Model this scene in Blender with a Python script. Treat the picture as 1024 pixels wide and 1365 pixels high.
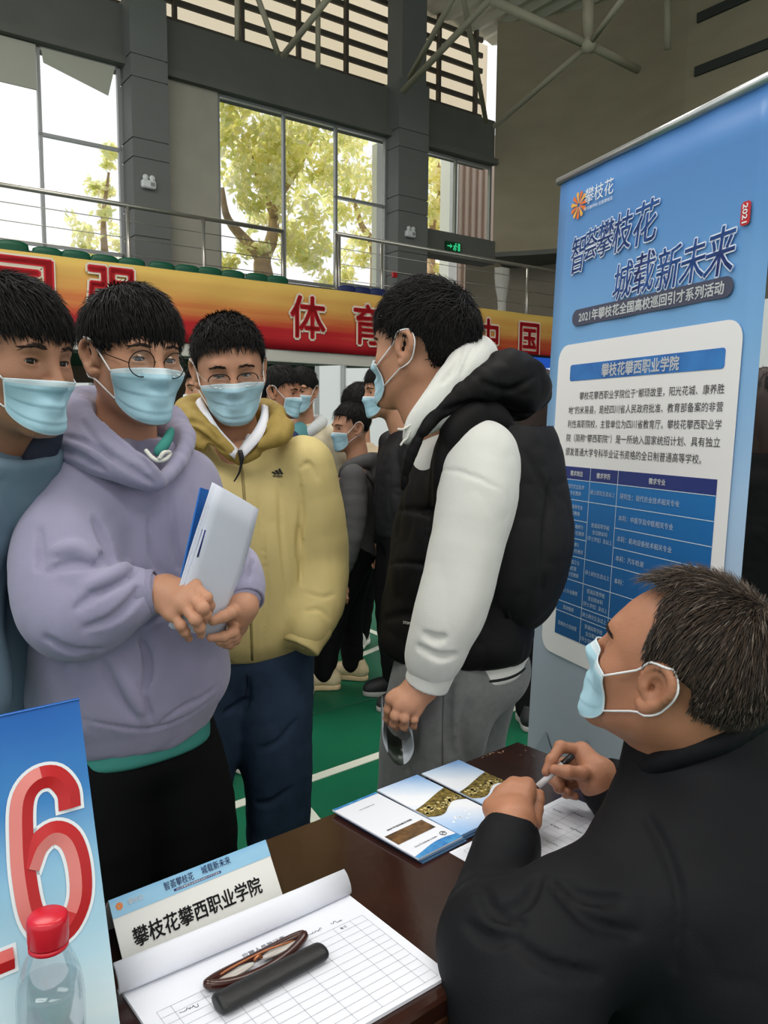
import bpy, math, random
import numpy as np
from mathutils import Vector, Matrix

# ------------------------------------------------------------------ camera, world, light, exposure
SC = bpy.context.scene
COL = SC.collection
for o_ in list(bpy.data.objects):
    bpy.data.objects.remove(o_)
FPX, HOR, ROLL, CAMH = 1065.0, 566.0, math.radians(.45), 1.42
PITCH = math.atan((682.5 - HOR) / FPX)
FW = np.array([0, math.cos(PITCH), -math.sin(PITCH)])
UP0 = np.array([0, math.sin(PITCH), math.cos(PITCH)])
RT0 = np.array([1., 0, 0])
RT = math.cos(ROLL) * RT0 + math.sin(ROLL) * UP0
UPV = -math.sin(ROLL) * RT0 + math.cos(ROLL) * UP0
EYE = np.array([0, 0, CAMH])
cam_d = bpy.data.cameras.new('camera')
cam_d.sensor_fit = 'HORIZONTAL'
cam_d.sensor_width = 36.0
cam_d.lens = FPX / 1024 * 36.0
cam_d.clip_start = .05
cam_d.clip_end = 300
cam_o = bpy.data.objects.new('camera', cam_d)
COL.objects.link(cam_o)
cam_o.matrix_world = Matrix(((RT[0], UPV[0], -FW[0], 0), (RT[1], UPV[1], -FW[1], 0), (RT[2], UPV[2], -FW[2], CAMH), (0, 0, 0, 1)))
SC.camera = cam_o

world = bpy.data.worlds.new('overcast_sky')
SC.world = world
world.use_nodes = True
bg = world.node_tree.nodes['Background']
bg.inputs[0].default_value = (1, 1, 1, 1)
bg.inputs[1].default_value = 1.15
SC.view_settings.view_transform = 'Standard'
SC.view_settings.look = 'None'
SC.view_settings.exposure = 0.0
SC.view_settings.gamma = 1.0
SC.view_settings.use_curve_mapping = False


def area(name, loc, size, power, color=(1, .97, .92), rot=(0, 0, 0)):
    l = bpy.data.lights.new(name, 'AREA')
    l.shape = 'RECTANGLE'
    l.size, l.size_y = size
    l.energy = power
    l.color = color
    o = bpy.data.objects.new(name, l)
    o.location = loc
    o.rotation_euler = rot
    COL.objects.link(o)
    return o


# unseen broad area lights added under the roof for soft light from above
area('overhead_fill', (-3.5, 5.0, 9.2), (5, 3), 420)
area('overhead_fill', (3.5, 4.0, 9.2), (5, 3), 330)
area('overhead_fill', (-3.0, -3.0, 9.2), (5, 3), 420)
area('overhead_fill', (3.5, -4.0, 9.2), (5, 3), 330)


# hazy sun outside, behind the window wall
sun_d = bpy.data.lights.new('hazy_sun', 'SUN')
sun_d.energy = 3.0
sun_d.angle = math.radians(25)
sun_d.color = (1, .96, .88)
sun_o = bpy.data.objects.new('hazy_sun', sun_d)
COL.objects.link(sun_o)
sun_o.rotation_euler = Vector((.587 * .64, -.81 * .64, -.77)).to_track_quat('-Z', 'Y').to_euler()


# ------------------------------------------------------------------ helpers: photo geometry
def ray(x, y):
    return FW + RT * ((x - 512) / FPX) - UPV * ((y - 682.5) / FPX)


def at(x, y, Y):
    d = ray(x, y)
    return EYE + d * (Y / d[1])


def onz(x, y, z):
    d = ray(x, y)
    return EYE + d * ((z - CAMH) / d[2])


# ------------------------------------------------------------------ helpers: materials
MATS = {}


def srgb(c):
    return tuple(((v / 255 / 12.92) if v / 255 <= .04045 else ((v / 255 + .055) / 1.055) ** 2.4) for v in c)


def mat(name, col, rough=.6, spec=.4, metal=0., var=0., vscale=8., bump=0., bscale=200., stretch=None, sss=0., sheen=0., attr=None, col2=None, coat=0.):
    """principled material; col in 0-255 sRGB; var/col2 = noise colour variation, bump = fine surface noise"""
    if name in MATS:
        return MATS[name]
    m = bpy.data.materials.new(name)
    m.use_nodes = True
    nt = m.node_tree
    b = nt.nodes['Principled BSDF']
    c = srgb(col)
    b.inputs['Base Color'].default_value = (*c, 1)
    b.inputs['Roughness'].default_value = rough
    b.inputs['Specular IOR Level'].default_value = spec
    b.inputs['Metallic'].default_value = metal
    if coat:
        b.inputs['Coat Weight'].default_value = coat
        b.inputs['Coat Roughness'].default_value = .12
    if sss:
        b.inputs['Subsurface Weight'].default_value = sss
        b.inputs['Subsurface Radius'].default_value = (.01, .004, .002)
        b.inputs['Subsurface Scale'].default_value = 1.0
    if sheen:
        b.inputs['Sheen Weight'].default_value = sheen
        b.inputs['Sheen Roughness'].default_value = .5
    tc = nt.nodes.new('ShaderNodeTexCoord')
    src = tc.outputs['Object']
    if stretch:
        mp = nt.nodes.new('ShaderNodeMapping')
        mp.inputs['Scale'].default_value = stretch
        nt.links.new(src, mp.inputs[0])
        src = mp.outputs[0]
    if var or col2:
        n = nt.nodes.new('ShaderNodeTexNoise')
        n.inputs['Scale'].default_value = vscale
        n.inputs['Detail'].default_value = 5
        nt.links.new(src, n.inputs['Vector'])
        r = nt.nodes.new('ShaderNodeValToRGB')
        c2 = srgb(col2) if col2 else tuple(v * (1 - var) for v in c)
        c1 = c if col2 else tuple(min(1, v * (1 + var)) for v in c)
        r.color_ramp.elements[0].position = .3
        r.color_ramp.elements[1].position = .7
        r.color_ramp.elements[0].color = (*c2, 1)
        r.color_ramp.elements[1].color = (*c1, 1)
        nt.links.new(n.outputs[0], r.inputs[0])
        nt.links.new(r.outputs[0], b.inputs['Base Color'])
    if attr:
        a = nt.nodes.new('ShaderNodeAttribute')
        a.attribute_name = attr
        nt.links.new(a.outputs['Color'], b.inputs['Base Color'])
    if bump:
        n2 = nt.nodes.new('ShaderNodeTexNoise')
        n2.inputs['Scale'].default_value = bscale
        n2.inputs['Detail'].default_value = 3
        nt.links.new(src, n2.inputs['Vector'])
        bp = nt.nodes.new('ShaderNodeBump')
        bp.inputs['Strength'].default_value = bump
        bp.inputs['Distance'].default_value = .01
        nt.links.new(n2.outputs[0], bp.inputs['Height'])
        nt.links.new(bp.outputs[0], b.inputs['Normal'])
    MATS[name] = m
    return m


def glass(name, tint=(1, 1, 1), gloss=.08, rough=.0):
    if name in MATS:
        return MATS[name]
    m = bpy.data.materials.new(name)
    m.use_nodes = True
    nt = m.node_tree
    nt.nodes.clear()
    out = nt.nodes.new('ShaderNodeOutputMaterial')
    t = nt.nodes.new('ShaderNodeBsdfTransparent')
    t.inputs[0].default_value = (*tint, 1)
    g = nt.nodes.new('ShaderNodeBsdfGlossy')
    g.inputs['Roughness'].default_value = rough
    mx = nt.nodes.new('ShaderNodeMixShader')
    mx.inputs[0].default_value = gloss
    nt.links.new(t.outputs[0], mx.inputs[1])
    nt.links.new(g.outputs[0], mx.inputs[2])
    nt.links.new(mx.outputs[0], out.inputs[0])
    MATS[name] = m
    return m


def gradient(name, stops, axis=2, lo=0., hi=1., noise=0., nscale=(1, 1, 1), rough=.5, coord='Object', bump=0.):
    """printed colour gradient along an object axis (stops: [(pos, rgb255)])"""
    if name in MATS:
        return MATS[name]
    m = bpy.data.materials.new(name)
    m.use_nodes = True
    nt = m.node_tree
    b = nt.nodes['Principled BSDF']
    b.inputs['Roughness'].default_value = rough
    b.inputs['Specular IOR Level'].default_value = .3
    tc = nt.nodes.new('ShaderNodeTexCoord')
    sp = nt.nodes.new('ShaderNodeSeparateXYZ')
    nt.links.new(tc.outputs[coord], sp.inputs[0])
    mr = nt.nodes.new('ShaderNodeMapRange')
    mr.inputs['From Min'].default_value = lo
    mr.inputs['From Max'].default_value = hi
    nt.links.new(sp.outputs[axis], mr.inputs['Value'])
    val = mr.outputs[0]
    if noise:
        mp = nt.nodes.new('ShaderNodeMapping')
        mp.inputs['Scale'].default_value = nscale
        nt.links.new(tc.outputs[coord], mp.inputs[0])
        n = nt.nodes.new('ShaderNodeTexNoise')
        n.inputs['Scale'].default_value = 1
        n.inputs['Detail'].default_value = 5
        nt.links.new(mp.outputs[0], n.inputs['Vector'])
        ma = nt.nodes.new('ShaderNodeMath')
        ma.operation = 'MULTIPLY_ADD'
        ma.inputs[1].default_value = noise
        nt.links.new(n.outputs[0], ma.inputs[0])
        sb = nt.nodes.new('ShaderNodeMath')
        sb.operation = 'SUBTRACT'
        sb.inputs[1].default_value = noise * .5
        nt.links.new(val, sb.inputs[0])
        nt.links.new(sb.outputs[0], ma.inputs[2])
        val = ma.outputs[0]
    r = nt.nodes.new('ShaderNodeValToRGB')
    cr = r.color_ramp
    while len(cr.elements) < len(stops):
        cr.elements.new(.5)
    for e, (p, c) in zip(cr.elements, stops):
        e.position = p
        e.color = (*srgb(c), 1)
    nt.links.new(val, r.inputs[0])
    nt.links.new(r.outputs[0], b.inputs['Base Color'])
    MATS[name] = m
    return m


# ------------------------------------------------------------------ helpers: objects
def mesh_obj(name, verts, faces, m, parent=None, smooth=True, mi=None, org=None):
    """ONE mesh object from arrays; verts in world space, object origin at org (or its parent's place)"""
    verts = np.asarray(verts, float).reshape(-1, 3)
    if org is None:
        org = np.array(parent['org']) if parent is not None and 'org' in parent else np.zeros(3)
    org = np.asarray(org, float)
    me = bpy.data.meshes.new(name)
    v = verts - org
    if isinstance(faces, np.ndarray) and faces.ndim == 2:
        k = faces.shape[1]
        me.vertices.add(len(v))
        me.vertices.foreach_set('co', v.astype(np.float32).ravel())
        me.loops.add(faces.size)
        me.loops.foreach_set('vertex_index', faces.astype(np.int32).ravel())
        me.polygons.add(len(faces))
        me.polygons.foreach_set('loop_start', np.arange(0, faces.size, k, dtype=np.int32))
        me.update(calc_edges=True)
        me.validate()
    else:
        me.from_pydata(v.tolist(), [], [list(map(int, f)) for f in faces])
        me.update()
    for x in (m if isinstance(m, (list, tuple)) else [m]):
        me.materials.append(x)
    if mi is not None:
        me.polygons.foreach_set('material_index', np.asarray(mi, dtype=np.int32)[:len(me.polygons)])
    if smooth:
        me.polygons.foreach_set('use_smooth', np.ones(len(me.polygons), dtype=bool))
    o = bpy.data.objects.new(name, me)
    COL.objects.link(o)
    if parent is not None:
        o.parent = parent
        po = np.array(parent['org']) if 'org' in parent else np.zeros(3)
        o.location = org - po
    else:
        o.location = org
    o['org'] = [float(x) for x in org]
    return o


def empty(name, loc):
    o = bpy.data.objects.new(name, None)
    COL.objects.link(o)
    o.location = loc
    o['org'] = [float(x) for x in loc]
    return o


def tag(o, label=None, cat=None, group=None, kind=None):
    if label:
        o['label'] = label
    if cat:
        o['category'] = cat
    if group:
        o['group'] = group
    if kind:
        o['kind'] = kind
    return o


class MB:
    """collects boxes, tubes, plates and text into one mesh"""

    def __init__(s):
        s.v, s.f, s.mi = [], [], []

    def add(s, v, f, mi=0):
        n = len(s.v)
        s.v += [tuple(map(float, p)) for p in v]
        s.f += [[int(i) + n for i in q] for q in f]
        s.mi += [mi] * len(f)
        return s

    def box(s, c, size, R=None, mi=0, bev=0.):
        c = np.asarray(c, float)
        h = np.asarray(size, float) / 2
        R = np.eye(3) if R is None else np.asarray(R)
        if bev > 0:
            # chamfered box: three nested slabs corner set
            pts, idx = [], {}
            for sx in (-1, 1):
                for sy in (-1, 1):
                    for sz in (-1, 1):
                        for ax in range(3):
                            p = np.array([sx, sy, sz]) * (h - bev)
                            p[ax] += (sx, sy, sz)[ax] * bev
                            idx[(sx, sy, sz, ax)] = len(pts)
                            pts.append(p)
            F = []
            for ax in range(3):
                o1, o2 = [a for a in range(3) if a != ax]
                for sg in (-1, 1):
                    q = []
                    for a, b in ((-1, -1), (1, -1), (1, 1), (-1, 1)):
                        k = [0, 0, 0]
                        k[ax], k[o1], k[o2] = sg, a, b
                        q.append(idx[(*k, ax)])
                    F.append(q if (sg > 0) == (ax != 1) else q[::-1])
            for a in range(3):
                for b in range(a + 1, 3):
                    c_ = 3 - a - b
                    for sa in (-1, 1):
                        for sb in (-1, 1):
                            q = []
                            for sc, w in ((-1, a), (1, a), (1, b), (-1, b)):
                                k = [0, 0, 0]
                                k[a], k[b], k[c_] = sa, sb, sc
                                q.append(idx[(*k, w)])
                            F.append(q)
            for sx in (-1, 1):
                for sy in (-1, 1):
                    for sz in (-1, 1):
                        F.append([idx[(sx, sy, sz, a)] for a in range(3)])
            P = np.array(pts)
            out = []
            for q in F:
                n = np.cross(P[q[1]] - P[q[0]], P[q[2]] - P[q[0]])
                out.append(q if n @ P[q].mean(0) > 0 else q[::-1])
            return s.add(c + P @ R.T, out, mi)
        p = np.array([(x, y, z) for x in (-1, 1) for y in (-1, 1) for z in (-1, 1)]) * h
        f = [(0, 1, 3, 2), (4, 6, 7, 5), (0, 4, 5, 1), (2, 3, 7, 6), (0, 2, 6, 4), (1, 5, 7, 3)]
        return s.add(c + p @ R.T, f, mi)

    def tube(s, pts, r, n=8, mi=0, closed=False, flat=None):
        pts = np.asarray(pts, float)
        N = len(pts)
        rr = np.full(N, r) if np.isscalar(r) else np.asarray(r, float)
        T = np.gradient(pts, axis=0)
        if closed:
            T = np.roll(pts, -1, 0) - np.roll(pts, 1, 0)
        T /= np.linalg.norm(T, axis=1)[:, None] + 1e-12
        a = np.array([0, 0, 1.]) if abs(T[0][2]) < .9 else np.array([1., 0, 0])
        u = np.cross(T[0], a)
        V, ang = [], np.linspace(0, 2 * np.pi, n, endpoint=False)
        for i in range(N):
            u = u - T[i] * (u @ T[i])
            u /= np.linalg.norm(u) + 1e-12
            w = np.cross(T[i], u)
            for t in ang:
                V.append(pts[i] + rr[i] * (math.cos(t) * u + math.sin(t) * w * (flat or 1)))
        F = []
        for i in range(N if closed else N - 1):
            j = (i + 1) % N
            for k in range(n):
                F.append([i * n + k, i * n + (k + 1) % n, j * n + (k + 1) % n, j * n + k])
        if not closed:
            F += [list(range(n))[::-1], [(N - 1) * n + k for k in range(n)]]
        return s.add(V, F, mi)

    def plate(s, quad, t, mi=0, nrm=None):
        """thick sheet under a polygon (world points, any count)"""
        q = np.asarray(quad, float)
        n = np.cross(q[1] - q[0], q[2] - q[0]) if nrm is None else np.asarray(nrm, float)
        n = n / np.linalg.norm(n)
        k = len(q)
        V = np.vstack([q, q - n * t])
        F = [list(range(k)), list(range(2 * k - 1, k - 1, -1))] + [[i, i + k, (i + 1) % k + k, (i + 1) % k] for i in range(k)]
        return s.add(V, F, mi)

    def lathe(s, prof, c, n=24, mi=0, R=None):
        prof = np.asarray(prof, float)
        V = []
        for r, z in prof:
            for k in range(n):
                t = 2 * math.pi * k / n
                V.append((r * math.cos(t), r * math.sin(t), z))
        V = np.array(V)
        if R is not None:
            V = V @ np.asarray(R).T
        F = []
        for i in range(len(prof) - 1):
            for k in range(n):
                F.append([i * n + k, i * n + (k + 1) % n, (i + 1) * n + (k + 1) % n, (i + 1) * n + k])
        F += [list(range(n))[::-1], [(len(prof) - 1) * n + k for k in range(n)]]
        return s.add(V + np.asarray(c, float), F, mi)

    def build(s, name, m, parent=None, smooth=False, org=None):
        return mesh_obj(name, s.v, s.f, m, parent, smooth, s.mi, org)


_TX = {}


def text2d(body, bold=0., res=2):
    """lettering outline -> flat triangles, unit em, centred on its own box"""
    key = (body, bold, res)
    if key not in _TX:
        c = bpy.data.curves.new('lettering_curve', 'FONT')
        c.body = body
        c.offset = bold
        c.resolution_u = res
        o = bpy.data.objects.new('lettering_curve', c)
        COL.objects.link(o)
        dg = bpy.context.evaluated_depsgraph_get()
        me = bpy.data.meshes.new_from_object(o.evaluated_get(dg))
        v = np.array([w.co[:] for w in me.vertices]).reshape(-1, 3)
        f = [tuple(p.vertices) for p in me.polygons]
        bpy.data.objects.remove(o)
        bpy.data.curves.remove(c)
        bpy.data.meshes.remove(me)
        lo, hi = v.min(0), v.max(0)
        v[:, :2] -= (lo[:2] + hi[:2]) / 2
        _TX[key] = (v, f, hi[0] - lo[0], hi[1] - lo[1])
    return _TX[key]


def put_text(mb, body, c, ux, uy, w=None, h=None, bold=0., lift=.0008, mi=0, res=2, skew=0.):
    """lettering centred at c on the plane of ux, uy; box size w x h metres; bold thickens the strokes (in em)"""
    cjk = any(ord(q) > 255 for q in body)
    v, f, W, H = text2d(body, 0. if cjk else bold, res)
    ux, uy = np.asarray(ux, float), np.asarray(uy, float)
    nn = np.cross(ux, uy)
    sx = w / W if w else h / H
    sy = h / H if h else sx
    k = bold * .8 if cjk else 0
    sh = [(0, 0)] if k <= .006 else [(-k, 0), (k, 0), (0, k * .8), (0, -k * .8)] if k > .012 else [(-k, 0), (k, 0)]
    for dx, dy in sh:
        x = v[:, 0] * sx + skew * v[:, 1] * sy + dx * sx
        y = v[:, 1] * sy + dy * sy
        P = np.asarray(c) + x[:, None] * ux + y[:, None] * uy + nn * lift
        mb.add(P, f, mi)


def rotz(a):
    return np.array([[math.cos(a), -math.sin(a), 0], [math.sin(a), math.cos(a), 0], [0, 0, 1.]])


def frame(yaw, pitch=0., roll=0.):
    """columns: person's right, forward, up. yaw 0 faces the camera, + turns towards picture right; pitch + looks down"""
    t = math.radians(yaw)
    X = np.array([-math.cos(t), -math.sin(t), 0])
    Y = np.array([math.sin(t), -math.cos(t), 0])
    Z = np.array([0, 0, 1.])
    R = np.stack([X, Y, Z], 1)
    p, r = math.radians(pitch), math.radians(roll)
    Rx = np.array([[1, 0, 0], [0, math.cos(p), math.sin(p)], [0, -math.sin(p), math.cos(p)]])
    Ry = np.array([[math.cos(r), 0, math.sin(r)], [0, 1, 0], [-math.sin(r), 0, math.cos(r)]])
    return R @ Rx @ Ry


def spline(pts, n):
    """Catmull-Rom through pts -> n points"""
    P = np.asarray(pts, float)
    P = np.vstack([2 * P[0] - P[1], P, 2 * P[-1] - P[-2]])
    m = len(P) - 3
    out = []
    for t in np.linspace(0, m - 1e-6, n):
        i = int(t)
        u = t - i
        a, b, c, d = P[i:i + 4]
        out.append(.5 * (2 * b + (c - a) * u + (2 * a - 5 * b + 4 * c - d) * u * u + (3 * b - a - 3 * c + d) * u ** 3))
    return np.array(out)


def outline(mb, body, c, ux, uy, w, h, bold, r, mi=0):
    """raised rim that follows the edge of a character"""
    v, f, W, H = text2d(body, 0. if ord(body[0]) > 255 else bold, 2)
    ux, uy = np.asarray(ux, float), np.asarray(uy, float)
    nn = np.cross(ux, uy)
    cnt = {}
    for q in f:
        for a, b in zip(q, q[1:] + q[:1]):
            k = (min(a, b), max(a, b))
            cnt[k] = cnt.get(k, 0) + 1
    P = np.asarray(c) + (v[:, :1] * w / W) * ux + (v[:, 1:2] * h / H) * uy
    for (a, b), n in cnt.items():
        if n != 1:
            continue
        p, q = P[a], P[b]
        d = q - p
        L = np.linalg.norm(d)
        if L < 1e-6:
            continue
        d /= L
        s_ = np.cross(nn, d)
        mb.add([p - d * r * .4 - s_ * r, q + d * r * .4 - s_ * r, q + d * r * .4 + s_ * r, p - d * r * .4 + s_ * r], [[0, 1, 2, 3]], mi)
# ------------------------------------------------------------------ sculpting: signed distance fields -> smooth meshes
_rs = np.random.RandomState(7)
_LAT = _rs.rand(32, 32, 32).astype(np.float32)


def vnoise(P, scale, seed=0):
    q = P * scale + seed * 7.31
    i = np.floor(q).astype(np.int32)
    u = (q - i).astype(np.float32)
    u = u * u * (3 - 2 * u)
    i &= 31
    j = (i + 1) & 31
    x0, y0, z0, x1, y1, z1 = i[..., 0], i[..., 1], i[..., 2], j[..., 0], j[..., 1], j[..., 2]
    a, b, c = u[..., 0], u[..., 1], u[..., 2]
    L = _LAT
    return ((L[x0, y0, z0] * (1 - a) + L[x1, y0, z0] * a) * (1 - b) + (L[x0, y1, z0] * (1 - a) + L[x1, y1, z0] * a) * b) * (1 - c) + \
           ((L[x0, y0, z1] * (1 - a) + L[x1, y0, z1] * a) * (1 - b) + (L[x0, y1, z1] * (1 - a) + L[x1, y1, z1] * a) * b) * c


def smin(a, b, k):
    if k <= 0:
        return np.minimum(a, b)
    h = np.maximum(k - np.abs(a - b), 0) / k
    return np.minimum(a, b) - h * h * (k * .25)


class Field:
    def __init__(s, lo, hi, v):
        s.v = v
        s.lo = np.asarray(lo, float)
        s.n = (np.ceil((np.asarray(hi, float) - s.lo) / v) + 1).astype(int)
        s.f = np.full(s.n, .4, np.float32)
        s.ax = [s.lo[i] + v * np.arange(s.n[i]) for i in range(3)]

    def _put(s, lo, hi, fn, k, op, pad=.03):
        i0 = np.maximum(np.floor((np.asarray(lo) - pad - k - s.lo) / s.v).astype(int), 0)
        i1 = np.minimum(np.ceil((np.asarray(hi) + pad + k - s.lo) / s.v).astype(int) + 1, s.n)
        if (i1 <= i0).any():
            return s
        sl = tuple(slice(a, b) for a, b in zip(i0, i1))
        X, Y, Z = np.meshgrid(*[s.ax[i][sl[i]].astype(np.float32) for i in range(3)], indexing='ij')
        d = fn(X, Y, Z).astype(np.float32)
        g = s.f[sl]
        if op == '+':
            s.f[sl] = smin(g, d, k)
        elif op == '-':
            s.f[sl] = -smin(-g, d, k)
        elif op == '&':
            s.f[sl] = -smin(-g, -d, k)
        return s

    def cone(s, a, b, ra, rb, k=.01, op='+', sq=None, wr=None):
        a, b = np.asarray(a, float), np.asarray(b, float)
        R = max(ra, rb)
        ba = b - a
        L2 = ba @ ba + 1e-12

        def fn(X, Y, Z):
            x, y, z = X - a[0], Y - a[1], Z - a[2]
            t = np.clip((x * ba[0] + y * ba[1] + z * ba[2]) / L2, 0, 1)
            x, y, z = x - t * ba[0], y - t * ba[1], z - t * ba[2]
            if sq is not None:
                ax, fa = sq
                e = (x * ax[0] + y * ax[1] + z * ax[2]) * (fa - 1)
                x, y, z = x + e * ax[0], y + e * ax[1], z + e * ax[2]
            return np.sqrt(x * x + y * y + z * z) - (ra + (rb - ra) * t)
        return s._put(np.minimum(a, b) - R, np.maximum(a, b) + R, fn, k, op)

    def chain(s, pts, rad, k=.006, op='+', sq=None):
        for i in range(len(pts) - 1):
            s.cone(pts[i], pts[i + 1], rad[i], rad[i + 1], k, op, sq)
        return s

    def limb(s, pts, rad, k=.02, n=14, folds=0., freq=7., seed=0, op='+'):
        """smooth tapered limb through a spline, its radius wavering into sleeve folds"""
        P = spline(np.hstack([np.asarray(pts, float), np.asarray(rad, float)[:, None]]), n)
        tmp = Field(s.lo, s.lo + (s.n - 1) * s.v, s.v)
        tmp.n = s.n
        tmp.f = np.full(s.n, .4, np.float32)
        tmp.ax = s.ax
        rs = np.random.RandomState(seed + 3)
        for i in range(n - 1):
            w = folds * (math.sin(i * freq) + .6 * rs.randn())
            w2 = folds * (math.sin((i + 1) * freq) + .6 * rs.randn())
            tmp.cone(P[i, :3], P[i + 1, :3], P[i, 3] + w, P[i + 1, 3] + w2, k=.012)
        d = tmp.f
        s.f = smin(s.f, d, k) if op == '+' else -smin(-s.f, d, k)
        return s

    def ell(s, c, r, R=None, k=.01, op='+'):
        c, r = np.asarray(c, float), np.asarray(r, float)
        R = np.eye(3) if R is None else np.asarray(R)
        m = r.max()

        def fn(X, Y, Z):
            x, y, z = X - c[0], Y - c[1], Z - c[2]
            p = [(x * R[0, i] + y * R[1, i] + z * R[2, i]) for i in range(3)]
            k0 = np.sqrt(sum((p[i] / r[i]) ** 2 for i in range(3)))
            k1 = np.sqrt(sum((p[i] / r[i] ** 2) ** 2 for i in range(3))) + 1e-9
            return k0 * (k0 - 1) / k1
        return s._put(c - m, c + m, fn, k, op)

    def loft(s, o, R, sec, k=.02, op='+', pw=2.4):
        """stack of (z, cx, cy, rx, ry) sections in the frame R at o"""
        sec = np.asarray(sec, float)
        zz = np.linspace(sec[0, 0], sec[-1, 0], 80)
        sp = spline(sec, 400)
        T = [np.interp(zz, sp[:, 0], sp[:, i]) for i in range(1, 5)]
        m = np.abs(sec[:, 1:]).max() * 1.6
        pts = np.array([o + R @ np.array([x, y, z]) for z in (sec[0, 0], sec[-1, 0]) for x in (-m, m) for y in (-m, m)])

        def fn(X, Y, Z):
            x, y, z = X - o[0], Y - o[1], Z - o[2]
            p = [(x * R[0, i] + y * R[1, i] + z * R[2, i]) for i in range(3)]
            cx, cy, rx, ry = [np.interp(p[2], zz, t) for t in T]
            q = (np.abs((p[0] - cx) / rx) ** pw + np.abs((p[1] - cy) / ry) ** pw) ** (1 / pw)
            d = (q - 1) * np.minimum(rx, ry)
            cap = np.maximum(zz[0] - p[2], p[2] - zz[-1])
            return -smin(-d, -cap, .015)
        return s._put(pts.min(0), pts.max(0), fn, k, op)

    def half(s, p, n, k=.005, op='&'):
        """keep the side of the plane n points away from"""
        p, n = np.asarray(p, float), np.asarray(n, float)
        n = n / np.linalg.norm(n)
        hi = s.lo + (s.n - 1) * s.v
        return s._put(s.lo, hi, lambda X, Y, Z: (X - p[0]) * n[0] + (Y - p[1]) * n[1] + (Z - p[2]) * n[2], k, op)

    def points(s, idx):
        return s.lo + idx * s.v

    def noise(s, amp, scale, seed=0, ridged=False, band=.03, stretch=(1, 1, 1), R=None):
        idx = np.argwhere(np.abs(s.f) < band)
        P = s.points(idx)
        if R is not None:
            P = P @ R
        P = P * np.asarray(stretch)
        w = .5 * (vnoise(P, scale * .37, seed + 5) - .5)
        n = vnoise(P + w[:, None] / scale * 1.5, scale, seed)
        n = (1 - 2 * np.abs(n - .5)) ** 2 - .6 if ridged else (n - .5) * 2
        s.f[idx[:, 0], idx[:, 1], idx[:, 2]] += (amp * n).astype(np.float32)
        return s

    def sample(s, P):
        q = (np.asarray(P, float) - s.lo) / s.v
        ok = ((q >= 0) & (q < s.n - 1.001)).all(-1)
        q = np.clip(q, 0, s.n - 1.001)
        i = q.astype(int)
        u = q - i
        r = 0
        for a in (0, 1):
            for b in (0, 1):
                for c in (0, 1):
                    w = (u[..., 0] if a else 1 - u[..., 0]) * (u[..., 1] if b else 1 - u[..., 1]) * (u[..., 2] if c else 1 - u[..., 2])
                    r = r + w * s.f[i[..., 0] + a, i[..., 1] + b, i[..., 2] + c]
        return np.where(ok, r, .4)

    def grad(s, P, e=None):
        e = e or s.v
        g = np.stack([s.sample(P + d) - s.sample(P - d) for d in np.eye(3) * e], -1)
        return g / (np.linalg.norm(g, axis=-1, keepdims=True) + 1e-9)

    def march(s, O, D, t0, t1, n=400):
        """first surface points along rays O + t D (arrays); NaN where none"""
        O, D = np.atleast_2d(O), np.atleast_2d(D)
        t = np.linspace(t0, t1, n)
        V = s.sample(O[:, None] + D[:, None] * t[None, :, None])
        neg = V < 0
        hit = neg.argmax(1)
        ok = neg.any(1) & (hit > 0)
        h = np.clip(hit, 1, n - 1)
        a, b = V[np.arange(len(V)), h - 1], V[np.arange(len(V)), h]
        tt = t[h - 1] + (t[h] - t[h - 1]) * a / (a - b + 1e-9)
        P = O + D * tt[:, None]
        P[~ok] = np.nan
        return P

    def seen(s, px, near=None, far=None):
        """points of this surface that the photo shows at pixels px"""
        px = np.atleast_2d(px)
        D = np.array([ray(*p) for p in px])
        hi = s.lo + (s.n - 1) * s.v
        near = near or max(.2, s.lo[1] - .02)
        far = far or hi[1] + .02
        P = s.march(np.repeat(EYE[None], len(px), 0), D / D[:, 1:2], near, far, int((far - near) / s.v * 2) + 8)
        return P[~np.isnan(P[:, 0])]

    def stroke(s, px, r=.004, sink=0., k=.006, op='-', n=24):
        """press (or raise) a crease along a pixel path drawn on the surface"""
        P = s.seen(spline(np.asarray(px, float), n))
        if len(P) < 2:
            return s
        P = P - s.grad(P) * sink
        rr = r * np.sin(np.linspace(.25, math.pi - .25, len(P))) if np.isscalar(r) else np.interp(np.linspace(0, 1, len(P)), np.linspace(0, 1, len(r)), r)
        for i in range(len(P) - 1):
            if np.linalg.norm(P[i + 1] - P[i]) < .06:
                s.cone(P[i], P[i + 1], rr[i], rr[i + 1], k, op)
        return s

    def mesh(s):
        f = s.f
        sg = f < 0
        n = np.array(f.shape) - 1
        c = np.zeros(n, np.int8)
        C = [(a, b, d) for a in (0, 1) for b in (0, 1) for d in (0, 1)]
        for a, b, d in C:
            c += sg[a:a + n[0], b:b + n[1], d:d + n[2]]
        cells = np.argwhere((c > 0) & (c < 8))
        if not len(cells):
            return np.zeros((0, 3)), np.zeros((0, 4), int)
        ids = np.full(n, -1, np.int32)
        ids[cells[:, 0], cells[:, 1], cells[:, 2]] = np.arange(len(cells))
        vals = {k: f[cells[:, 0] + k[0], cells[:, 1] + k[1], cells[:, 2] + k[2]] for k in C}
        acc = np.zeros((len(cells), 3))
        cnt = np.zeros(len(cells))
        for k in C:
            for ax in range(3):
                if k[ax]:
                    continue
                l = list(k)
                l[ax] = 1
                l = tuple(l)
                a, b = vals[k], vals[l]
                mk = (a < 0) != (b < 0)
                t = np.where(mk, a / np.where(mk, a - b, 1), 0)
                p = np.tile(np.array(k, float), (len(cells), 1))
                p[:, ax] += t
                acc[mk] += p[mk]
                cnt[mk] += 1
        V = s.lo + (cells + acc / cnt[:, None]) * s.v
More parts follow.
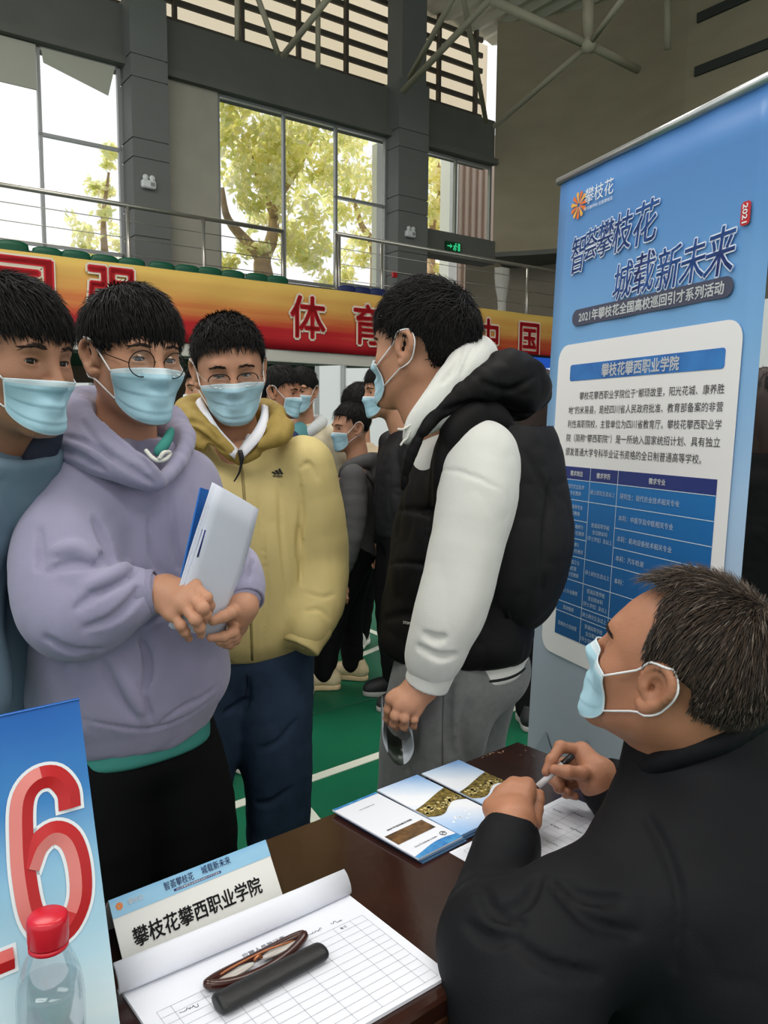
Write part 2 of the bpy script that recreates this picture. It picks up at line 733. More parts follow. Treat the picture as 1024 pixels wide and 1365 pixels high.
        Q = []
        for ax in range(3):
            a0 = [slice(0, f.shape[i] - (1 if i == ax else 0)) for i in range(3)]
            a1 = [slice(1 if i == ax else 0, f.shape[i]) for i in range(3)]
            s0, s1 = sg[tuple(a0)], sg[tuple(a1)]
            e = np.argwhere(s0 != s1)
            u, w = [(1, 2), (2, 0), (0, 1)][ax]
            ok = (e[:, u] > 0) & (e[:, w] > 0) & (e[:, u] < n[u]) & (e[:, w] < n[w])
            e = e[ok]
            flip = sg[e[:, 0], e[:, 1], e[:, 2]]

            def cid(du, dw):
                g = e.copy()
                g[:, u] -= du
                g[:, w] -= dw
                return ids[g[:, 0], g[:, 1], g[:, 2]]
            q = np.stack([cid(1, 1), cid(0, 1), cid(0, 0), cid(1, 0)], 1)
            q[~flip] = q[~flip][:, ::-1]
            Q.append(q)
        Q = np.vstack(Q)
        return V, Q[(Q >= 0).all(1)]

    def obj(s, name, m, parent=None, org=None):
        V, Q = s.mesh()
        return mesh_obj(name, V, Q, m, parent, True, org=org)


def bbox(pts, pad):
    P = np.asarray(pts, float)
    return P.min(0) - pad, P.max(0) + pad


def relax(V, Q, n=2, w=.5):
    """smooth a quad mesh a little"""
    E = np.vstack([Q[:, [0, 1]], Q[:, [1, 2]], Q[:, [2, 3]], Q[:, [3, 0]]])
    E = np.vstack([E, E[:, ::-1]])
    for _ in range(n):
        A = np.zeros_like(V)
        for k in range(3):
            A[:, k] = np.bincount(E[:, 0], V[E[:, 1], k], len(V))
        c = np.bincount(E[:, 0], minlength=len(V))
        V = V + w * (A / np.maximum(c, 1)[:, None] - V)
    return V
# ------------------------------------------------------------------ people: heads, hair, masks, hands
SKIN = mat('skin', (182, 133, 105), .5, .35, var=.07, vscale=22, bump=.08, bscale=380, sss=.12)
SKIN_TAN = mat('skin_tanned', (168, 116, 88), .48, .4, var=.08, vscale=22, bump=.1, bscale=340, sss=.12)
SKIN_DUSK = mat('skin_deep', (156, 111, 86), .5, .35, var=.07, vscale=22, bump=.08, bscale=360, sss=.12)
HAIR = mat('black_hair', (22, 19, 19), .58, .22)
HAIR_BASE = mat('black_hair_roots', (13, 12, 12), .7, .2)
HAIR_GREY = mat('greying_hair', (60, 52, 46), .5, .4, attr='tone')
BROW = mat('brow_hair', (44, 33, 28), .6, .2)
EYE_W = mat('eye_white', (188, 180, 172), .45, .3)
EYE_I = mat('eye_iris', (22, 13, 10), .3, .4)
MASK_B = mat('mask_blue', (166, 203, 217), .75, .2, var=.05, vscale=40, bump=.12, bscale=900)
MASK_W = mat('mask_pale_edge', (206, 220, 226), .75, .2, bump=.1, bscale=900)
LOOP = mat('ear_loop_white', (226, 226, 226), .7, .2)
METAL_D = mat('dark_metal', (42, 34, 32), .3, .5, metal=.8)
METAL_S = mat('silver_metal', (170, 168, 165), .25, .5, metal=.9)
LENS = glass('lens_glass', (.97, .98, .98), .045)


class Head:
    def __init__(s, c, R, scale, vox=.0021, neck=None, neck_r=(.054, .06), low=False):
        s.c, s.R, s.s = np.asarray(c, float), R, scale
        F = Field((-.105, -.13, -.25), (.105, .14, .135), vox)
        k = .02
        F.ell((0, -.012, .036), (.077, .096, .084), k=k)
        F.ell((0, .028, -.03), (.064, .062, .088), k=.03)
        F.ell((0, .02, .02), (.066, .07, .06), k=.03)
        for x in (-1, 1):
            F.cone((x * .052, -.005, -.04), (x * .018, .068, -.098), .018, .016, k=.03)
            F.ell((x * .043, .056, -.026), (.024, .022, .022), k=.025)
        F.cone((-.012, .076, -.1), (.012, .076, -.1), .017, .017, k=.02)
        F.cone((-.034, .08, .024), (.034, .08, .024), .011, .011, k=.018)
        for x in (-1, 1):
            F.ell((x * .032, .098, .0), (.019, .014, .013), k=.014, op='-')
        F.cone((0, .086, .012), (0, .109, -.034), .0075, .0105, k=.014)
        for x in (-1, 1):
            F.ell((x * .012, .1, -.036), (.0085, .011, .008), k=.008)
        F.ell((0, .092, -.066), (.021, .012, .006), k=.008)
        F.ell((0, .091, -.076), (.019, .012, .006), k=.008)
        if not low:
            for x in (-1, 1):
                F.ell((x * .032, .0715, .0), (.0165, .0155, .0135), k=.006)
                F.ell((x * .032, .088, .0), (.0135, .013, .0040), k=.002, op='-')
        for x in (-1, 1):
            E = [(x * .076, .012, -.012), (x * .079, .014, .008), (x * .083, .006, .026), (x * .087, -.008, .031), (x * .0905, -.021, .022), (x * .09, -.024, .004), (x * .084, -.014, -.016), (x * .079, -.002, -.03), (x * .076, .006, -.027)]
            ec = spline(E, 22)
            F.ell((x * .081, -.006, .002), (.0065, .02, .028), k=.006)
            for i in range(len(ec) - 1):
                r = .0048 + (.0025 if i > 15 else 0)
                F.cone(ec[i], ec[i + 1], r, r, k=.004)
            F.ell((x * .0895, -.004, .001), (.0095, .0105, .016), k=.004, op='-')
            F.ell((x * .081, .001, -.003), (.007, .004, .005), k=.003, op='-')
            F.cone((x * .08, .008, -.004), (x * .079, .009, -.01), .0045, .004, k=.005)
        if neck is not None:
            pts = [np.array((0, -.022, -.045))] + [s.R.T @ (np.asarray(p, float) - s.c) / s.s for p in neck]
            F.chain(pts, list(np.linspace(neck_r[0], neck_r[1], len(pts))), k=.03)
        s.F = F

    def w(s, P):
        return s.c + s.s * (np.asarray(P, float) @ s.R.T)

    def mesh(s):
        V, Q = s.F.mesh()
        return s.w(V), Q

    def eyes(s, parent, gaze=(0, 0), lid=True, open_=1.):
        for x in (-1, 1):
            V, F, mi = [], [], []
            nu, nv = 20, 24
            g = frame(180, gaze[1]) if False else None
            ya, pa = math.radians(gaze[0]), math.radians(gaze[1])
            d = np.array([math.sin(ya) * math.cos(pa), math.cos(ya) * math.cos(pa), -math.sin(pa)])
            u = np.cross(d, (0, 0, 1.))
            u /= np.linalg.norm(u)
            w = np.cross(u, d)
            c = np.array([x * .032, .0712, .0])
            for i in range(nv + 1):
                th = math.pi * i / nv
                for j in range(nu):
                    ph = 2 * math.pi * j / nu
                    V.append(c + .0132 * (math.cos(th) * d + math.sin(th) * (math.cos(ph) * u + math.sin(ph) * w)))
            for i in range(nv):
                for j in range(nu):
                    F.append([i * nu + j, (i + 1) * nu + j, (i + 1) * nu + (j + 1) % nu, i * nu + (j + 1) % nu])
                    mi.append(1 if i < 4 else 0)
            o = mesh_obj('eye', s.w(V), F, [EYE_W, EYE_I], parent, True, mi)
            if lid:
                pts = []
                for t in np.linspace(-1, 1, 11):
                    z = .0044 * (1 - t * t) * open_ + .0004 + .0012 * t * (1 if x > 0 else -1)
                    p = np.array([x * .032 + t * .0145, .0, z])
                    p[1] = .0712 + math.sqrt(max(.0148 ** 2 - (t * .0135) ** 2 - z * z, 1e-6)) + .0006
                    pts.append(s.w(p))
                mb = MB()
                mb.tube(pts, np.array([.0005] + [.0011] * 9 + [.0005]) * s.s, 6)
                mb.build('eyelashes', BROW, parent, True)

    def brows(s, parent, up=0., thick=1., arch=.004):
        rs = np.random.RandomState(4)
        for x in (-1, 1):
            mb = MB()
            for i in range(70):
                t = rs.rand()
                X = x * (.012 + .037 * t)
                z = .0215 + up + arch * math.sin(t * math.pi * .8) - .006 * max(0, t - .6) + (rs.rand() - .5) * .0052 * thick * (1 - .5 * t)
                d = np.array([x * .8, 0, .35 - .7 * t + .2 * rs.randn()])
                d /= np.linalg.norm(d)
                p0 = np.array([X, .0, z])
                P = s.F.march(np.array([[p[0], .14, p[2]] for p in (p0, p0 + d * .003, p0 + d * .007)]), np.array([[0, -1., 0]] * 3), 0, .13, 160)
                if np.isnan(P).any():
                    continue
                P[:, 1] += .0007
                mb.tube(s.w(P), np.array([.0007, .0008, .0002]) * s.s, 3)
            mb.build('eyebrow', BROW, parent, True)

    def hair(s, parent, style='crop', seed=1, n=2600, top=.012, side=.004, front=.062, fringe=0., messy=.25, length=.03, grey=False, part_x=0., nape=-.07, back=.0, rad=1., recede=0.):
        H = Field((-.12, -.16, -.13), (.12, .15, .19), .003)
        B = Field((-.12, -.16, -.13), (.12, .15, .19), .004)
        for f in (H, B):
            f.ell((0, -.014, .037), (.0775 + side, .0975 + side + back, .0845 + side), k=.02)
            f.ell((0, -.004, .05), (.074 + side, .088 + .4 * top, .0735 + top), k=.03)

        def line(X, Y):
            a = np.arctan2(np.abs(X), Y + .01)
            return np.interp(a, [0, .45, .8, 1.05, 1.2, 1.38, 1.5, 1.62, 1.95, 2.15, 2.5, 3.2],
                             [front, front - .002 + recede * .6, front - .008 + recede, front - .022 + recede * .8, .012 + recede * .3, -.022, -.012, .026, .02, -.02, nape + .008, nape])
        H._put((-.12, -.16, -.13), (.12, .15, .19), lambda X, Y, Z: (line(X, Y) - Z) * .8, .006, '&')
        H.noise(.0022, 60, seed, band=.02, stretch=(1, 1, .45))
        V, Q = H.mesh()
        base = mesh_obj('hair', s.w(V), Q, [HAIR_BASE if not grey else mat('grey_hair_roots', (44, 36, 31), .7, .2, var=.25, vscale=60)], parent)
        rs = np.random.RandomState(seed)
        g = H.grad(V)
        r0 = np.linalg.norm(V, axis=1)
        ok = np.where((H.sample(V + g * .004) > .001) & (B.sample(V) > -.004) & ~((np.abs(V[:, 0]) > .066) & (V[:, 2] < .03) & (V[:, 1] > -.045) & (V[:, 1] < .016)))[0]
        pick = ok[rs.randint(0, len(ok), n)]
        P = V[pick].copy() + rs.randn(n, 3) * .0008
        crown = np.array([.012, -.06, .125])
        d = P - crown
        d /= np.linalg.norm(d, axis=1)[:, None] + 1e-9
        d[:, 2] -= .35
        if style == 'fringe':
            fr = np.clip((P[:, 1] + .05) / .1, 0, 1)[:, None]
            d = d * (1 - .6 * fr) + np.array([part_x, .8, -.5]) * fr * .8
        if style == 'back':
            d += np.array([0, -.9, .15]) * np.clip((P[:, 1] + .03) / .06, 0, 1)[:, None]
        if style == 'spiky':
            d = d * .6 + np.array([part_x, .5, .55]) * np.clip((P[:, 2] - .04) / .06, 0, 1)[:, None]
        d += rs.randn(n, 3) * messy
        step = length / 5 * (.6 + .8 * rs.rand(n))
        topw = np.clip((P[:, 2] - .0) / .08, 0.25, 1)
        step = step * topw
        rings = [P.copy()]
        lift = .0005 + .0045 * rs.rand(n) * (.4 + topw)
        cur = P.copy()
        for i in range(1, 6):
            G = B.grad(cur)
            d = d - G * (d * G).sum(1)[:, None] * (.55 if style == 'spiky' else .85)
            d /= np.linalg.norm(d, axis=1)[:, None] + 1e-9
            d[:, 2] -= .12
            cur = cur + d * step[:, None]
            e = B.sample(cur) - lift * (i / 2.5)
            cur = cur - G * np.where(e < 0, e, e * .35)[:, None]
            rings.append(cur.copy())
        K = np.stack(rings, 1)
        if fringe:
            pass
        T = np.gradient(K, axis=1)
        T /= np.linalg.norm(T, axis=2, keepdims=True) + 1e-9
        G = B.grad(K.reshape(-1, 3)).reshape(K.shape)
        S = np.cross(T, G)
        S /= np.linalg.norm(S, axis=2, keepdims=True) + 1e-9
        rr = np.array([.0008, .0011, .0010, .0008, .0005, .0001]) * rad * (.6 + .8 * rs.rand(n))[:, None]
        W = np.stack([K + S * rr[..., None], K - S * rr[..., None], K + G * rr[..., None] * .8], 2)  # n,6,3,3
        idx = np.arange(n * 18).reshape(n, 6, 3)
        Fq = []
        for i in range(5):
            for k in range(3):
                Fq.append(np.stack([idx[:, i, k], idx[:, i, (k + 1) % 3], idx[:, i + 1, (k + 1) % 3], idx[:, i + 1, k]], 1))
        Fq = np.vstack(Fq)
        o = mesh_obj('hair_strands', s.w(W.reshape(-1, 3)), Fq, [HAIR_GREY if grey else HAIR], base)
        if grey:
            me = o.data
            at_ = me.color_attributes.new('tone', 'FLOAT_COLOR', 'POINT')
            t = rs.rand(n)
            cols = np.where((t < .07)[:, None], np.array(srgb((128, 116, 104)))[None], np.where((t < .6)[:, None], np.array(srgb((72, 57, 45)))[None], np.array(srgb((40, 33, 29)))[None]))
            cc = np.ones((n, 18, 4), np.float32)
            cc[..., :3] = cols[:, None, :]
            at_.data.foreach_set('color', cc.ravel())
        return base

    def mask(s, parent, amax=51, top=-.014, bot=-.119, side_top=-.022, side_bot=-.074, pleat=.0022, vox=1, na=61, ns=38, tent=.0):
        am = math.radians(amax)
        A = np.linspace(-am, am, na)
        S = np.linspace(0, 1, ns)
        zt = side_top + (top - side_top) * np.cos(A / am * math.pi / 2) ** .8
        zb = side_bot + (bot - side_bot) * np.cos(A / am * math.pi / 2) ** .7
        Z = zt[:, None] + (zb - zt)[:, None] * S[None]
        O = np.zeros((na, ns, 3))
        O[..., 2] = np.maximum(Z, -.108)
        D = np.stack([np.sin(A), np.cos(A), 0 * A], 1)[:, None].repeat(ns, 1)
        O2 = O + D * .17
        P = s.F.march(O2.reshape(-1, 3), -D.reshape(-1, 3), 0, .17, 170)
        Rr = np.linalg.norm((P - O.reshape(-1, 3))[:, :2], axis=1).reshape(na, ns)
        for i in range(na):
            bad = np.isnan(Rr[i])
            if bad.any():
                Rr[i][bad] = np.nanmean(Rr) if bad.all() else np.interp(np.where(bad)[0], np.where(~bad)[0], Rr[i][~bad])
        Rr = Rr + .0035
        R0 = Rr.copy()
        for it in range(36):
            p = np.pad(Rr, 1, mode='edge')
            b = (p[:-2, 1:-1] + p[2:, 1:-1] + p[1:-1, :-2] + p[1:-1, 2:]) / 4
            Rr = np.maximum(b, R0) if it < 30 else b * .6 + Rr * .4
        mid = np.cos(A / am * math.pi / 2)[:, None] ** 1.0
        Rr = Rr + tent * mid * np.sin(S * math.pi)[None]
        saw = (S * 3.4 + .25) % 1.0
        saw = np.where(saw < .86, saw / .86, (1 - saw) / .14)
        inb = np.clip((S - .12) / .06, 0, 1) * np.clip((.97 - S) / .06, 0, 1)
        Rr = Rr + pleat * (saw * inb)[None] * np.clip(1.25 * mid, 0, 1) * (1 + .25 * np.sin(A * 3)[:, None])
        under = np.clip((-.108 - Z) / .03, 0, 1)
        Rr = Rr * (1 - .16 * under)
        V = np.stack([np.sin(A)[:, None] * Rr, np.cos(A)[:, None] * Rr, Z], 2)
        idx = np.arange(na * ns).reshape(na, ns)
        Q = np.stack([idx[:-1, :-1], idx[:-1, 1:], idx[1:, 1:], idx[1:, :-1]], -1)
        Qi = Q.reshape(-1, 4)
        mi = np.zeros((na - 1, ns - 1), int)
        mi[:, :max(1, int(ns * .12))] = 1
        mi[:, -1] = 1
        mi[0, :] = mi[-1, :] = 1
        o = mesh_obj('face_mask', s.w(V.reshape(-1, 3)), Qi[:, ::-1], [MASK_B, MASK_W], parent, True, mi.ravel())
        md = o.modifiers.new('thickness', 'SOLIDIFY')
        md.thickness = .0014 * s.s
        md.offset = 0
        for x, i in ((-1, 0), (1, na - 1)):
            e = .0895
            lp = spline([V[i, 1] * 1.01, (x * .08, .02, .012), (x * .0855, .006, .0285), (x * .0885, -.014, .0295), (x * .09, -.03, .008), (x * .083, -.022, -.02), (x * .081, -.002, -.034), V[i, -2] * 1.01], 34)
            # keep the elastic on the skin
            dd = s.F.sample(lp)
            gg = s.F.grad(lp)
            lp = lp + gg * np.where(dd < .0016, .0016 - dd, 0)[:, None]
            mb = MB()
            mb.tube(s.w(lp), .0015 * s.s, 6)
            mb.build('ear_loop', LOOP, o, True)
        return o

    def glasses(s, parent, r=(.024, .024), z=-.008, y=.101, dx=.033, wire=.0011, style='round', metal=None):
        metal = metal or METAL_D
        mb = MB()
        C = []
        for x in (-1, 1):
            ring = []
            for t in np.linspace(0, 2 * math.pi, 40, endpoint=False):
                ex = math.cos(t)
                ez = math.sin(t)
                if style == 'brow':
                    ex, ez = np.sign(ex) * abs(ex) ** .8, np.sign(ez) * abs(ez) ** .85
                X = x * dx + ex * r[0]
                ring.append((X, y - .9 * (abs(X) - .02) ** 2 * 6 - .004 * ez * -1, z + ez * r[1]))
            C.append(ring)
            if style == 'brow':
                top = [ring[i] for i in range(0, 21)]
                mb.tube(s.w(top), wire * 1.5 * s.s, 6)
                mb.tube(s.w([ring[i % 40] for i in range(20, 41)]), wire * .5 * s.s, 6, mi=1)
            else:
                mb.tube(s.w(ring), wire * s.s, 6, closed=True)
            o = ring[0 if x > 0 else 20]
            tmp = spline([o, (x * (dx + r[0] + .006), o[1] - .006, z + .003), (x * .0785, .04, z + .016), (x * .0815, .012, z + .034), (x * .083, -.012, z + .04), (x * .083, -.028, z + .03)], 20)
            mb.tube(s.w(tmp), wire * .9 * s.s, 6, mi=1 if style == 'brow' else 0)
            mb.tube(s.w([(x * .0115, y - .006, z - .004), (x * .010, y - .012, z - .010)]), .0016 * s.s, 6)
        mb.tube(s.w(spline([(-dx + r[0], y - .001, z + .004), (0, y + .001, z + .008), (dx - r[0], y - .001, z + .004)], 9)), wire * s.s, 6, mi=1 if style == 'brow' else 0)
        g = mb.build('glasses', [metal, METAL_S], parent, True)
        for ring in C:
            P = np.array(ring)
            c = P.mean(0)
            m2 = MB()
            Vv = [c + (p - c) * .98 for p in P] + [c + (p - c) * .98 - np.array([0, .0012, 0]) for p in P]
            m2.add(s.w(Vv), [list(range(40)), list(range(79, 39, -1))] + [[i, i + 40, (i + 1) % 40 + 40, (i + 1) % 40] for i in range(40)])
            m2.build('lens', LENS, g, True)
        return g


def hand_mesh(wrist, mcp, fingers, thumb, arm=None, pr=.0135, fr=.0082, vox=.0017, wr=.026, palm=None, nails=True):
    """five fingered hand from joints in the world. fingers: 4 lists of points from knuckle to tip; thumb: list from its root"""
    allp = [wrist] + [p for f in fingers for p in f] + list(thumb) + ([arm] if arm is not None else [])
    lo, hi = bbox(allp, .04)
    F = Field(lo, hi, vox)
    wrist = np.asarray(wrist, float)
    for i, m in enumerate(mcp):
        a = wrist + (np.mean(mcp, 0) - wrist) * .1 + (np.asarray(m) - np.mean(mcp, 0)) * .45
        F.cone(a, m, pr * 1.1, pr * .8, k=.012)
        F.ell(m, (fr * 1.22,) * 3, k=.006)
    for i in range(3):
        F.cone((np.asarray(mcp[i]) * .8 + wrist * .2), (np.asarray(mcp[i + 1]) * .8 + wrist * .2), pr, pr, k=.012)
    if arm is not None:
        F.cone(wrist, arm, wr, wr * 1.06, k=.02)
    F.cone(wrist, wrist + (np.mean(mcp, 0) - wrist) * .3, wr * .92, pr * 1.35, k=.02)
    sc = [1., 1.04, .98, .85]
    for i, f in enumerate(fingers):
        P = np.asarray(f, float)
        r = np.array([1.1, 1.06, .94, .80][:len(P)]) * fr * sc[i]
        G = Field(lo, hi, vox)
        for j in range(len(P) - 1):
            G.cone(P[j], P[j + 1], r[j], r[j + 1], k=.004)
        for j in range(1, len(P) - 1):
            G.ell(P[j], (r[j] * 1.07,) * 3, k=.004)
        # blend each finger into the palm only near its knuckle
        kk = .008
        a, b = F.f, G.f
        dist = None
        X, Y, Z = np.meshgrid(*F.ax, indexing='ij')
        dm = np.sqrt((X - P[0][0]) ** 2 + (Y - P[0][1]) ** 2 + (Z - P[0][2]) ** 2)
        kf = (np.clip(1.6 - dm / .014, 0.06, 1) * kk).astype(np.float32)
        h = np.maximum(kf - np.abs(a - b), 0) / kf
        F.f = np.minimum(a, b) - h * h * kf * .25
    T = np.asarray(thumb, float)
    rt = np.array([1.75, 1.25, 1.15, .92][:len(T)]) * fr if len(T) == 4 else np.array([1.5, 1.2, .95]) * fr
    G = Field(lo, hi, vox)
    for j in range(len(T) - 1):
        G.cone(T[j], T[j + 1], rt[j], rt[j + 1], k=.005)
    F.f = smin(F.f, G.f, .005)
    return F


def join(parts):
    V, Q, n = [], [], 0
    for v, q in parts:
        V.append(v)
        Q.append(q + n)
        n += len(v)
    return np.vstack(V), np.vstack(Q)


def core(c, yaw, hgt, arms=(), lean=None, vox=.008, legs=None, sit=False):
    """slim figure under the clothes: trunk, limbs and feet as one surface. c = ground point, arms = [[shoulder, elbow, wrist]...]"""
    R = frame(yaw)
    c = np.asarray(c, float)
    W = lambda x, y, z: c + R @ np.array([x, y, z])
    k = hgt / 1.75
    pts = [W(0, 0, .92 * k), W(0, 0, 1.1 * k), W(0, 0, 1.3 * k), W(0, 0, 1.42 * k)]
    L = legs or [[W(x * .085 * k, 0, .9 * k), W(x * .085 * k, .02, .5 * k), W(x * .085 * k, 0, .1 * k)] for x in (-1, 1)]
    ext = pts + [p for l in L for p in l] + [p for a in arms for p in a]
    lo, hi = bbox(ext, .16)
    lo[2] = min(lo[2], .0)
    F = Field(lo, hi, vox)
    F.chain(pts, [.1, .1, .1, .045], k=.05)
    F.cone(W(-.12 * k, 0, 1.33 * k), W(.12 * k, 0, 1.33 * k), .055, .055, k=.05)
    for l in L:
        F.chain(l, [.066, .036, .03], k=.03)
        F.cone(l[-1] + np.array([0, 0, -.045]), l[-1] + R @ np.array([0, .12, -.055]), .028, .02, k=.03)
    for a in arms:
        F.chain(a, [.042, .034, .025], k=.03)
    return F.mesh()


def shoe(parent, toe, heel, mats, name='shoe', h=.1):
    """sneaker standing on the floor: sole, upper, laces"""
    toe, heel = np.array([toe[0], toe[1], 0.]), np.array([heel[0], heel[1], 0.])
    d = (toe - heel) / np.linalg.norm(toe - heel)
    Lh = np.linalg.norm(toe - heel)
    U = Field(*bbox([toe, heel, heel + (0, 0, h + .03)], .07), .004)
    z = np.array([0, 0, 1.])
    U.limb([heel + d * .035 + z * .055, heel + d * .1 + z * .058, heel + d * (Lh - .1) + z * .05, heel + d * (Lh - .04) + z * .038], [.036, .037, .042, .036], k=.02, n=10)
    U.cone(heel + d * .045 + z * .05, heel + d * .055 + z * h, .036, .037, k=.03)
    U.half((0, 0, .022), (0, 0, -1), .004)
    U.cone(heel + d * .055 + z * (h - .02), heel + d * .055 + z * (h + .06), .028, .03, k=.003, op='-')
    up = U.obj(name, mats[0], parent)
    S = Field(*bbox([toe, heel], .07), .0035)
    S.limb([heel + d * .038 + z * .014, heel + d * (Lh * .5) + z * .014, heel + d * (Lh - .09) + z * .014, heel + d * (Lh - .04) + z * .016], [.039, .036, .045, .037], k=.01, n=10)
    S.half((0, 0, .028), (0, 0, 1), .004)
    S.half((0, 0, 0.001), (0, 0, -1), .002)
    S.obj('sole', mats[1], up)
    mb = MB()
    s_ = np.cross(d, z)
    for k in range(4):
        c = heel + d * (.105 + k * .022) + z * (.1 - k * .008)
        mb.tube(spline([c - s_ * .026 - z * .012, c + z * .001, c + s_ * .026 - z * .012], 8), .0035, 5)
    mb.build('laces', mats[2], up, True)
    return up
# ------------------------------------------------------------------ the sports hall
EW = np.array([1.379, 1, 0]) / math.hypot(1.379, 1)      # along the balcony and the window wall
NW = np.array([-EW[1], EW[0], 0])                        # away from the hall
P0 = np.array([-.156, 13.8, 0])
RW = np.stack([EW, NW, np.array([0, 0, 1.])], 1)


def WP(u, off, z):
    return P0 + EW * u + NW * off + np.array([0, 0, z])


def wpx(x, y, off):
    """point of the wall plane at depth off that the photo shows at a pixel"""
    d = ray(x, y)
    q = P0 + NW * off
    return EYE + d * (((q - EYE) @ NW) / (d @ NW))


def wbox(mb, u0, u1, o0, o1, z0, z1, mi=0, bev=0.):
    mb.box(WP((u0 + u1) / 2, (o0 + o1) / 2, (z0 + z1) / 2), (u1 - u0, o1 - o0, z1 - z0), RW, mi, bev)


def struct(name, mb, m, parent=None, smooth=False):
    return tag(mb.build(name, m, parent, smooth), kind='structure') if parent is None else mb.build(name, m, parent, smooth)


GREEN = mat('green_court', (10, 88, 60), .5, .22, var=.1, vscale=3, bump=.06, bscale=60)
LINE = mat('court_line_white', (196, 200, 186), .5, .3)
GREY = mat('dark_grey_paint', (102, 103, 98), .8, .2, var=.05, vscale=2, bump=.05, bscale=120)
GREY_L = mat('column_grey_paint', (110, 112, 110), .75, .25, var=.04, vscale=2, bump=.05, bscale=120)
BEIGE = mat('beige_wall', (166, 162, 150), .9, .15, var=.04, vscale=3, bump=.05, bscale=90)
OLIVE = mat('curved_wall_plaster', (150, 141, 120), .9, .15, var=.06, vscale=1.2, bump=.06, bscale=50, stretch=(1, 1, 3))
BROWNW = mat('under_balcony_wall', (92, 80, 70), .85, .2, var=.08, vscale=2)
WHITEP = mat('white_panel', (214, 217, 218), .6, .3)
FRAME = mat('window_metal', (150, 152, 152), .4, .5, metal=.4)
STEEL = mat('stainless_rail', (176, 172, 164), .3, .5, metal=.75)
TRUSS = mat('truss_paint', (150, 144, 126), .6, .3)
BAR = mat('louvre_bar', (84, 78, 70), .7, .3)
GLASSW = glass('window_glass', (.97, .98, .98), .04)

mb = MB()
mb.box((0, 6, -.1), (40, 40, .2))
struct('floor', mb, GREEN)


def line_strip(a, b, w=.05):
    a, b = np.asarray(a, float), np.asarray(b, float)
    d = (b - a) / np.linalg.norm(b - a)
    n = np.array([-d[1], d[0], 0]) * w / 2
    m = MB()
    m.plate([a - n + (0, 0, .003), b - n + (0, 0, .003), b + n + (0, 0, .003), a + n + (0, 0, .003)], .003)
    return m


ld = np.array([.71 + .57, 3.95 - 2.84, 0])
ld = ld / np.linalg.norm(ld)
la = np.array([-.34, 3.03, 0])
struct('floor_line', line_strip(la - ld * 3, la + ld * 6), LINE)
struct('floor_line', line_strip((-.345, 2.95, 0), (.3, 1.6, 0)), LINE)
struct('floor_line', line_strip((-.7, 6.3, 0), (.15, 5.05, 0)), LINE)
struct('floor_line', line_strip((-.37, 4.46, 0), (.7, 6.1, 0)), LINE)
struct('floor_seam', line_strip((-.9, 3.38, 0), (2.0, 5.55, 0), .018), mat('floor_seam', (16, 78, 56), .6))

# roof sheet with ribs
mb = MB()
X = np.linspace(-16, 16, 161)
pr = np.array([[x, (.06 if i % 2 else 0)] for i, x in enumerate(X)])
V, F = [], []
for s_, off in enumerate((-22, 3.3)):
    for x, h in pr:
        V.append(WP(x, off, 10.25 + h))
n_ = len(pr)
F = [[i, i + 1, n_ + i + 1, n_ + i] for i in range(n_ - 1)]
mb.add(V, F)
struct('ceiling', mb, mat('roof_sheet', (196, 194, 186), .6, .3))

# ---- window wall (2.5 m behind the balcony front)
o0, o1 = 2.5, 2.9
mb = MB()
wbox(mb, -16, 5.0, o0, o1, 7.24, 8.2)
wbox(mb, -16, 5.0, o0 - .12, o0, 7.24, 7.36)
wbox(mb, 2.8, 5.05, o0 - .05, o1, 5.08, 5.58)
wbox(mb, 2.8, 3.0, o0, o1, 3.2, 5.1)
wbox(mb, -16, 2.03, o0, o1, 3.2, 4.1)
struct('wall_back', mb, GREY)
mb = MB()
wbox(mb, -2.74, -1.69, o0 + .02, o1, 3.2, 7.24)
struct('wall_infill', mb, BEIGE)
for u0, u1, ztop in ((-3.36, -2.74, 10.5), (2.05, 2.82, 10.5)):
    mb = MB()
    segs = [3.2, 4.5, 4.95, 5.75, 6.05, 7.0, 7.35, 8.3]
    for a, b in zip(segs[:-1], segs[1:]):
        wbox(mb, u0, u1, o0 - .35, o0 + .2, a, b - .025)
        wbox(mb, u0 + .02, u1 - .02, o0 - .33, o0 + .2, b - .03, b + .005)
    wbox(mb, u0 + .1, u1 - .05, o0 - .3, o0 + .2, 8.25, ztop)
    struct('trim_column', mb, GREY_L)


def window(name, u0, u1, z0, z1, verts, horiz, fr=.05):
    m = MB()
    for u in [u0, u1 - fr] + verts:
        wbox(m, u, u + fr, o0 + .05, o0 + .13, z0, z1)
    for z, a, b in [(z0, u0, u1), (z1 - fr, u0, u1)] + horiz:
        wbox(m, a, b, o0 + .05, o0 + .13, z, z + fr)
    w = struct(name, m, FRAME)
    g = MB()
    wbox(g, u0, u1, o0 + .085, o0 + .095, z0, z1)
    g.build('pane', GLASSW, w)
    return w


window('window_1', -16, -3.4, 4.2, 7.26, [-4.7, -6.2], [(5.03, -16, -3.4), (5.9, -4.7, -3.4)])
window('window_2', -1.69, 2.05, 4.13, 7.24, [-.36, .8], [(5.86, .8, 2.05), (4.2, .8, 2.05)])
window('window_3', 2.82, 4.98, 5.57, 7.22, [3.9], [])
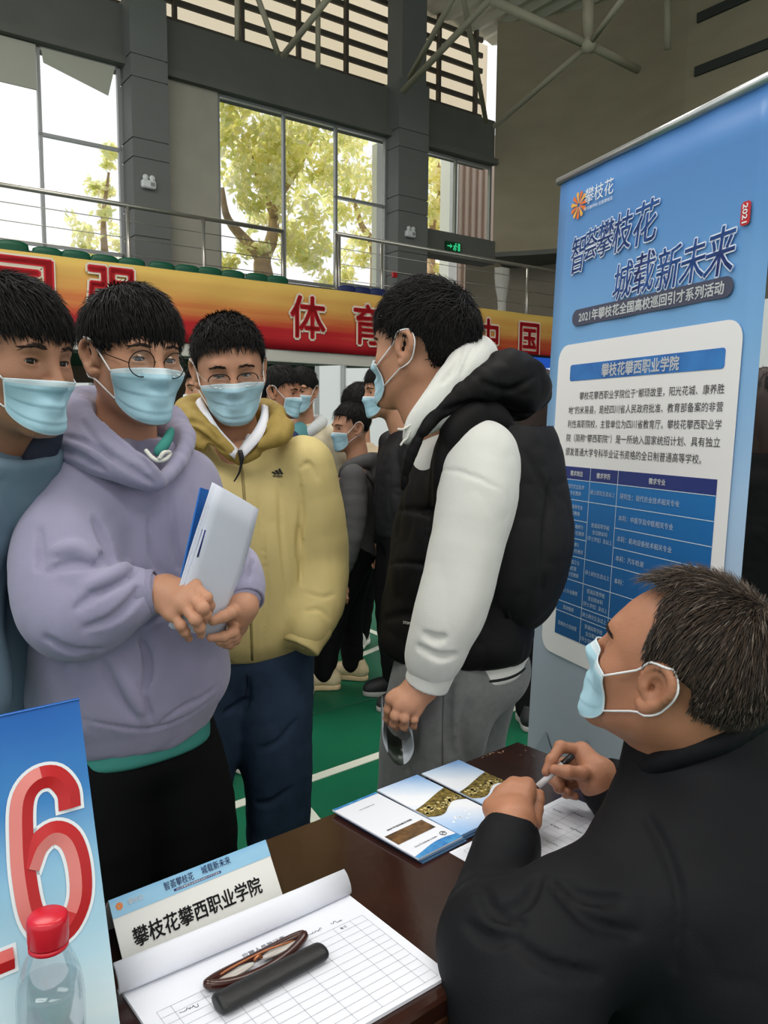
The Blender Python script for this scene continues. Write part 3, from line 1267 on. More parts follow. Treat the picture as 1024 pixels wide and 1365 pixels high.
# roller blind and slack sun cloth in the first window
mb = MB()
wbox(mb, -6.2, -4.72, o0 + .0, o0 + .03, 6.55, 7.22)
tag(mb.build('roller_blind', mat('blind_cloth', (176, 176, 164), .9, .1)), 'grey green roller blind pulled a little way down the tall left window', 'blind')
mb = MB()
A, B, C_, D_ = WP(-4.64, o0 + .0, 7.2), WP(-3.5, o0 + .0, 7.2), WP(-3.62, o0 + .0, 6.72), WP(-4.6, o0 + .05, 7.0)
mb.plate([A, D_, C_, B], .015)
tag(mb.build('sun_cloth', MATS['blind_cloth']), 'slack slanting cloth hanging at the top of the left window beside the roller blind', 'cloth')

# ---- louvres under the roof and the pale sheet behind them
mb = MB()
z = 8.42
while z < 10.2:
    wbox(mb, -16, 5.1, 3.05, 3.11, z, z + .1)
    z += .335
for u in (-5.4, -2.3, -1.0, .2, 1.3, 3.72, 4.8):
    wbox(mb, u, u + .07, 2.95, 3.05, 8.2, 10.5)
struct('wall_louvre', mb, BAR)
m = bpy.data.materials.new('translucent_sheet')
m.use_nodes = True
nt = m.node_tree
nt.nodes.clear()
out = nt.nodes.new('ShaderNodeOutputMaterial')
tl = nt.nodes.new('ShaderNodeBsdfTranslucent')
tl.inputs[0].default_value = (.68, .64, .57, 1)
nt.links.new(tl.outputs[0], out.inputs[0])
mb = MB()
wbox(mb, -16, 5.6, 3.45, 3.47, 8.3, 10.3)
struct('wall_translucent', mb, m)

# ---- curved wall, recess under it and the right hand wall
crv = [(2.43, 18.76), (3.94, 18.2), (5.0, 17.25), (5.68, 16.0)]
cp = spline([(x, y, 0) for x, y in crv], 40)
tail = np.array([.587, -.81, 0])


def ribbon(path, z0, z1, th=.2):
    m = MB()
    V = []
    path = np.asarray(path)
    T = np.gradient(path, axis=0)
    T /= np.linalg.norm(T, axis=1)[:, None]
    N = np.stack([T[:, 1], -T[:, 0], 0 * T[:, 0]], 1)
    for p, n in zip(path, N):
        for q in (p, p - n * th):
            for zz in (z0, z1):
                V.append((q[0], q[1], zz))
    F = []
    for i in range(len(path) - 1):
        a, b = 4 * i, 4 * i + 4
        F += [[a, b, b + 1, a + 1], [a + 2, a + 3, b + 3, b + 2], [a, a + 2, b + 2, b], [a + 1, b + 1, b + 3, a + 3]]
    return m.add(V, F)


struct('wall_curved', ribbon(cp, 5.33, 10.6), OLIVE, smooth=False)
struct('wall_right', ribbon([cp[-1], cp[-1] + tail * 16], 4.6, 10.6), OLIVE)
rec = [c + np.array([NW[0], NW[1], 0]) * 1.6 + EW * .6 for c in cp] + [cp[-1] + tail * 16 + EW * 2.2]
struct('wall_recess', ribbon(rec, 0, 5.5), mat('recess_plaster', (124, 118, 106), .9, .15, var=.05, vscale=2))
struct('trim_canopy', ribbon(np.vstack([cp, [cp[-1] + tail * 16]]), 5.24, 5.34, 1.7), GREY)
mb = MB()
Rr = np.stack([tail, np.array([.81, .587, 0]), np.array([0, 0, 1.])], 1)
for zc in (9.0, 8.05):
    mb.box(cp[-1] + tail * 5 + np.array([0, 0, zc]) - np.array([.81, .587, 0]) * .02, (9.6, .06, .17), Rr)
struct('trim_stripe', mb, mat('wall_groove', (50, 52, 50), .8))

# ---- roof truss members, each a thing of its own pipe
TR = [((442, -8), (377, 75), 12.6, 13.6, .05), ((342, -8), (371, 73), 13.2, 13.6, .045), ((316, -8), (316, 54), 13.4, 13.4, .04),
      ((424, -8), (424, 90), 14.2, 14.2, .045), ((607, -8), (546, 104), 14, 16.0, .05), ((660, -8), (537, 122), 14, 16.0, .06),
      ((617, -8), (648, 162), 14.5, 17.5, .05), ((655, 0), (785, 60), 13.5, 13.5, .075), ((785, 60), (850, 93), 13.5, 14.5, .07),
      ((785, 60), (832, -4), 13.5, 12.5, .045), ((785, 60), (660, 168), 13.5, 16.5, .05), ((784, -6), (785, 58), 13.4, 13.5, .09), ((890, -6), (890, 66), 14.8, 15.0, .06)]
trs = empty('roof_truss', at(785, 60, 13.5))
for a, b, ya, yb, r in TR:
    mb = MB()
    mb.tube([at(*a, ya), at(*b, yb)], r, 10)
    mb.build('truss_pipe', TRUSS, trs, True)
mb = MB()
mb.lathe([(0, -.12), (.09, -.1), (.13, 0), (.09, .1), (0, .12)], at(785, 60, 13.5), 16)
mb.build('joint', TRUSS, trs, True)
trs['kind'] = 'structure'

# ---- balcony: slab, fascia, trim, what lies under it
mb = MB()
wbox(mb, -16, 9, 0.02, 2.7, 2.35, 2.6)
wbox(mb, -16, 9, .35, 2.7, 2.6, 3.2)
struct('floor_balcony', mb, GREY)
mb = MB()
wbox(mb, -16, 9, .0, .12, 2.5, 3.56)
struct('wall_fascia', mb, GREY)
mb = MB()
wbox(mb, -16, 5.2, -.06, .14, 2.38, 2.57, bev=.01)
struct('trim_fascia', mb, mat('fascia_trim', (196, 192, 184), .6, .3))
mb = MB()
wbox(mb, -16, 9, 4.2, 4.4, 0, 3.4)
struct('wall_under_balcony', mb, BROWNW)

# red and yellow cheering banner along the balcony front
BAN = gradient('cheer_banner_print', [(0., (160, 20, 34)), (.22, (184, 32, 38)), (.4, (198, 92, 52)), (.62, (214, 150, 78)), (1., (222, 186, 98))], 2, 0., 1.0, noise=.75, nscale=(.22, .22, 5), rough=.6)
zb, zt = 2.57, 3.57
mb = MB()
V, F = [], []
us = np.linspace(-16, 4.9, 140)
for u in us:
    for k in range(7):
        z_ = zb + (zt - zb) * k / 6
        w_ = .012 * math.sin(u * 2.1 + k) + .01 * math.sin(u * 5.3 - k * .8)
        V.append(WP(u, -.1 + w_, z_))
for i in range(len(us) - 1):
    for k in range(6):
        F.append([i * 7 + k, (i + 1) * 7 + k, (i + 1) * 7 + k + 1, i * 7 + k + 1])
mb.add(V, F)
ban = mb.build('cheering_banner', BAN, None, True, org=WP(-2, -.1, zb))
md = ban.modifiers.new('thickness', 'SOLIDIFY')
md.thickness = .006
tag(ban, 'long red and yellow banner with big red characters along the balcony front', 'banner')
RED_T = mat('banner_red', (196, 30, 40), .6, .3)
WHT_T = mat('banner_outline', (226, 214, 196), .6, .3)
for ch, xc, yc, hh, ww in (('国', 24, 386, .8, .84), ('强', 152, 398, .8, .66), ('体', 411, 423, .64, .62), ('育', 491, 433, .64, .56), ('中', 651, 448, .62, .5), ('国', 706, 453, .62, .52)):
    c = wpx(xc, yc, -.135)
    mr = MB()
    put_text(mr, ch, c, EW, (0, 0, 1), w=ww, h=hh, bold=.03)
    chn = mr.build('lettering', RED_T, ban)
    mw = MB()
    outline(mw, ch, c + NW * .004, EW, (0, 0, 1), ww, hh, .0, .042)
    mw.build('lettering_outline', WHT_T, chn)

# green and blue seats on the first row behind the banner
SEAT_G = mat('seat_green', (22, 84, 60), .45, .4)
SEAT_B = mat('seat_blue', (34, 46, 92), .45, .4)


def seat_mesh(c, m):
    mb = MB()
    V, F = [], []
    nu, nv = 9, 6
    for j in range(nv + 1):
        for i in range(nu + 1):
            s_ = i / nu * 2 - 1
            t = j / nv
            wd = .21 * (1 - .12 * t ** 3)
            V.append(c + EW * (s_ * wd) + NW * (-.06 * (1 - s_ * s_) * .6 - .05 * t) + np.array([0, 0, .05 + .34 * t - .03 * abs(s_) ** 4 * t]))
    for j in range(nv):
        for i in range(nu):
            a = j * (nu + 1) + i
            F.append([a, a + 1, a + nu + 2, a + nu + 1])
    mb.add(V, F)
    return mb


def make_seat(c, m):
    r = empty('stadium_seat', c)
    b = seat_mesh(c, m).build('backrest', m, r, True)
    md_ = b.modifiers.new('t', 'SOLIDIFY')
    md_.thickness = .02
    mb = MB()
    mb.box(c + NW * .2 + np.array([0, 0, .05]), (.4, .4, .04), RW, bev=.015)
    mb.build('seat_pan', m, r)
    return r


seat_px = [(16, 328), (62, 337), (100, 341), (138, 347), (174, 351), (214, 356), (248, 360), (278, 363), (309, 367), (341, 371), (368, 374)]
g0 = None
names = ['first', 'second', 'third', 'fourth', 'fifth', 'sixth', 'seventh', 'eighth', 'ninth', 'tenth', 'eleventh']
for i, (x, y) in enumerate(seat_px):
    c = wpx(x, y - 3, .22) - np.array([0, 0, .36])
    if g0 is None:
        g0 = make_seat(c, SEAT_G)
        r = g0
    else:
        r = g0.copy()
        COL.objects.link(r)
        r.location = c
        for ch in list(g0.children):
            d = ch.copy()
            COL.objects.link(d)
            d.parent = r
    tag(r, f'green plastic seat behind the banner, {names[i]} green one from the left', 'seat', 'green balcony seats')
g1 = None
for i, (x, y) in enumerate([(462, 388), (481, 390), (502, 392)]):
    c = wpx(x, y - 4, .22) - np.array([0, 0, .36])
    if g1 is None:
        g1 = make_seat(c, SEAT_B)
        r = g1
    else:
        r = g1.copy()
        COL.objects.link(r)
        r.location = c
        for ch in list(g1.children):
            d = ch.copy()
            COL.objects.link(d)
            d.parent = r
    tag(r, f'dark blue plastic seat behind the banner, {names[i]} blue one from the left', 'seat', 'blue balcony seats')


# steel railings with wires
def railing(p_top, post_px, label, off=.9, close=(False, False)):
    a, b = wpx(*p_top[0], off), wpx(*p_top[1], off)
    zt_ = (a[2] + b[2]) / 2
    a[2] = b[2] = zt_
    r = empty('balcony_railing', np.array([a[0], a[1], 3.2]))
    d = (b - a) / np.linalg.norm(b - a)
    L = np.linalg.norm(b - a)
    m = MB()
    m.tube([a, b], .035, 10)
    m.build('handrail', STEEL, r, True)
    for px in post_px:
        p = wpx(px, 350, off)
        t = np.clip((p - a) @ d, 0, L)
        q = a + d * t
        m = MB()
        m.tube([(q[0], q[1], 3.2), (q[0], q[1], zt_)], .03, 8)
        m.build('post', STEEL, r, True)
    for k in range(5):
        m = MB()
        z_ = 3.42 + (zt_ - 3.5) * k / 4.6
        m.tube([(a[0], a[1], z_), (b[0], b[1], z_)], .007, 5)
        m.build('wire', STEEL, r, True)
    tag(r, label, 'railing')


railing(((-120, 225), (377, 309)), (172, 272, 377), 'steel wire railing along the balcony in front of the tall left windows')
railing(((448, 323), (900, 381)), (448, 452, 509, 704), 'steel wire railing along the balcony in front of the exit door')

# emergency lamps and exit sign
for x, y, lb in ((198, 246, 'white twin emergency lamp fixed to the grey column beside the left window'), (547, 312, 'white twin emergency lamp fixed to the grey column left of the exit sign')):
    c = wpx(x, y, 2.1)
    r = empty('emergency_light', c)
    mb = MB()
    mb.box(c, (.24, .1, .13), RW, bev=.02)
    mb.build('housing', WHITEP, r)
    for s_ in (-1, 1):
        m2 = MB()
        m2.lathe([(0, 0), (.04, .0), (.05, .05), (.046, .06), (0, .06)], c + EW * s_ * .055 + np.array([0, 0, .1]) + NW * .02, 14, R=np.stack([EW, np.array([0, 0, 1.]), -NW], 1))
        m2.build('lamp_head', WHITEP, r, True)
    m3 = MB()
    m3.box(c - NW * .052 + EW * .055, (.07, .01, .06), RW)
    m3.build('battery_label', mat('grey_label', (140, 140, 138), .6), r)
    tag(r, lb, 'light')
c = wpx(604, 329, 2.4)
ex = empty('exit_sign', c)
mb = MB()
mb.box(c, (.42, .05, .2), RW)
mb.build('housing', mat('exit_green', (10, 74, 40), .5), ex)
m = bpy.data.materials.new('exit_glow')
m.use_nodes = True
m.node_tree.nodes['Principled BSDF'].inputs['Emission Color'].default_value = (.05, .8, .35, 1)
m.node_tree.nodes['Principled BSDF'].inputs['Emission Strength'].default_value = .55
m.node_tree.nodes['Principled BSDF'].inputs['Base Color'].default_value = (.02, .3, .1, 1)
mb = MB()
f_ = lambda x, z_: c - NW * .03 + EW * x + np.array([0, 0, z_])
mb.plate([f_(-.18, -.012), f_(-.1, -.012), f_(-.1, -.045), f_(-.04, 0), f_(-.1, .045), f_(-.1, .012), f_(-.18, .012)], .006, nrm=-NW)
mb.tube([f_(.05, .03), f_(.02, -.01), f_(.06, -.05), f_(.03, -.08)], .014, 6)
mb.tube([f_(.02, -.01), f_(-.01, -.07)], .014, 6)
mb.tube([f_(-.01, .01), f_(.05, .025), f_(.09, .0)], .012, 6)
mb.lathe([(0, -.022), (.022, 0), (0, .022)], f_(.055, .06), 10)
mb.plate([f_(.12, -.08), f_(.18, -.08), f_(.18, .08), f_(.12, .08)], .006, nrm=-NW)
mb.build('running_figure', m, ex)
tag(ex, 'small green exit sign on the grey beam above the balcony door', 'sign')

# fire call point on the second column, white curtain by the door
c = wpx(526, 366, 2.1)
mb = MB()
mb.box(c, (.12, .06, .12), RW, bev=.01)
al = mb.build('fire_alarm', mat('alarm_red', (190, 30, 40), .4), None, org=c)
tag(al, 'small red fire call point on the grey column below the emergency lamp', 'alarm')
mb = MB()
V, F = [], []
for j in range(9):
    z_ = 3.2 + 1.75 * j / 8
    w_ = .2 - .12 * math.exp(-((j - 4.2) / 1.6) ** 2)
    for k in range(20):
        t = 2 * math.pi * k / 20
        V.append(WP(5.05 + w_ * math.cos(t) * (1 + .2 * math.sin(5 * t)), 2.2 + .1 * math.sin(t), z_))
for j in range(8):
    for k in range(20):
        F.append([j * 20 + k, j * 20 + (k + 1) % 20, (j + 1) * 20 + (k + 1) % 20, (j + 1) * 20 + k])
mb.add(V, F)
cu = mb.build('curtain', mat('white_curtain', (206, 204, 196), .9, .1), None, True, org=WP(5.05, 2.2, 3.2))
tag(cu, 'white curtain tied in at its middle beside the balcony door', 'curtain')

# outside: ribbed pink building, pale pillar and trees
mb = MB()
ub = float((wpx(607, 300, 6) - P0) @ EW)
wbox(mb, ub, 12, 6, 6.4, 0, 9.5)
for k in range(18):
    wbox(mb, ub + .05 + k * .24, ub + .15 + k * .24, 5.92, 6.0, 0, 9.5)
tag(mb.build('building', mat('pink_cladding', (206, 184, 172), .8, .2)), 'pinkish ribbed building seen through the window over the exit', 'building')
mb = MB()
ua = float((wpx(502, 300, 5) - P0) @ EW)
wbox(mb, ub - .3, ub, 5.9, 6.3, 0, 9.5)
wbox(mb, ua, ua + .9, 5.0, 5.2, 0, 8.1)
tag(mb.build('pillar_outside', mat('outside_pillar', (248, 248, 246), .8, .2)), kind='structure')

LEAFM = mat('leaf', (196, 200, 96), .6, .3, attr='leafc')
_nt = LEAFM.node_tree
_b = _nt.nodes['Principled BSDF']
_tl = _nt.nodes.new('ShaderNodeBsdfTranslucent')
_mx = _nt.nodes.new('ShaderNodeMixShader')
_mx.inputs[0].default_value = .6
_at = [q for q in _nt.nodes if q.type == 'ATTRIBUTE'][0]
_nt.links.new(_at.outputs['Color'], _tl.inputs[0])
_nt.links.new(_b.outputs[0], _mx.inputs[1])
_nt.links.new(_tl.outputs[0], _mx.inputs[2])
_nt.links.new(_mx.outputs[0], _nt.nodes['Material Output'].inputs[0])
BARK = mat('bark', (186, 160, 132), .9, .1, var=.2, vscale=6, bump=.3, bscale=20)


def tree(px, base_y, off, limbs, clusters, label, n=2600, seed=1, ls=.10):
    rs = np.random.RandomState(seed)
    b = wpx(px, base_y, off)
    b[2] = 0
    r = empty('tree', b)
    mb = MB()
    for pts, r0, r1 in limbs:
        P = spline([wpx(x, y, off + o_) for x, y, o_ in pts], 12)
        mb.tube(P, np.linspace(r0, r1, 12), 8)
    top = wpx(*limbs[0][0][0][:2], off)
    mb.tube([b, top], [limbs[0][1] * 1.3, limbs[0][1]], 8)
    mb.build('trunk', BARK, r, True)
    V, Cc = [], []
    tot = sum(c_[3] for c_ in clusters)
    for x, y, rad, wgt, dz in clusters:
        c_ = wpx(x, y, off + dz)
        k = int(n * wgt / tot)
        sub = c_ + rs.randn(max(2, k // 45), 3) * rad * .45
        ctr = sub[rs.randint(0, len(sub), k)] + rs.randn(k, 3) * rad * .17
        a = rs.randn(k, 3)
        a /= np.linalg.norm(a, axis=1)[:, None]
        t = np.cross(a, rs.randn(k, 3))
        t /= np.linalg.norm(t, axis=1)[:, None]
        sz = ls * (.5 + rs.rand(k))[:, None]
        V.append(np.stack([ctr - a * sz, ctr + t * sz * .45 + a * .0, ctr + a * sz, ctr - t * sz * .45], 1))
        h = rs.rand(k, 1)
        c0, c1, c2 = [np.array(srgb(q)) for q in ((250, 245, 185), (230, 234, 170), (254, 248, 215))]
        Cc.append(np.where(h < .4, c0, np.where(h < .75, c1, c2)))
    V = np.vstack(V)
    Cc = np.vstack(Cc)
    idx = np.arange(len(V) * 4).reshape(-1, 4)
    o = mesh_obj('crown', V.reshape(-1, 3), idx, LEAFM, r, False)
    ca = o.data.color_attributes.new('leafc', 'FLOAT_COLOR', 'POINT')
    cc = np.ones((len(V), 4, 4), np.float32)
    cc[..., :3] = Cc[:, None]
    ca.data.foreach_set('color', cc.ravel())
    tag(r, label, 'tree')


tree(352, 372, 6.0, [([(352, 372, 0), (350, 345, 0), (362, 320, .2), (368, 270, .5), (375, 200, 1)], .24, .06), ([(350, 345, 0), (325, 318, .1), (303, 290, -.1), (296, 250, -.2)], .17, .05), ([(366, 290, .3), (345, 240, .3), (330, 190, .2)], .1, .03), ([(368, 270, .5), (400, 220, .8), (425, 170, 1)], .09, .03)],
     [(320, 175, .9, 1, 0), (365, 165, .9, 1, 0), (410, 185, .9, 1, .5), (330, 215, .8, 1, 0), (380, 225, .9, 1, .5), (425, 235, .8, 1, .5), (345, 262, .7, .8, 0), (415, 290, .8, .9, .5), (395, 330, .7, .8, .3), (312, 350, .5, .5, 0), (430, 350, .6, .6, .4), (310, 135, .7, .8, 0), (440, 150, .7, .8, .4)],
     'broad tree with thin yellow green leaves and a forked trunk behind the middle window', 7000, 1)
tree(500, 372, 8.5, [([(500, 400, 0), (498, 330, 0), (482, 300, 0), (470, 260, .2)], .16, .05), ([(498, 330, 0), (505, 290, 0), (492, 240, .2)], .1, .03)],
     [(470, 215, .9, 1, 0), (492, 240, .9, 1, 0), (465, 280, .8, 1, 0), (480, 190, .8, .8, 0), (505, 285, .6, .7, 0), (470, 350, .6, .8, 0), (490, 320, .6, .6, 0)],
     'yellow leaved tree behind the right part of the middle window', 2400, 2)
tree(575, 330, 7.5, [([(575, 345, 0), (578, 290, 0), (590, 245, 0), (583, 215, 0)], .12, .04)],
     [(575, 220, .7, 1, 0), (590, 250, .7, 1, 0), (572, 285, .7, 1, 0), (592, 300, .6, .8, 0), (585, 360, .5, .8, 0)],
     'small yellow green tree behind the window over the balcony door', 1800, 3)
tree(140, 330, 9, [([(140, 345, 0), (138, 290, 0), (145, 230, 0)], .1, .03)],
     [(143, 185, .5, .5, 0), (146, 215, .5, .6, 0), (128, 300, .7, 1, 0), (140, 270, .5, .7, 0), (115, 325, .6, .8, 0), (20, 335, .5, .4, 0)],
     'pale tree low in the tall left window, mostly lost in the glare', 900, 4)


# ---- under the balcony: display boards, poster, screen
def board(x0, x1, ytop, d0, d1, name, label, m=WHITEP, zb_=.0):
    a, b = at(x0, ytop, d0), at(x1, ytop, d1)
    z_ = a[2]
    r = empty(name, np.array([(a[0] + b[0]) / 2, (a[1] + b[1]) / 2, 0]))
    u = (b - a) * np.array([1, 1, 0])
    L = np.linalg.norm(u)
    u /= L
    n = np.array([-u[1], u[0], 0])
    R = np.stack([u, n, np.array([0, 0, 1.])], 1)
    mb_ = MB()
    mb_.box((a + b) / 2 * np.array([1, 1, 0]) + np.array([0, 0, (z_ + zb_) / 2 + .03]), (L - .04, .03, z_ - zb_ - .06), R)
    mb_.build('panel', m, r)
    mb_ = MB()
    for q in (a, b):
        mb_.box((q[0], q[1], z_ / 2), (.04, .04, z_), R)
    mb_.build('frame', FRAME, r)
    tag(r, label, 'board')
    return r, a, b, u, n


board(424, 458, 488, 7.0, 6.9, 'display_board', 'tall blank white display board behind the man in the dark collar')
board(458.5, 545, 491, 6.9, 6.8, 'display_board', 'wide blank white display board behind the curly haired person')
board(60, 122, 511, 8.6, 8.4, 'display_board', 'low white display board glimpsed between the two leftmost heads')
board(1003, 1120, 402, 7.2, 6.4, 'display_board', 'white display board to the right behind the blue roll up banner')
pr_, a, b, u, n = board(403, 423.5, 502, 7.4, 7.3, 'poster_board', 'small white notice with brown brush characters beside the tall blank board')
mb = MB()
cc = (a + b) / 2
put_text(mb, '职', cc + np.array([0, 0, -.07]) - u * .01 - n * .02, u, (0, 0, 1), h=.075, bold=.0)
put_text(mb, '位', cc + np.array([0, 0, -.15]) + u * .03 - n * .02, u, (0, 0, 1), h=.085, bold=.0)
mb.build('lettering', mat('brown_ink', (150, 96, 52), .6), pr_)

c = wpx(735, 505, -.6)
sc_ = empty('led_screen', np.array([c[0], c[1], 0]))
mb = MB()
mb.box(c + EW * .6 + np.array([0, 0, -.35]), (2.6, .12, 1.55), RW)
mb.build('housing', mat('black_plastic', (18, 18, 20), .5), sc_)
m = bpy.data.materials.new('screen_blue')
m.use_nodes = True
bq = m.node_tree.nodes['Principled BSDF']
bq.inputs['Base Color'].default_value = (.0, .01, .06, 1)
bq.inputs['Emission Color'].default_value = (.012, .075, .42, 1)
bq.inputs['Emission Strength'].default_value = .9
mb = MB()
mb.box(c + EW * .6 + np.array([0, 0, -.35]) - NW * .065, (2.5, .02, 1.45), RW)
mb.build('screen', m, sc_)
mb = MB()
put_text(mb, '观看大', c - NW * .08 + EW * .02 + np.array([0, 0, .12]), EW, (0, 0, 1), h=.16, bold=.01)
m = bpy.data.materials.new('screen_white')
m.use_nodes = True
m.node_tree.nodes['Principled BSDF'].inputs['Emission Color'].default_value = (.75, .85, 1, 1)
m.node_tree.nodes['Principled BSDF'].inputs['Emission Strength'].default_value = .7
mb.build('lettering', m, sc_)
tag(sc_, 'bright blue screen with white characters under the balcony beside the backpack', 'screen')
# ------------------------------------------------------------------ clothes
LILAC = mat('lilac_fleece', (146, 142, 166), .9, .1, var=.04, vscale=14, bump=.12, bscale=500, sheen=.25)
LILAC_D = mat('lilac_rib', (136, 132, 155), .92, .1, bump=.3, bscale=260, stretch=(1, 1, .15), sheen=.2)
BLACK = mat('black_cloth', (13, 13, 14), .85, .15, var=.1, vscale=8, bump=.1, bscale=400)
TEAL = mat('teal_shirt', (62, 132, 122), .85, .15, bump=.1, bscale=500)
CORD = mat('white_cord', (216, 214, 206), .8, .15, bump=.2, bscale=600)
YELLOW = mat('straw_yellow_shell', (204, 185, 124), .62, .3, var=.04, vscale=10, bump=.06, bscale=300)
OLIVE_H = mat('mustard_hood', (156, 132, 66), .65, .3, var=.05, vscale=10, bump=.08, bscale=300)
SHIRT = mat('white_shirt', (222, 222, 228), .8, .2, bump=.06, bscale=500)
DENIM = mat('dark_denim', (50, 66, 88), .85, .15, var=.14, vscale=30, bump=.15, bscale=700)
PUFF = mat('black_nylon', (9, 7, 8), .62, .18, var=.1, vscale=6, bump=.06, bscale=260)
FLEECE_W = mat('white_fleece', (208, 208, 202), .9, .1, var=.02, vscale=12, bump=.12, bscale=500, sheen=.2)
GREYP = mat('grey_sweat', (112, 114, 113), .92, .1, var=.1, vscale=60, bump=.15, bscale=500, sheen=.2)
SLATE = mat('slate_blue_jacket', (96, 116, 130), .75, .2, var=.05, vscale=10, bump=.08, bscale=400)
SLATE_D = mat('dark_collar', (44, 48, 62), .75, .2)
NAVY = mat('black_navy_jacket', (11, 12, 16), .7, .2, var=.08, vscale=8, bump=.08, bscale=420)
ZIPM = mat('black_puller', (18, 18, 18), .5, .4)


def person(head, extra, label, skin, org, core_mesh=None):
    ms = [head.mesh()] + extra + ([core_mesh] if core_mesh is not None else [])
    V, Q = join(ms)
    p = mesh_obj('person', V, Q, skin, None, True, org=org)
    tag(p, label, 'person')
    return p


def on_surface(F, px, lift=.001, n=30):
    P = F.seen(spline(np.asarray(px, float), n))
    return P + F.grad(P) * lift


def seam(F, px, r, name, m, parent, lift=.0, n=30, flat=None):
    P = on_surface(F, px, lift, n)
    if len(P) < 3:
        return None
    mb = MB()
    mb.tube(P, r, 6, flat=flat)
    return mb.build(name, m, parent, True)


# ================================================================== student in the lilac hoodie
gA = np.array([-.47, 1.47, 0])
RA = frame(45)
WA = lambda x, y, z: gA + RA @ np.array([x, y, z])
hA = Head(at(177, 479, 1.45), frame(45, 4, 0), .93, neck=[WA(0, -.02, 1.40), WA(0, -.015, 1.30)], neck_r=(.052, .064))
shR, elR, wrR = at(95, 645, 1.38), at(82, 815, 1.27), at(205, 790, 1.275)
shL, elL, wrL = at(240, 650, 1.56), at(284, 780, 1.58), at(324, 788, 1.378)
# hands
_d = lambda L: [at(190 + x / 6.4, 740 + y / 6.4, Y) for x, y, Y in L]
hndR = hand_mesh(at(218, 791, 1.272), _d([(440, 262, 1.262), (410, 352, 1.246), (345, 425, 1.236), (255, 505, 1.236)]),
                 [_d([(440, 262, 1.262), (545, 365, 1.245), (570, 430, 1.255), (566, 480, 1.262)]),
                  _d([(410, 352, 1.246), (515, 450, 1.226), (538, 510, 1.238), (522, 562, 1.246)]),
                  _d([(345, 425, 1.236), (452, 550, 1.222), (488, 620, 1.232), (500, 680, 1.242)]),
                  _d([(255, 505, 1.236), (328, 600, 1.226), (362, 655, 1.232), (398, 712, 1.245)])],
                 _d([(230, 260, 1.275), (330, 270, 1.296), (420, 330, 1.302), (480, 380, 1.302)]), arm=at(180, 795, 1.275), fr=.0086, pr=.0135, wr=.026)
hndL = hand_mesh(at(324, 808, 1.352), _d([(790, 560, 1.35), (800, 590, 1.362), (805, 620, 1.372), (810, 650, 1.38)]),
                 [_d([(785, 570, 1.345), (775, 655, 1.325), (690, 695, 1.305), (580, 706, 1.292)]),
                  _d([(800, 600, 1.362), (780, 690, 1.345), (715, 725, 1.33), (650, 735, 1.325)]),
                  _d([(808, 625, 1.372), (785, 715, 1.36), (730, 750, 1.345), (670, 752, 1.342)]),
                  _d([(812, 650, 1.38), (795, 725, 1.372), (750, 765, 1.362), (700, 770, 1.358)])],
                 _d([(800, 470, 1.34), (755, 492, 1.315), (690, 525, 1.297), (598, 562, 1.283)]), arm=at(325, 782, 1.385), fr=.0084, pr=.0125, wr=.022)
pA = person(hA, [hndR.mesh(), hndL.mesh()], 'young man in a lilac hoodie and round glasses holding a blue folder and papers', SKIN, gA,
            core(gA, 45, 1.68, [[shR, elR, wrR], [shL, elL, wrL]]))
hA.eyes(pA, (4, 10), open_=.8)
hA.brows(pA, .001, .9)
hA.hair(pA, 'fringe', 11, 4600, top=.014, side=.006, front=.036, messy=.16, length=.036, part_x=.1)
hA.mask(pA)
hA.glasses(pA, (.0235, .0235), z=-.008)

lo, hi = np.array([-.72, 1.10, .78]), np.array([-.2, 1.78, 1.50])
T = Field(lo, hi, .0046)
T.loft(gA, RA, [(.835, .01, 0, .15, .12), (.875, .012, .005, .162, .132), (.93, .012, .01, .18, .146), (1.05, .012, .01, .178, .142), (1.18, .01, .005, .172, .13), (1.28, 0, 0, .16, .112), (1.345, 0, -.005, .128, .09), (1.39, 0, -.01, .082, .072)])
T.limb([shL, at(256, 720, 1.6), elL, at(312, 756, 1.46), wrL], [.078, .07, .06, .044, .036], k=.03, folds=.001, seed=2)
T.stroke([(330, 690), (336, 740), (330, 775)], .006)
T.limb([at(112, 634, 1.40), at(92, 704, 1.33), at(87, 768, 1.285), at(102, 812, 1.265), at(142, 806, 1.262), at(185, 792, 1.27)], [.066, .08, .086, .08, .062, .043], k=.03, n=18, folds=.0012, seed=5)
T.cone(WA(0, .07, 1.48), WA(0, .08, 1.325), .06, .015, op='-', k=.012)
# soft broad folds, then the creases that the photo shows
T.noise(.006, 11, 3, stretch=(1, 1, .6))
T.noise(.0035, 22, 8, ridged=True, stretch=(1, 1, .5))
for path, r in (([(62, 762), (95, 752), (128, 756)], .005), ([(128, 756), (140, 742), (152, 757)], .005), ([(100, 812), (130, 790), (165, 770), (180, 758)], .007),
                ([(112, 838), (150, 825), (178, 800), (186, 784)], .006), ([(60, 850), (95, 868), (140, 866)], .005), ([(52, 705), (54, 740), (52, 760)], .0035),
                ([(125, 690), (140, 720), (154, 752)], .007), ([(135, 880), (160, 930), (185, 965)], .003), ([(200, 690), (205, 740), (215, 765)], .004), ([(228, 660), (232, 720), (240, 760)], .004)):
    T.stroke(path, r, 0., .008)
for path, r in (([(70, 735), (100, 730), (125, 742)], .006), ([(120, 780), (150, 765), (172, 752)], .006), ([(150, 880), (172, 920), (190, 950)], .003)):
    T.stroke(path, r, .002, .012, '+')
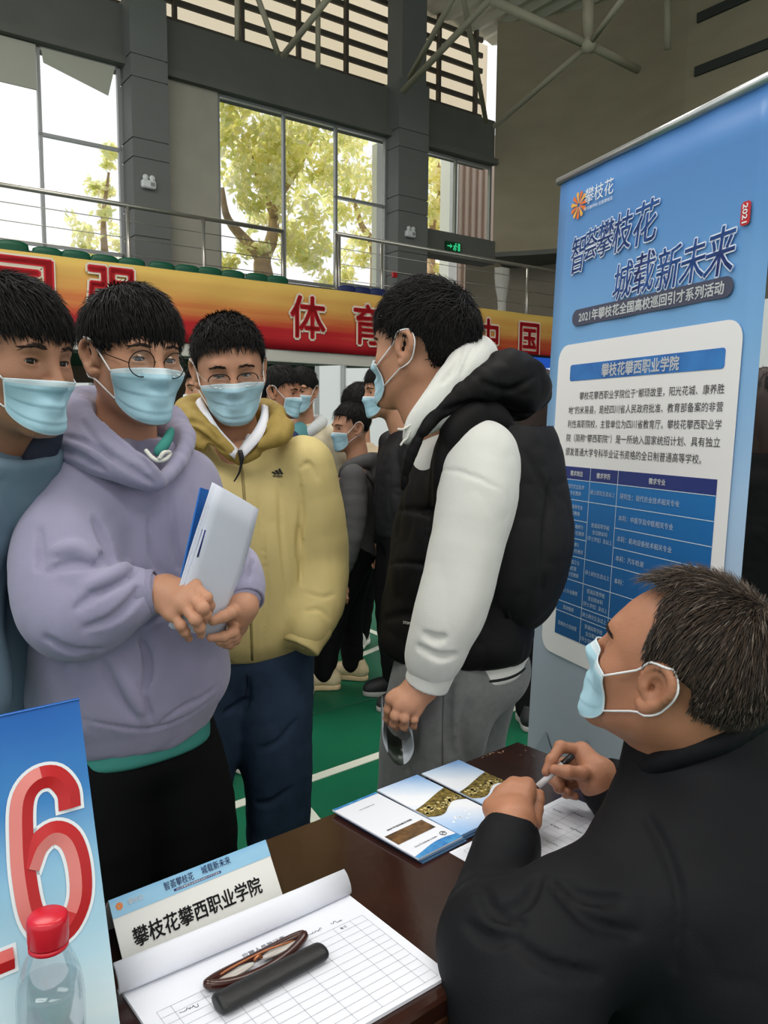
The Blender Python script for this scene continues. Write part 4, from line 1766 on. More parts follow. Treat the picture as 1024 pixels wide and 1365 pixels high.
# pouch pocket edges
T.stroke([(187, 852), (196, 872), (198, 900), (192, 922)], .008, .003, .004)
T.stroke([(190, 838), (205, 826), (226, 816)], .005, 0, .003)
T.stroke([(192, 922), (198, 945), (206, 968)], .005, 0, .003)
T.stroke([(208, 968), (240, 945), (270, 930), (294, 912)], .005, 0, .003)
T.stroke([(104, 958), (150, 968), (200, 972), (250, 955), (292, 925)], .004, 0, .003)
hood_ = T.obj('hoodie', LILAC, pA)
# ribbed cuffs
for a, b, ra, rb in ((at(180, 793, 1.27), at(210, 789, 1.273), .041, .0375), (at(321, 768, 1.412), at(327, 803, 1.358), .039, .0345)):
    C = Field(*bbox([a, b], .07), .0028)
    C.cone(a, b, ra, rb, k=.004)
    C.half(b, b - a)
    dd = (b - a) / np.linalg.norm(b - a)
    C.cone(b - dd * .004, b + dd * .06, rb - .005, rb - .005, k=.003, op='-')
    C.obj('cuff', LILAC_D, hood_)
# hood lying round the neck
H = Field((-.72, 1.2, 1.28), (-.22, 1.75, 1.54), .004)
hp = [at(212, 643, 1.35), at(178, 622, 1.34), at(138, 592, 1.355), at(108, 562, 1.42), at(104, 543, 1.52), at(150, 546, 1.61), at(212, 556, 1.60), at(243, 580, 1.52), at(240, 612, 1.43), at(216, 643, 1.365)]
H.limb(hp, [.010, .017, .026, .035, .04, .042, .035, .021, .014, .010], k=.01, n=34, folds=.001, seed=1)
hp2 = [at(205, 645, 1.352), at(160, 622, 1.33), at(110, 600, 1.345), at(75, 590, 1.42), at(85, 570, 1.53)]
H.limb(hp2, [.014, .022, .032, .036, .04], k=.012, n=20)
H.noise(.004, 16, 4)
H.noise(.0025, 30, 6, ridged=True)
for path, r in (([(108, 560), (140, 600), (185, 632), (205, 645)], .005), ([(70, 598), (100, 606), (140, 628)], .006), ([(118, 540), (150, 580), (195, 618)], .0045), ([(85, 580), (120, 590), (150, 612)], .005)):
    H.stroke(path, r, 0, .006)
H.chain([WA(.0, .05, 1.47), WA(0, .02, 1.31)], [.082, .06], op='-', k=.008)
H.obj('hood', LILAC, hood_)
# inner collar, hem of the green shirt, drawstring
U = Field((-.5, 1.25, 1.3), (-.3, 1.5, 1.45), .004)
U.limb([at(229, 572, 1.44), at(221, 590, 1.40), at(209, 604, 1.375)], [.004, .0055, .004], k=.004, n=10)
U.obj('undershirt', TEAL, pA)
for nm, sec in (('undershirt', [(.812, .01, 0, .152, .121), (.825, .01, 0, .152, .121), (.87, .01, 0, .145, .112)]),):
    U = Field(gA + (-.25, -.25, sec[0][0] - .03), gA + (.25, .25, sec[-1][0] + .03), .004)
    U.loft(gA, RA, sec)
    U.obj('undershirt', TEAL, pA)
mb = MB()
q = on_surface(H, [(196, 606), (206, 616), (214, 618), (224, 612), (218, 604)], .003, 20) if False else spline([at(194, 600, 1.325), at(203, 610, 1.318), at(211, 614, 1.318), at(221, 612, 1.325), at(227, 604, 1.345), at(219, 603, 1.32), at(212, 612, 1.316)], 30)
mb.tube(q, .0035, 6)
mb.build('drawstring', CORD, hood_, True)
# loose black trousers
L = Field((-.75, 1.2, .0), (-.15, 1.75, .92), .0075)
for x in (-1, 1):
    L.limb([WA(x * .07 + .01, 0, .80), WA(x * .095, .01, .62), WA(x * .1, .01, .35), WA(x * .1, .0, .06)], [.1, .1, .098, .092], k=.03, n=12, folds=.002)
L.ell(WA(.01, 0, .8), (.142, .112, .07), RA, k=.03)
L.obj('trousers', BLACK, pA)

# ================================================================== student in the straw yellow jacket
gB = np.array([-.36, 1.9, 0])
RB = frame(14)
WB = lambda x, y, z: gB + RB @ np.array([x, y, z])
hB = Head(at(306, 495, 1.87), frame(16, 11, 5), .94, neck=[WB(0, 0, 1.40), WB(0, -.01, 1.3)], neck_r=(.052, .062))
bR, bRe, bRw = at(262, 610, 1.86), at(240, 760, 1.9), at(270, 850, 1.8)
bL, bLe, bLw = at(405, 622, 1.88), at(428, 745, 1.9), at(408, 842, 1.80)
hb = hand_mesh(at(398, 850, 1.90), [at(388, 880, 1.92), at(386, 878, 1.93), at(386, 884, 1.935), at(386, 889, 1.94)],
               [[at(388 - i, 872 + 5 * i, 1.92 + .006 * i), at(380, 885 + 4 * i, 1.925 + .006 * i), at(376, 895 + 3 * i, 1.93 + .006 * i), at(374, 902 + 2 * i, 1.932 + .006 * i)] for i in range(4)],
               [at(394, 864, 1.9), at(386, 872, 1.9), at(380, 880, 1.902)], arm=at(412, 836, 1.835), vox=.003)
pB = person(hB, [hb.mesh()], 'young man in a straw yellow jacket and jeans looking down, one hand in his pocket', SKIN, gB, core(gB, 14, 1.72, [[bL, bLe, bLw], [bR, bRe, bRw]]))
hB.eyes(pB, (6, 28), open_=.45)
hB.brows(pB, .0, 1.1, .003)
hB.hair(pB, 'spiky', 21, 4200, top=.012, side=.003, front=.068, messy=.25, length=.024, part_x=.05)
hB.mask(pB)
hB.glasses(pB, (.025, .0175), z=-.009, style='brow', wire=.0009)
lo, hi = np.array([-.72, 1.6, .8]), np.array([-.02, 2.2, 1.46])
T = Field(lo, hi, .0052)
T.loft(gB, RB, [(.875, 0, .0, .17, .125), (.93, 0, .01, .19, .14), (1.05, 0, .01, .195, .145), (1.2, 0, .005, .195, .138), (1.3, 0, 0, .185, .118), (1.345, 0, -.01, .135, .095), (1.385, 0, -.02, .09, .07)])
for a, sd in (([bL, at(422, 690, 1.89), bLe, at(424, 800, 1.86), at(410, 838, 1.805)], 4), ([bR, at(244, 690, 1.88), bRe, at(250, 800, 1.86), bRw], 9)):
    T.limb(a, [.072, .066, .064, .06, .048], k=.03, n=16, folds=.0008, freq=2.3, seed=sd)
T.cone(WB(0, .05, 1.5), WB(0, .06, 1.385), .07, .045, op='-', k=.015)
T.noise(.006, 9, 23, stretch=(1, 1, .4))
T.noise(.002, 26, 28, ridged=True, stretch=(1, 1, .35))
for path, r in (([(398, 630), (402, 680), (398, 730), (404, 780)], .006), ([(400, 625), (412, 618), (425, 640)], .003), ([(408, 790), (430, 796), (446, 792)], .002), ([(405, 815), (425, 812), (440, 825)], .0028),
                ([(345, 640), (350, 720), (356, 800), (350, 860)], .004), ([(372, 640), (376, 720), (384, 800)], .004), ([(300, 880), (330, 893), (365, 885)], .003), ([(398, 700), (402, 740), (400, 780)], .004)):
    T.stroke(path, r, 0., .006)
for path in ([(337, 720), (341, 800), (342, 890)], [(345, 720), (349, 800), (350, 888)], [(329, 650), (331, 720), (335, 800), (336, 890)]):
    T.stroke(path, .002, -.0006, .003)
jk = T.obj('jacket', YELLOW, pB)
for a, b, ra, rb in ((at(414, 836, 1.815), at(400, 864, 1.79), .05, .046),):
    C = Field(*bbox([a, b], .08), .003)
    C.cone(a, b, ra, rb, k=.004)
    C.half(b, b - a)
    dd = (b - a) / np.linalg.norm(b - a)
    C.noise(.003, 24, 2)
    C.obj('cuff', YELLOW, jk)
H = Field((-.62, 1.6, 1.28), (-.1, 2.1, 1.5), .004)
H.limb([at(318, 615, 1.775), at(292, 590, 1.76), at(266, 566, 1.79), at(252, 553, 1.87), at(262, 542, 1.98), at(305, 545, 2.02), at(352, 548, 1.98), at(370, 556, 1.88), at(362, 575, 1.80), at(342, 600, 1.775), at(322, 616, 1.77)],
       [.007, .013, .02, .027, .03, .03, .027, .022, .016, .010, .007], k=.01, n=34, folds=.0012, seed=3)
H.limb([at(270, 596, 1.76), at(250, 580, 1.80), at(240, 562, 1.88)], [.012, .02, .02], k=.012)
H.limb([at(348, 594, 1.765), at(370, 582, 1.78), at(380, 570, 1.84)], [.009, .016, .018], k=.012)
H.noise(.004, 20, 5)
H.noise(.0035, 34, 7, ridged=True)
H.chain([WB(0, .03, 1.47), WB(0, .03, 1.25)], [.064, .064], op='-', k=.006)
for path in ([(248, 570), (268, 580), (300, 604)], [(242, 560), (270, 566), (290, 588)], [(360, 566), (345, 585), (330, 605)]):
    H.stroke(path, .004, 0, .006)
H.obj('hood', OLIVE_H, jk)
# shirt collar: two folded leaves over a plain front
SC_ = Field((-.5, 1.65, 1.2), (-.18, 2.1, 1.46), .004)
SC_.cone(WB(0, -.005, 1.39), WB(0, .03, 1.26), .067, .085, k=.004)
SC_.cone(WB(0, .0, 1.48), WB(0, .0, 1.2), .0605, .064, op='-', k=.004)
SC_.cone(WB(0, .09, 1.42), WB(0, .10, 1.31), .05, .012, op='-', k=.006)
sh = SC_.obj('shirt', SHIRT, pB)
for nm, inn, out in (('left', [(268, 529, 1.88), (277, 546, 1.83), (292, 570, 1.785), (318, 599, 1.768)], [(260, 537, 1.87), (266, 556, 1.815), (282, 583, 1.765), (313, 612, 1.748)]),
                     ('right', [(349, 540, 1.88), (348, 556, 1.825), (338, 576, 1.785), (319, 599, 1.768)], [(357, 543, 1.87), (357, 562, 1.81), (348, 585, 1.765), (324, 612, 1.748)])):
    A_, B_ = spline([at(*q) for q in inn], 14), spline([at(*q) for q in out], 14)
    V, F = [], []
    for i in range(14):
        m_ = (A_[i] + B_[i]) / 2 + np.array([0, -.004, .002])
        V += [A_[i], m_, B_[i]]
    for i in range(13):
        for k in (0, 1):
            F.append([3 * i + k, 3 * i + k + 1, 3 * i + k + 4, 3 * i + k + 3])
    o = mesh_obj('collar_leaf', V, F, SHIRT, sh, True)
    md = o.modifiers.new('t', 'SOLIDIFY')
    md.thickness = .0025
seam(T, [(320, 612), (324, 640), (328, 700), (333, 780), (337, 896)], .0032, 'zip', mat('zip_dull', (150, 134, 84), .5), jk, .0005)
mb = MB()
P = spline([at(320, 600, 1.738), at(322, 612, 1.736), at(321, 622, 1.736), at(318, 632, 1.735), at(312, 642, 1.735)], 12)
mb.tube(P, [.005, .006, .006, .0055, .004, .003, .003, .0025, .0025, .002, .002, .0015], 6)
mb.build('zip_puller', ZIPM, jk, True)
# three bar mark with lettering on the chest
c = T.seen([(369, 628)])
if len(c):
    c = c[0]
    nn = T.grad(c[None], .02)[0]
    nn[2] *= .3
    nn /= np.linalg.norm(nn)
    ux = np.cross((0, 0, 1.), nn)
    ux /= np.linalg.norm(ux)
    uy = np.cross(nn, ux)
    mb = MB()
    for i, (x0, hgt_) in enumerate(((-.0085, .006), (-.001, .0105), (.0065, .015))):
        q = [(x0, -.006), (x0 + .006, -.006), (x0 + .006 - .35 * hgt_ * .6, -.006 + hgt_ * .75), (x0 - .6 * hgt_ * .5, -.006 + hgt_)]
        q = [(x0 - .0035, -.006 + hgt_ * .6), (x0 + .001, -.006 + hgt_ * .85), (x0 + .0095, -.007), (x0 + .0035, -.007)]
        mb.plate([c + ux * a + uy * b + nn * .004 for a, b in q][::-1], .003, nrm=nn)
    put_text(mb, 'adidas', c - uy * .0108, ux, uy, w=.028, h=.0065, bold=.02, lift=.004)
    mb.build('chest_logo', ZIPM, jk)
mb = MB()
P = T.seen([(272, 623), (277, 623), (277, 641), (272, 641)])
if len(P) == 4:
    mb.plate(P + T.grad(P) * .002, .003)
    mb.build('patch', ZIPM, jk)
# jeans
L = Field((-.66, 1.6, .0), (-.02, 2.2, .98), .0065)
for x, tw in ((1, -.01), (-1, .02)):
    L.limb([WB(x * .08, 0, .9), WB(x * .092 + .0, .02, .66), WB(x * .1, .015, .42), WB(x * .105, .0, .07)], [.108, .092, .078, .072], k=.03, n=14, folds=.002, seed=int(x + 5))
L.ell(WB(0, -.005, .88), (.155, .125, .1), RB, k=.05)
L.noise(.004, 14, 31, stretch=(1, 1, .6))
for path in ([(330, 905), (330, 930), (322, 950)], [(395, 960), (370, 990), (345, 1000)], [(390, 1050), (360, 1070), (340, 1072)], [(330, 930), (310, 945), (300, 950)]):
    L.stroke(path, .005, 0, .008)
jn = L.obj('jeans', DENIM, pB)
seam(L, [(331, 898), (331, 915), (327, 930)], .003, 'fly_seam', mat('denim_seam', (38, 50, 70), .9), jn)

# ================================================================== student in the slate blue jacket at the edge
gD = np.array([-.74, 1.45, 0])
RD = frame(58)
WD = lambda x, y, z: gD + RD @ np.array([x, y, z])
hD = Head(at(16, 482, 1.25), frame(64, 3, 0), .93, neck=[at(5, 570, 1.30), WD(0, .0, 1.30)], neck_r=(.053, .066))
pD = person(hD, [], 'young man in a slate blue jacket and blue mask peering in at the left edge', SKIN_DUSK, gD, core(gD, 58, 1.66, []))
hD.eyes(pD, (10, 4), open_=.95)
hD.brows(pD, .0, 1.25, .004)
hD.hair(pD, 'fringe', 33, 4600, top=.012, side=.007, front=.05, messy=.2, length=.034, part_x=-.1)
hD.mask(pD, amax=47, top=-.028, side_top=-.028, bot=-.116)
lo, hi = np.array([-1.08, 1.05, .74]), np.array([-.42, 1.8, 1.48])
T = Field(lo, hi, .0055)
T.loft(gD, RD, [(.8, 0, 0, .18, .13), (1.0, 0, .01, .195, .145), (1.2, 0, .01, .195, .14), (1.3, 0, .02, .17, .12), (1.36, 0, .03, .12, .09)])
T.limb([at(-20, 640, 1.30), at(-60, 780, 1.28), at(-40, 930, 1.2)], [.08, .075, .06], k=.03, folds=.002)
T.limb([WD(-.16, 0, 1.32), WD(-.22, .02, 1.1), WD(-.2, .1, .9)], [.07, .065, .055], k=.03, folds=.002)
T.noise(.006, 9, 43)
T.noise(.003, 24, 48, ridged=True)
jd = T.obj('jacket', SLATE, pD)
H = Field((-.85, 1.05, 1.2), (-.4, 1.65, 1.5), .0045)
H.limb([at(14, 584, 1.30), at(6, 615, 1.315), at(-8, 660, 1.34)], [.078, .086, .105], k=.01, n=10, folds=.0015, seed=6)
H.half(at(14, 584, 1.30), at(14, 560, 1.29) - at(6, 615, 1.315), .012)
H.cone(at(20, 550, 1.29), at(2, 640, 1.33), .069, .072, op='-', k=.008)
H.noise(.003, 22, 4)
H.noise(.002, 34, 5, ridged=True)
H.obj('collar', SLATE, jd)
mb = Field((-.75, 1.15, 1.26), (-.45, 1.5, 1.46), .004)
mb.limb([at(72, 572, 1.30), at(60, 588, 1.30), at(50, 606, 1.30), at(40, 630, 1.31)], [.012, .02, .022, .016], k=.006, n=10)
mb.obj('collar_lining', SLATE_D, jd)
L = Field((-1.05, 1.15, 0), (-.45, 1.75, .9), .009)
for x in (-1, 1):
    L.limb([WD(x * .085, 0, .84), WD(x * .095, .01, .45), WD(x * .1, 0, .06)], [.11, .09, .08], k=.03, n=8)
L.ell(WD(0, 0, .8), (.16, .16, .09), k=.04)
L.obj('trousers', BLACK, pD)
for g_, R_, p_, k_ in ((WA, RA, pA, 'black'), (WB, RB, pB, 'white'), (WD, RD, pD, 'black')):
    ms = (mat('shoe_white', (210, 208, 200), .6), mat('sole_white', (226, 224, 216), .6), CORD) if k_ == 'white' else (mat('shoe_black', (30, 30, 32), .6), mat('sole_grey', (150, 150, 146), .6), mat('lace_dark', (60, 60, 60), .8))
    for x in (-1, 1):
        shoe(p_, g_(x * .1, .17, 0), g_(x * .095, -.09, 0), ms)
# ================================================================== tall student in the black down vest, seen from behind his left side
gC = np.array([.185, 1.80, 0])
RC = frame(-112)
WC = lambda x, y, z: gC + RC @ np.array([x, y, z])
hC = Head(at(563, 468, 1.76), frame(-121, -2, 0), 1.05, neck=[at(578, 548, 1.76), WC(0, .0, 1.34)], neck_r=(.054, .066))
cS = [at(640, 615, 1.63), at(633, 690, 1.585), at(612, 785, 1.56), at(590, 848, 1.555), at(579, 880, 1.57)]
_d = lambda L: [at(490 + x / 7.877, 880 + y / 7.877, Y) for x, y, Y in L]
hndC = hand_mesh(at(562, 915, 1.575), _d([(248, 405, 1.565), (332, 470, 1.55), (412, 508, 1.55), (495, 545, 1.56)]),
                 [_d([(248, 405, 1.565), (222, 520, 1.57), (212, 610, 1.585), (222, 660, 1.605)]),
                  _d([(332, 470, 1.55), (292, 585, 1.545), (278, 665, 1.56), (300, 715, 1.58)]),
                  _d([(412, 508, 1.55), (388, 610, 1.542), (378, 690, 1.556), (395, 722, 1.576)]),
                  _d([(495, 545, 1.56), (488, 620, 1.553), (480, 680, 1.565), (492, 705, 1.585)])],
                 _d([(480, 330, 1.6), (380, 450, 1.62), (310, 560, 1.62), (270, 640, 1.612)]), arm=at(578, 880, 1.575), fr=.0088, pr=.0142, wr=.03)
pC = person(hC, [hndC.mesh()], 'tall young man in a black down vest over a white hoodie, looking away', SKIN, gC, core(gC, -112, 1.72, [[cS[0], cS[2], cS[4]]]))
hC.eyes(pC, (0, 5))
hC.brows(pC)
hC.hair(pC, 'spiky', 41, 3600, top=.024, side=.006, front=.05, messy=.3, length=.036, nape=-.062, back=.004)
hC.mask(pC, amax=48, top=-.02, side_top=-.034, side_bot=-.076)
# white hoodie: sleeve, cuff, hood, drawstrings, hem
S = Field((-.02, 1.42, .78), (.42, 1.85, 1.45), .0046)
S.limb(cS, [.082, .076, .068, .062, .056], k=.02, n=20, folds=.0016, seed=3)
S.noise(.007, 11, 51, stretch=(1, 1, .7))
S.noise(.0022, 22, 53, ridged=True, stretch=(1, 1, .6))
S.stroke([(583, 627), (610, 628), (640, 638), (668, 652)], .0035, 0, .004)
for path in ([(556, 862), (585, 876), (606, 874)], [(566, 846), (580, 852), (592, 850)]):
    S.stroke(path, .003, 0, .012)
hw = S.obj('hoodie', FLEECE_W, pC)
S = Field(gC + (-.3, -.3, 1.0), gC + (.3, .3, 1.5), .006)
S.loft(gC, RC, [(1.05, 0, 0, .15, .12), (1.25, 0, .0, .15, .12), (1.34, 0, .0, .165, .112), (1.39, 0, -.005, .13, .1), (1.43, 0, -.01, .085, .08)])
S.obj('hoodie_body', FLEECE_W, hw)
a, b = at(582, 876, 1.568), at(568, 913, 1.576)
Cf = Field(*bbox([a, b], .08), .003)
Cf.cone(a, b, .05, .0455, k=.004)
Cf.half(b, b - a)
dd = (b - a) / np.linalg.norm(b - a)
Cf.cone(b - dd * .003, b + dd * .06, .041, .041, k=.003, op='-')
Cf.obj('cuff', FLEECE_W, hw)
H = Field((-.05, 1.5, 1.28), (.42, 2.1, 1.68), .0045)
H.limb([at(543, 588, 1.60), at(552, 570, 1.60), at(572, 543, 1.605), at(594, 517, 1.63), at(616, 495, 1.665), at(634, 476, 1.74), at(636, 478, 1.86), at(600, 500, 1.93), at(560, 545, 1.88)], [.009, .015, .02, .026, .036, .042, .042, .036, .024], k=.01, n=34)
H.limb([at(560, 570, 1.615), at(590, 545, 1.63), at(625, 520, 1.67)], [.018, .03, .04], k=.012)
H.noise(.003, 20, 6)
H.chain([at(560, 500, 1.76), at(580, 560, 1.77)], [.058, .06], op='-', k=.008)
for path in ([(616, 462), (606, 490), (588, 512)], [(640, 452), (628, 470), (615, 500)]):
    H.stroke(path, .004, 0, .006)
H.obj('hood', FLEECE_W, hw)
for pts in ([(548, 566), (538, 572), (530, 572)], [(547, 574), (543, 584), (538, 588), (534, 594)]):
    mb = MB()
    mb.tube(spline([at(x, y, 1.585) for x, y in pts], 14), .0042, 6, flat=.6)
    mb.build('drawstring', CORD, hw, True)
U = Field(gC + (-.3, -.3, .82), gC + (.3, .3, .98), .005)
U.loft(gC, RC, [(.865, -.01, -.03, .144, .114), (.885, -.01, -.03, .148, .118), (.95, 0, -.03, .146, .114)])
U.obj('hem_rib', FLEECE_W, hw)
U = Field(gC + (-.3, -.3, .82), gC + (.3, .3, .98), .004)
U.loft(gC, RC, [(.877, -.01, -.03, .151, .121), (.884, -.01, -.03, .153, .123), (.891, -.01, -.03, .151, .121)], k=.002)
U.obj('hem_stripe', mat('stripe_black', (20, 20, 22), .9), hw)
# down vest
T = Field((-.1, 1.5, .86), (.48, 2.12, 1.56), .005)
T.loft(gC, RC, [(.905, 0, .015, .18, .168), (.93, 0, .016, .192, .176), (1.02, 0, .01, .192, .17), (1.15, 0, .0, .192, .158), (1.26, 0, -.008, .185, .142), (1.34, 0, -.01, .16, .125), (1.39, 0, -.01, .12, .1)])
T.limb([at(655, 556, 1.66), at(625, 556, 1.62), at(604, 585, 1.61), at(592, 640, 1.62), at(600, 700, 1.66)], [.03, .032, .03, .026, .02], k=.03, n=16)
T.limb([at(650, 556, 1.67), at(672, 580, 1.68), at(682, 640, 1.69), at(680, 720, 1.7)], [.03, .03, .028, .024], k=.03, n=14)
for z_ in (1.02, 1.13, 1.24):
    for x0 in ((500, 600),):
        yy = 566 + (CAMH - z_) * FPX / 1.66
        T.stroke([(x0[0] + 4, yy + 4), (540, yy - 2), (575, yy + 2), (x0[1] - 8, yy)], .002, 0, .012)
T.noise(.008, 9, 61, stretch=(1, 1, 1.4))
T.noise(.004, 24, 63, ridged=True, stretch=(1, 1, .6))
T.stroke([(528, 605), (520, 680), (512, 760), (504, 875)], .004, 0, .006)
T.stroke([(578, 580), (574, 640), (572, 720), (566, 860)], .003, 0, .006)
vs = T.obj('vest', PUFF, pC)
H = Field((-.02, 1.45, 1.2), (.52, 2.1, 1.62), .005)
H.limb([at(536, 650, 1.60), at(546, 610, 1.585), at(566, 570, 1.585), at(582, 550, 1.60), at(612, 530, 1.62), at(645, 512, 1.66), at(676, 500, 1.72), at(702, 515, 1.78), at(700, 520, 1.9), at(660, 520, 1.98), at(600, 540, 1.98)], [.004, .007, .011, .017, .025, .038, .05, .052, .05, .042, .03], k=.015, n=34, folds=.0012)
H.ell(at(684, 524, 1.76), (.05, .085, .055), k=.04)
H.noise(.006, 14, 66)
H.noise(.004, 28, 67, ridged=True)
H.stroke([(590, 548), (640, 538), (690, 552), (716, 552)], .006, 0, .01)
H.stroke([(640, 508), (680, 520), (715, 500)], .004, 0, .008)
H.obj('vest_hood', PUFF, vs)
mb = MB()
c = T.seen([(547, 831)])
if len(c):
    n_ = T.grad(c, .02)[0]
    ux = np.cross((0, 0, 1.), n_)
    ux /= np.linalg.norm(ux)
    put_text(mb, 'STOPSTAR', c[0], ux, np.cross(n_, ux), w=.032, h=.0055, lift=.003)
    mb.build('print', CORD, vs)
# sweat trousers
L = Field((-.15, 1.48, .0), (.42, 2.1, .98), .0065)
L.ell(WC(0, -.005, .86), (.17, .15, .11), RC, k=.05)
L.limb([WC(-.09, .01, .86), WC(-.095, .05, .66), WC(-.1, .055, .42), WC(-.1, .0, .07)], [.118, .11, .1, .082], k=.03, n=14, folds=.002, seed=8)
L.limb([WC(.09, .0, .86), WC(.095, .03, .66), WC(.1, .03, .42), WC(.1, -.02, .07)], [.118, .11, .1, .082], k=.03, n=14, folds=.002, seed=9)
L.noise(.004, 12, 71, stretch=(1, 1, .5))
for path in ([(600, 910), (596, 960), (602, 1010)], [(625, 930), (618, 980), (624, 1020)], [(545, 930), (552, 980), (540, 1030)]):
    L.stroke(path, .006, 0, .012)
sp_ = L.obj('sweat_trousers', GREYP, pC)
seam(L, [(592, 912), (590, 960), (590, 1030)], .0018, 'side_seam', mat('grey_seam', (80, 82, 82), .9), sp_)
for x in (-1, 1):
    shoe(pC, WC(x * .1, .17, 0), WC(x * .1, -.1, 0), (mat('shoe_white', (210, 208, 200), .6), mat('sole_white', (226, 224, 216), .6), CORD))
# backpack on his back
BPK = mat('backpack_black', (21, 20, 22), .7, .25, var=.1, vscale=20, bump=.12, bscale=500)
bk = empty('backpack', WC(0, -.24, .95))
B = Field((.1, 1.45, .84), (.62, 2.15, 1.42), .006)
B.ell(at(682, 690, 1.76), (.16, .12, .215), RC, k=.02)
B.ell(at(692, 730, 1.75), (.15, .11, .19), RC, k=.05)
B.ell(at(694, 620, 1.75), (.13, .075, .14), RC, k=.06)
B.noise(.006, 10, 81)
B.noise(.003, 26, 83, ridged=True)
B.stroke([(735, 640), (728, 700), (722, 790)], .005, 0, .008)
B.stroke([(700, 600), (722, 640), (738, 680)], .004, 0, .008)
B.obj('pack_body', BPK, bk)
mb = MB()
mb.tube(spline([at(742, 700, 1.70), at(745, 722, 1.69), at(741, 745, 1.69), at(743, 762, 1.70)], 10), .006, 6, flat=.4)
mb.build('side_strap', BPK, bk, True)
mb = MB()
mb.tube(spline([WC(-.11, -.13, 1.02), WC(-.13, -.1, 1.15), WC(-.135, -.06, 1.3), WC(-.12, .0, 1.37), WC(-.11, .09, 1.3)], 20), .016, 8, flat=.35)
mb.build('shoulder_strap', BPK, bk, True)
tag(bk, 'black backpack on the back of the tall young man in the down vest', 'backpack')
# leaflet bent into a loop that hangs from his fingers
prof = spline([at(512, 962, 1.585), at(511, 984, 1.575), at(518, 1004, 1.57), at(530, 1019, 1.57), at(543, 1016, 1.575), at(551, 1000, 1.58), at(549, 982, 1.585), at(541, 966, 1.59)], 30)
ext = np.array([-.004, .075, .03])
V, F, mi = [], [], []
for p in prof:
    V += [p, p + ext]
for i in range(len(prof) - 1):
    F.append([2 * i, 2 * i + 2, 2 * i + 3, 2 * i + 1])
    mi.append(1 if 7 < i < 15 else 0)
lf = mesh_obj('leaflet', V, F, [mat('leaflet_pale', (168, 176, 182), .3, .5), mat('leaflet_dark', (34, 44, 34), .3, .5, var=.4, vscale=60)], None, True, mi, org=prof.mean(0))
md = lf.modifiers.new('t', 'SOLIDIFY')
md.thickness = .0012
tag(lf, 'glossy leaflet bent into a loop hanging from the fingers of the tall young man', 'leaflet')

# ================================================================== seated man in the dark jacket
RE = frame(-138, 18)
oE = np.array([.54, .985, .495])
WE = lambda x, y, z: oE + RE @ np.array([x, y, z])
hE = Head(at(870, 914, 1.0) + (.0555, .062, 0), frame(-131, -19, 0), 1.07, neck=[WE(0, -.01, .50), WE(0, .0, .40)], neck_r=(.062, .078))
E_L = [at(884, 1160, 1.02), at(785, 1240, .95), at(664, 1262, .925), at(656, 1200, 1.04), at(680, 1118, 1.16)]
_d = lambda L: [at(630 + x / 5.12, 970 + y / 5.12, Y) for x, y, Y in L]
hndE = hand_mesh(at(683, 1098, 1.165), _d([(372, 395, 1.232), (282, 392, 1.238), (202, 452, 1.228), (130, 540, 1.205)]),
                 [_d([(372, 395, 1.232), (395, 420, 1.262), (412, 462, 1.268), (400, 500, 1.262)]),
                  _d([(282, 392, 1.238), (290, 400, 1.275), (310, 450, 1.285), (315, 500, 1.275)]),
                  _d([(202, 452, 1.228), (195, 470, 1.262), (215, 515, 1.27), (235, 545, 1.262)]),
                  _d([(130, 540, 1.205), (115, 560, 1.235), (135, 600, 1.24), (160, 620, 1.235)])],
                 _d([(405, 640, 1.19), (432, 560, 1.215), (445, 500, 1.235), (458, 456, 1.248)]), arm=at(684, 1135, 1.13), fr=.0092, pr=.0165, wr=.031)
hndE2 = hand_mesh(at(796, 1036, 1.29), _d([(742, 150, 1.31), (755, 215, 1.325), (765, 290, 1.335), (780, 370, 1.335)]),
                  [_d([(742, 150, 1.31), (600, 132, 1.30), (540, 220, 1.28), (502, 300, 1.272)]),
                   _d([(755, 215, 1.325), (590, 250, 1.33), (548, 350, 1.315), (592, 415, 1.29)]),
                   _d([(765, 290, 1.335), (620, 330, 1.345), (590, 410, 1.335), (650, 445, 1.30)]),
                   _d([(780, 370, 1.335), (660, 400, 1.35), (640, 450, 1.34), (705, 470, 1.31)])],
                  _d([(845, 330, 1.285), (745, 312, 1.262), (650, 302, 1.255), (560, 286, 1.258)]), arm=at(820, 1050, 1.29), fr=.0092, pr=.0155, wr=.031)
cE = WE(0, 0, 0) * np.array([1, 1, 0])
lapE = [[WE(x * .1, .05, .02), WE(x * .12, .42, .02 - .1), np.array([*(WE(x * .12, .42, 0)[:2]), .09])] for x in (-1, 1)]
Cm = Field((-.15, .6, 0), (1.0, 1.6, 1.05), .009)
Cm.chain([WE(0, 0, .05), WE(0, 0, .3), WE(0, 0, .44)], [.11, .11, .06], k=.05)
for l in lapE:
    Cm.chain(l, [.075, .055, .035], k=.03)
    Cm.cone(l[-1] - (0, 0, .045), l[-1] + RE @ np.array([0, .13, 0]) * np.array([1, 1, 0]) - (0, 0, .055), .03, .022, k=.03)
Cm.chain(E_L, [.045, .04, .036, .032, .028], k=.03)
pE = person(hE, [hndE.mesh(), hndE2.mesh()], 'seated man with short greying hair in a dark jacket, a pen between his hands', SKIN_TAN, cE, Cm.mesh())
hE.eyes(pE, (0, 15))
hE.brows(pE, .0, 1.2)
hE.hair(pE, 'back', 51, 11000, top=.006, side=.003, front=.092, recede=.024, messy=.13, length=.019, nape=-.085, grey=True, rad=.5, back=.008)
hE.mask(pE)
T = Field((-.05, .62, .5), (.98, 1.5, 1.06), .0058)
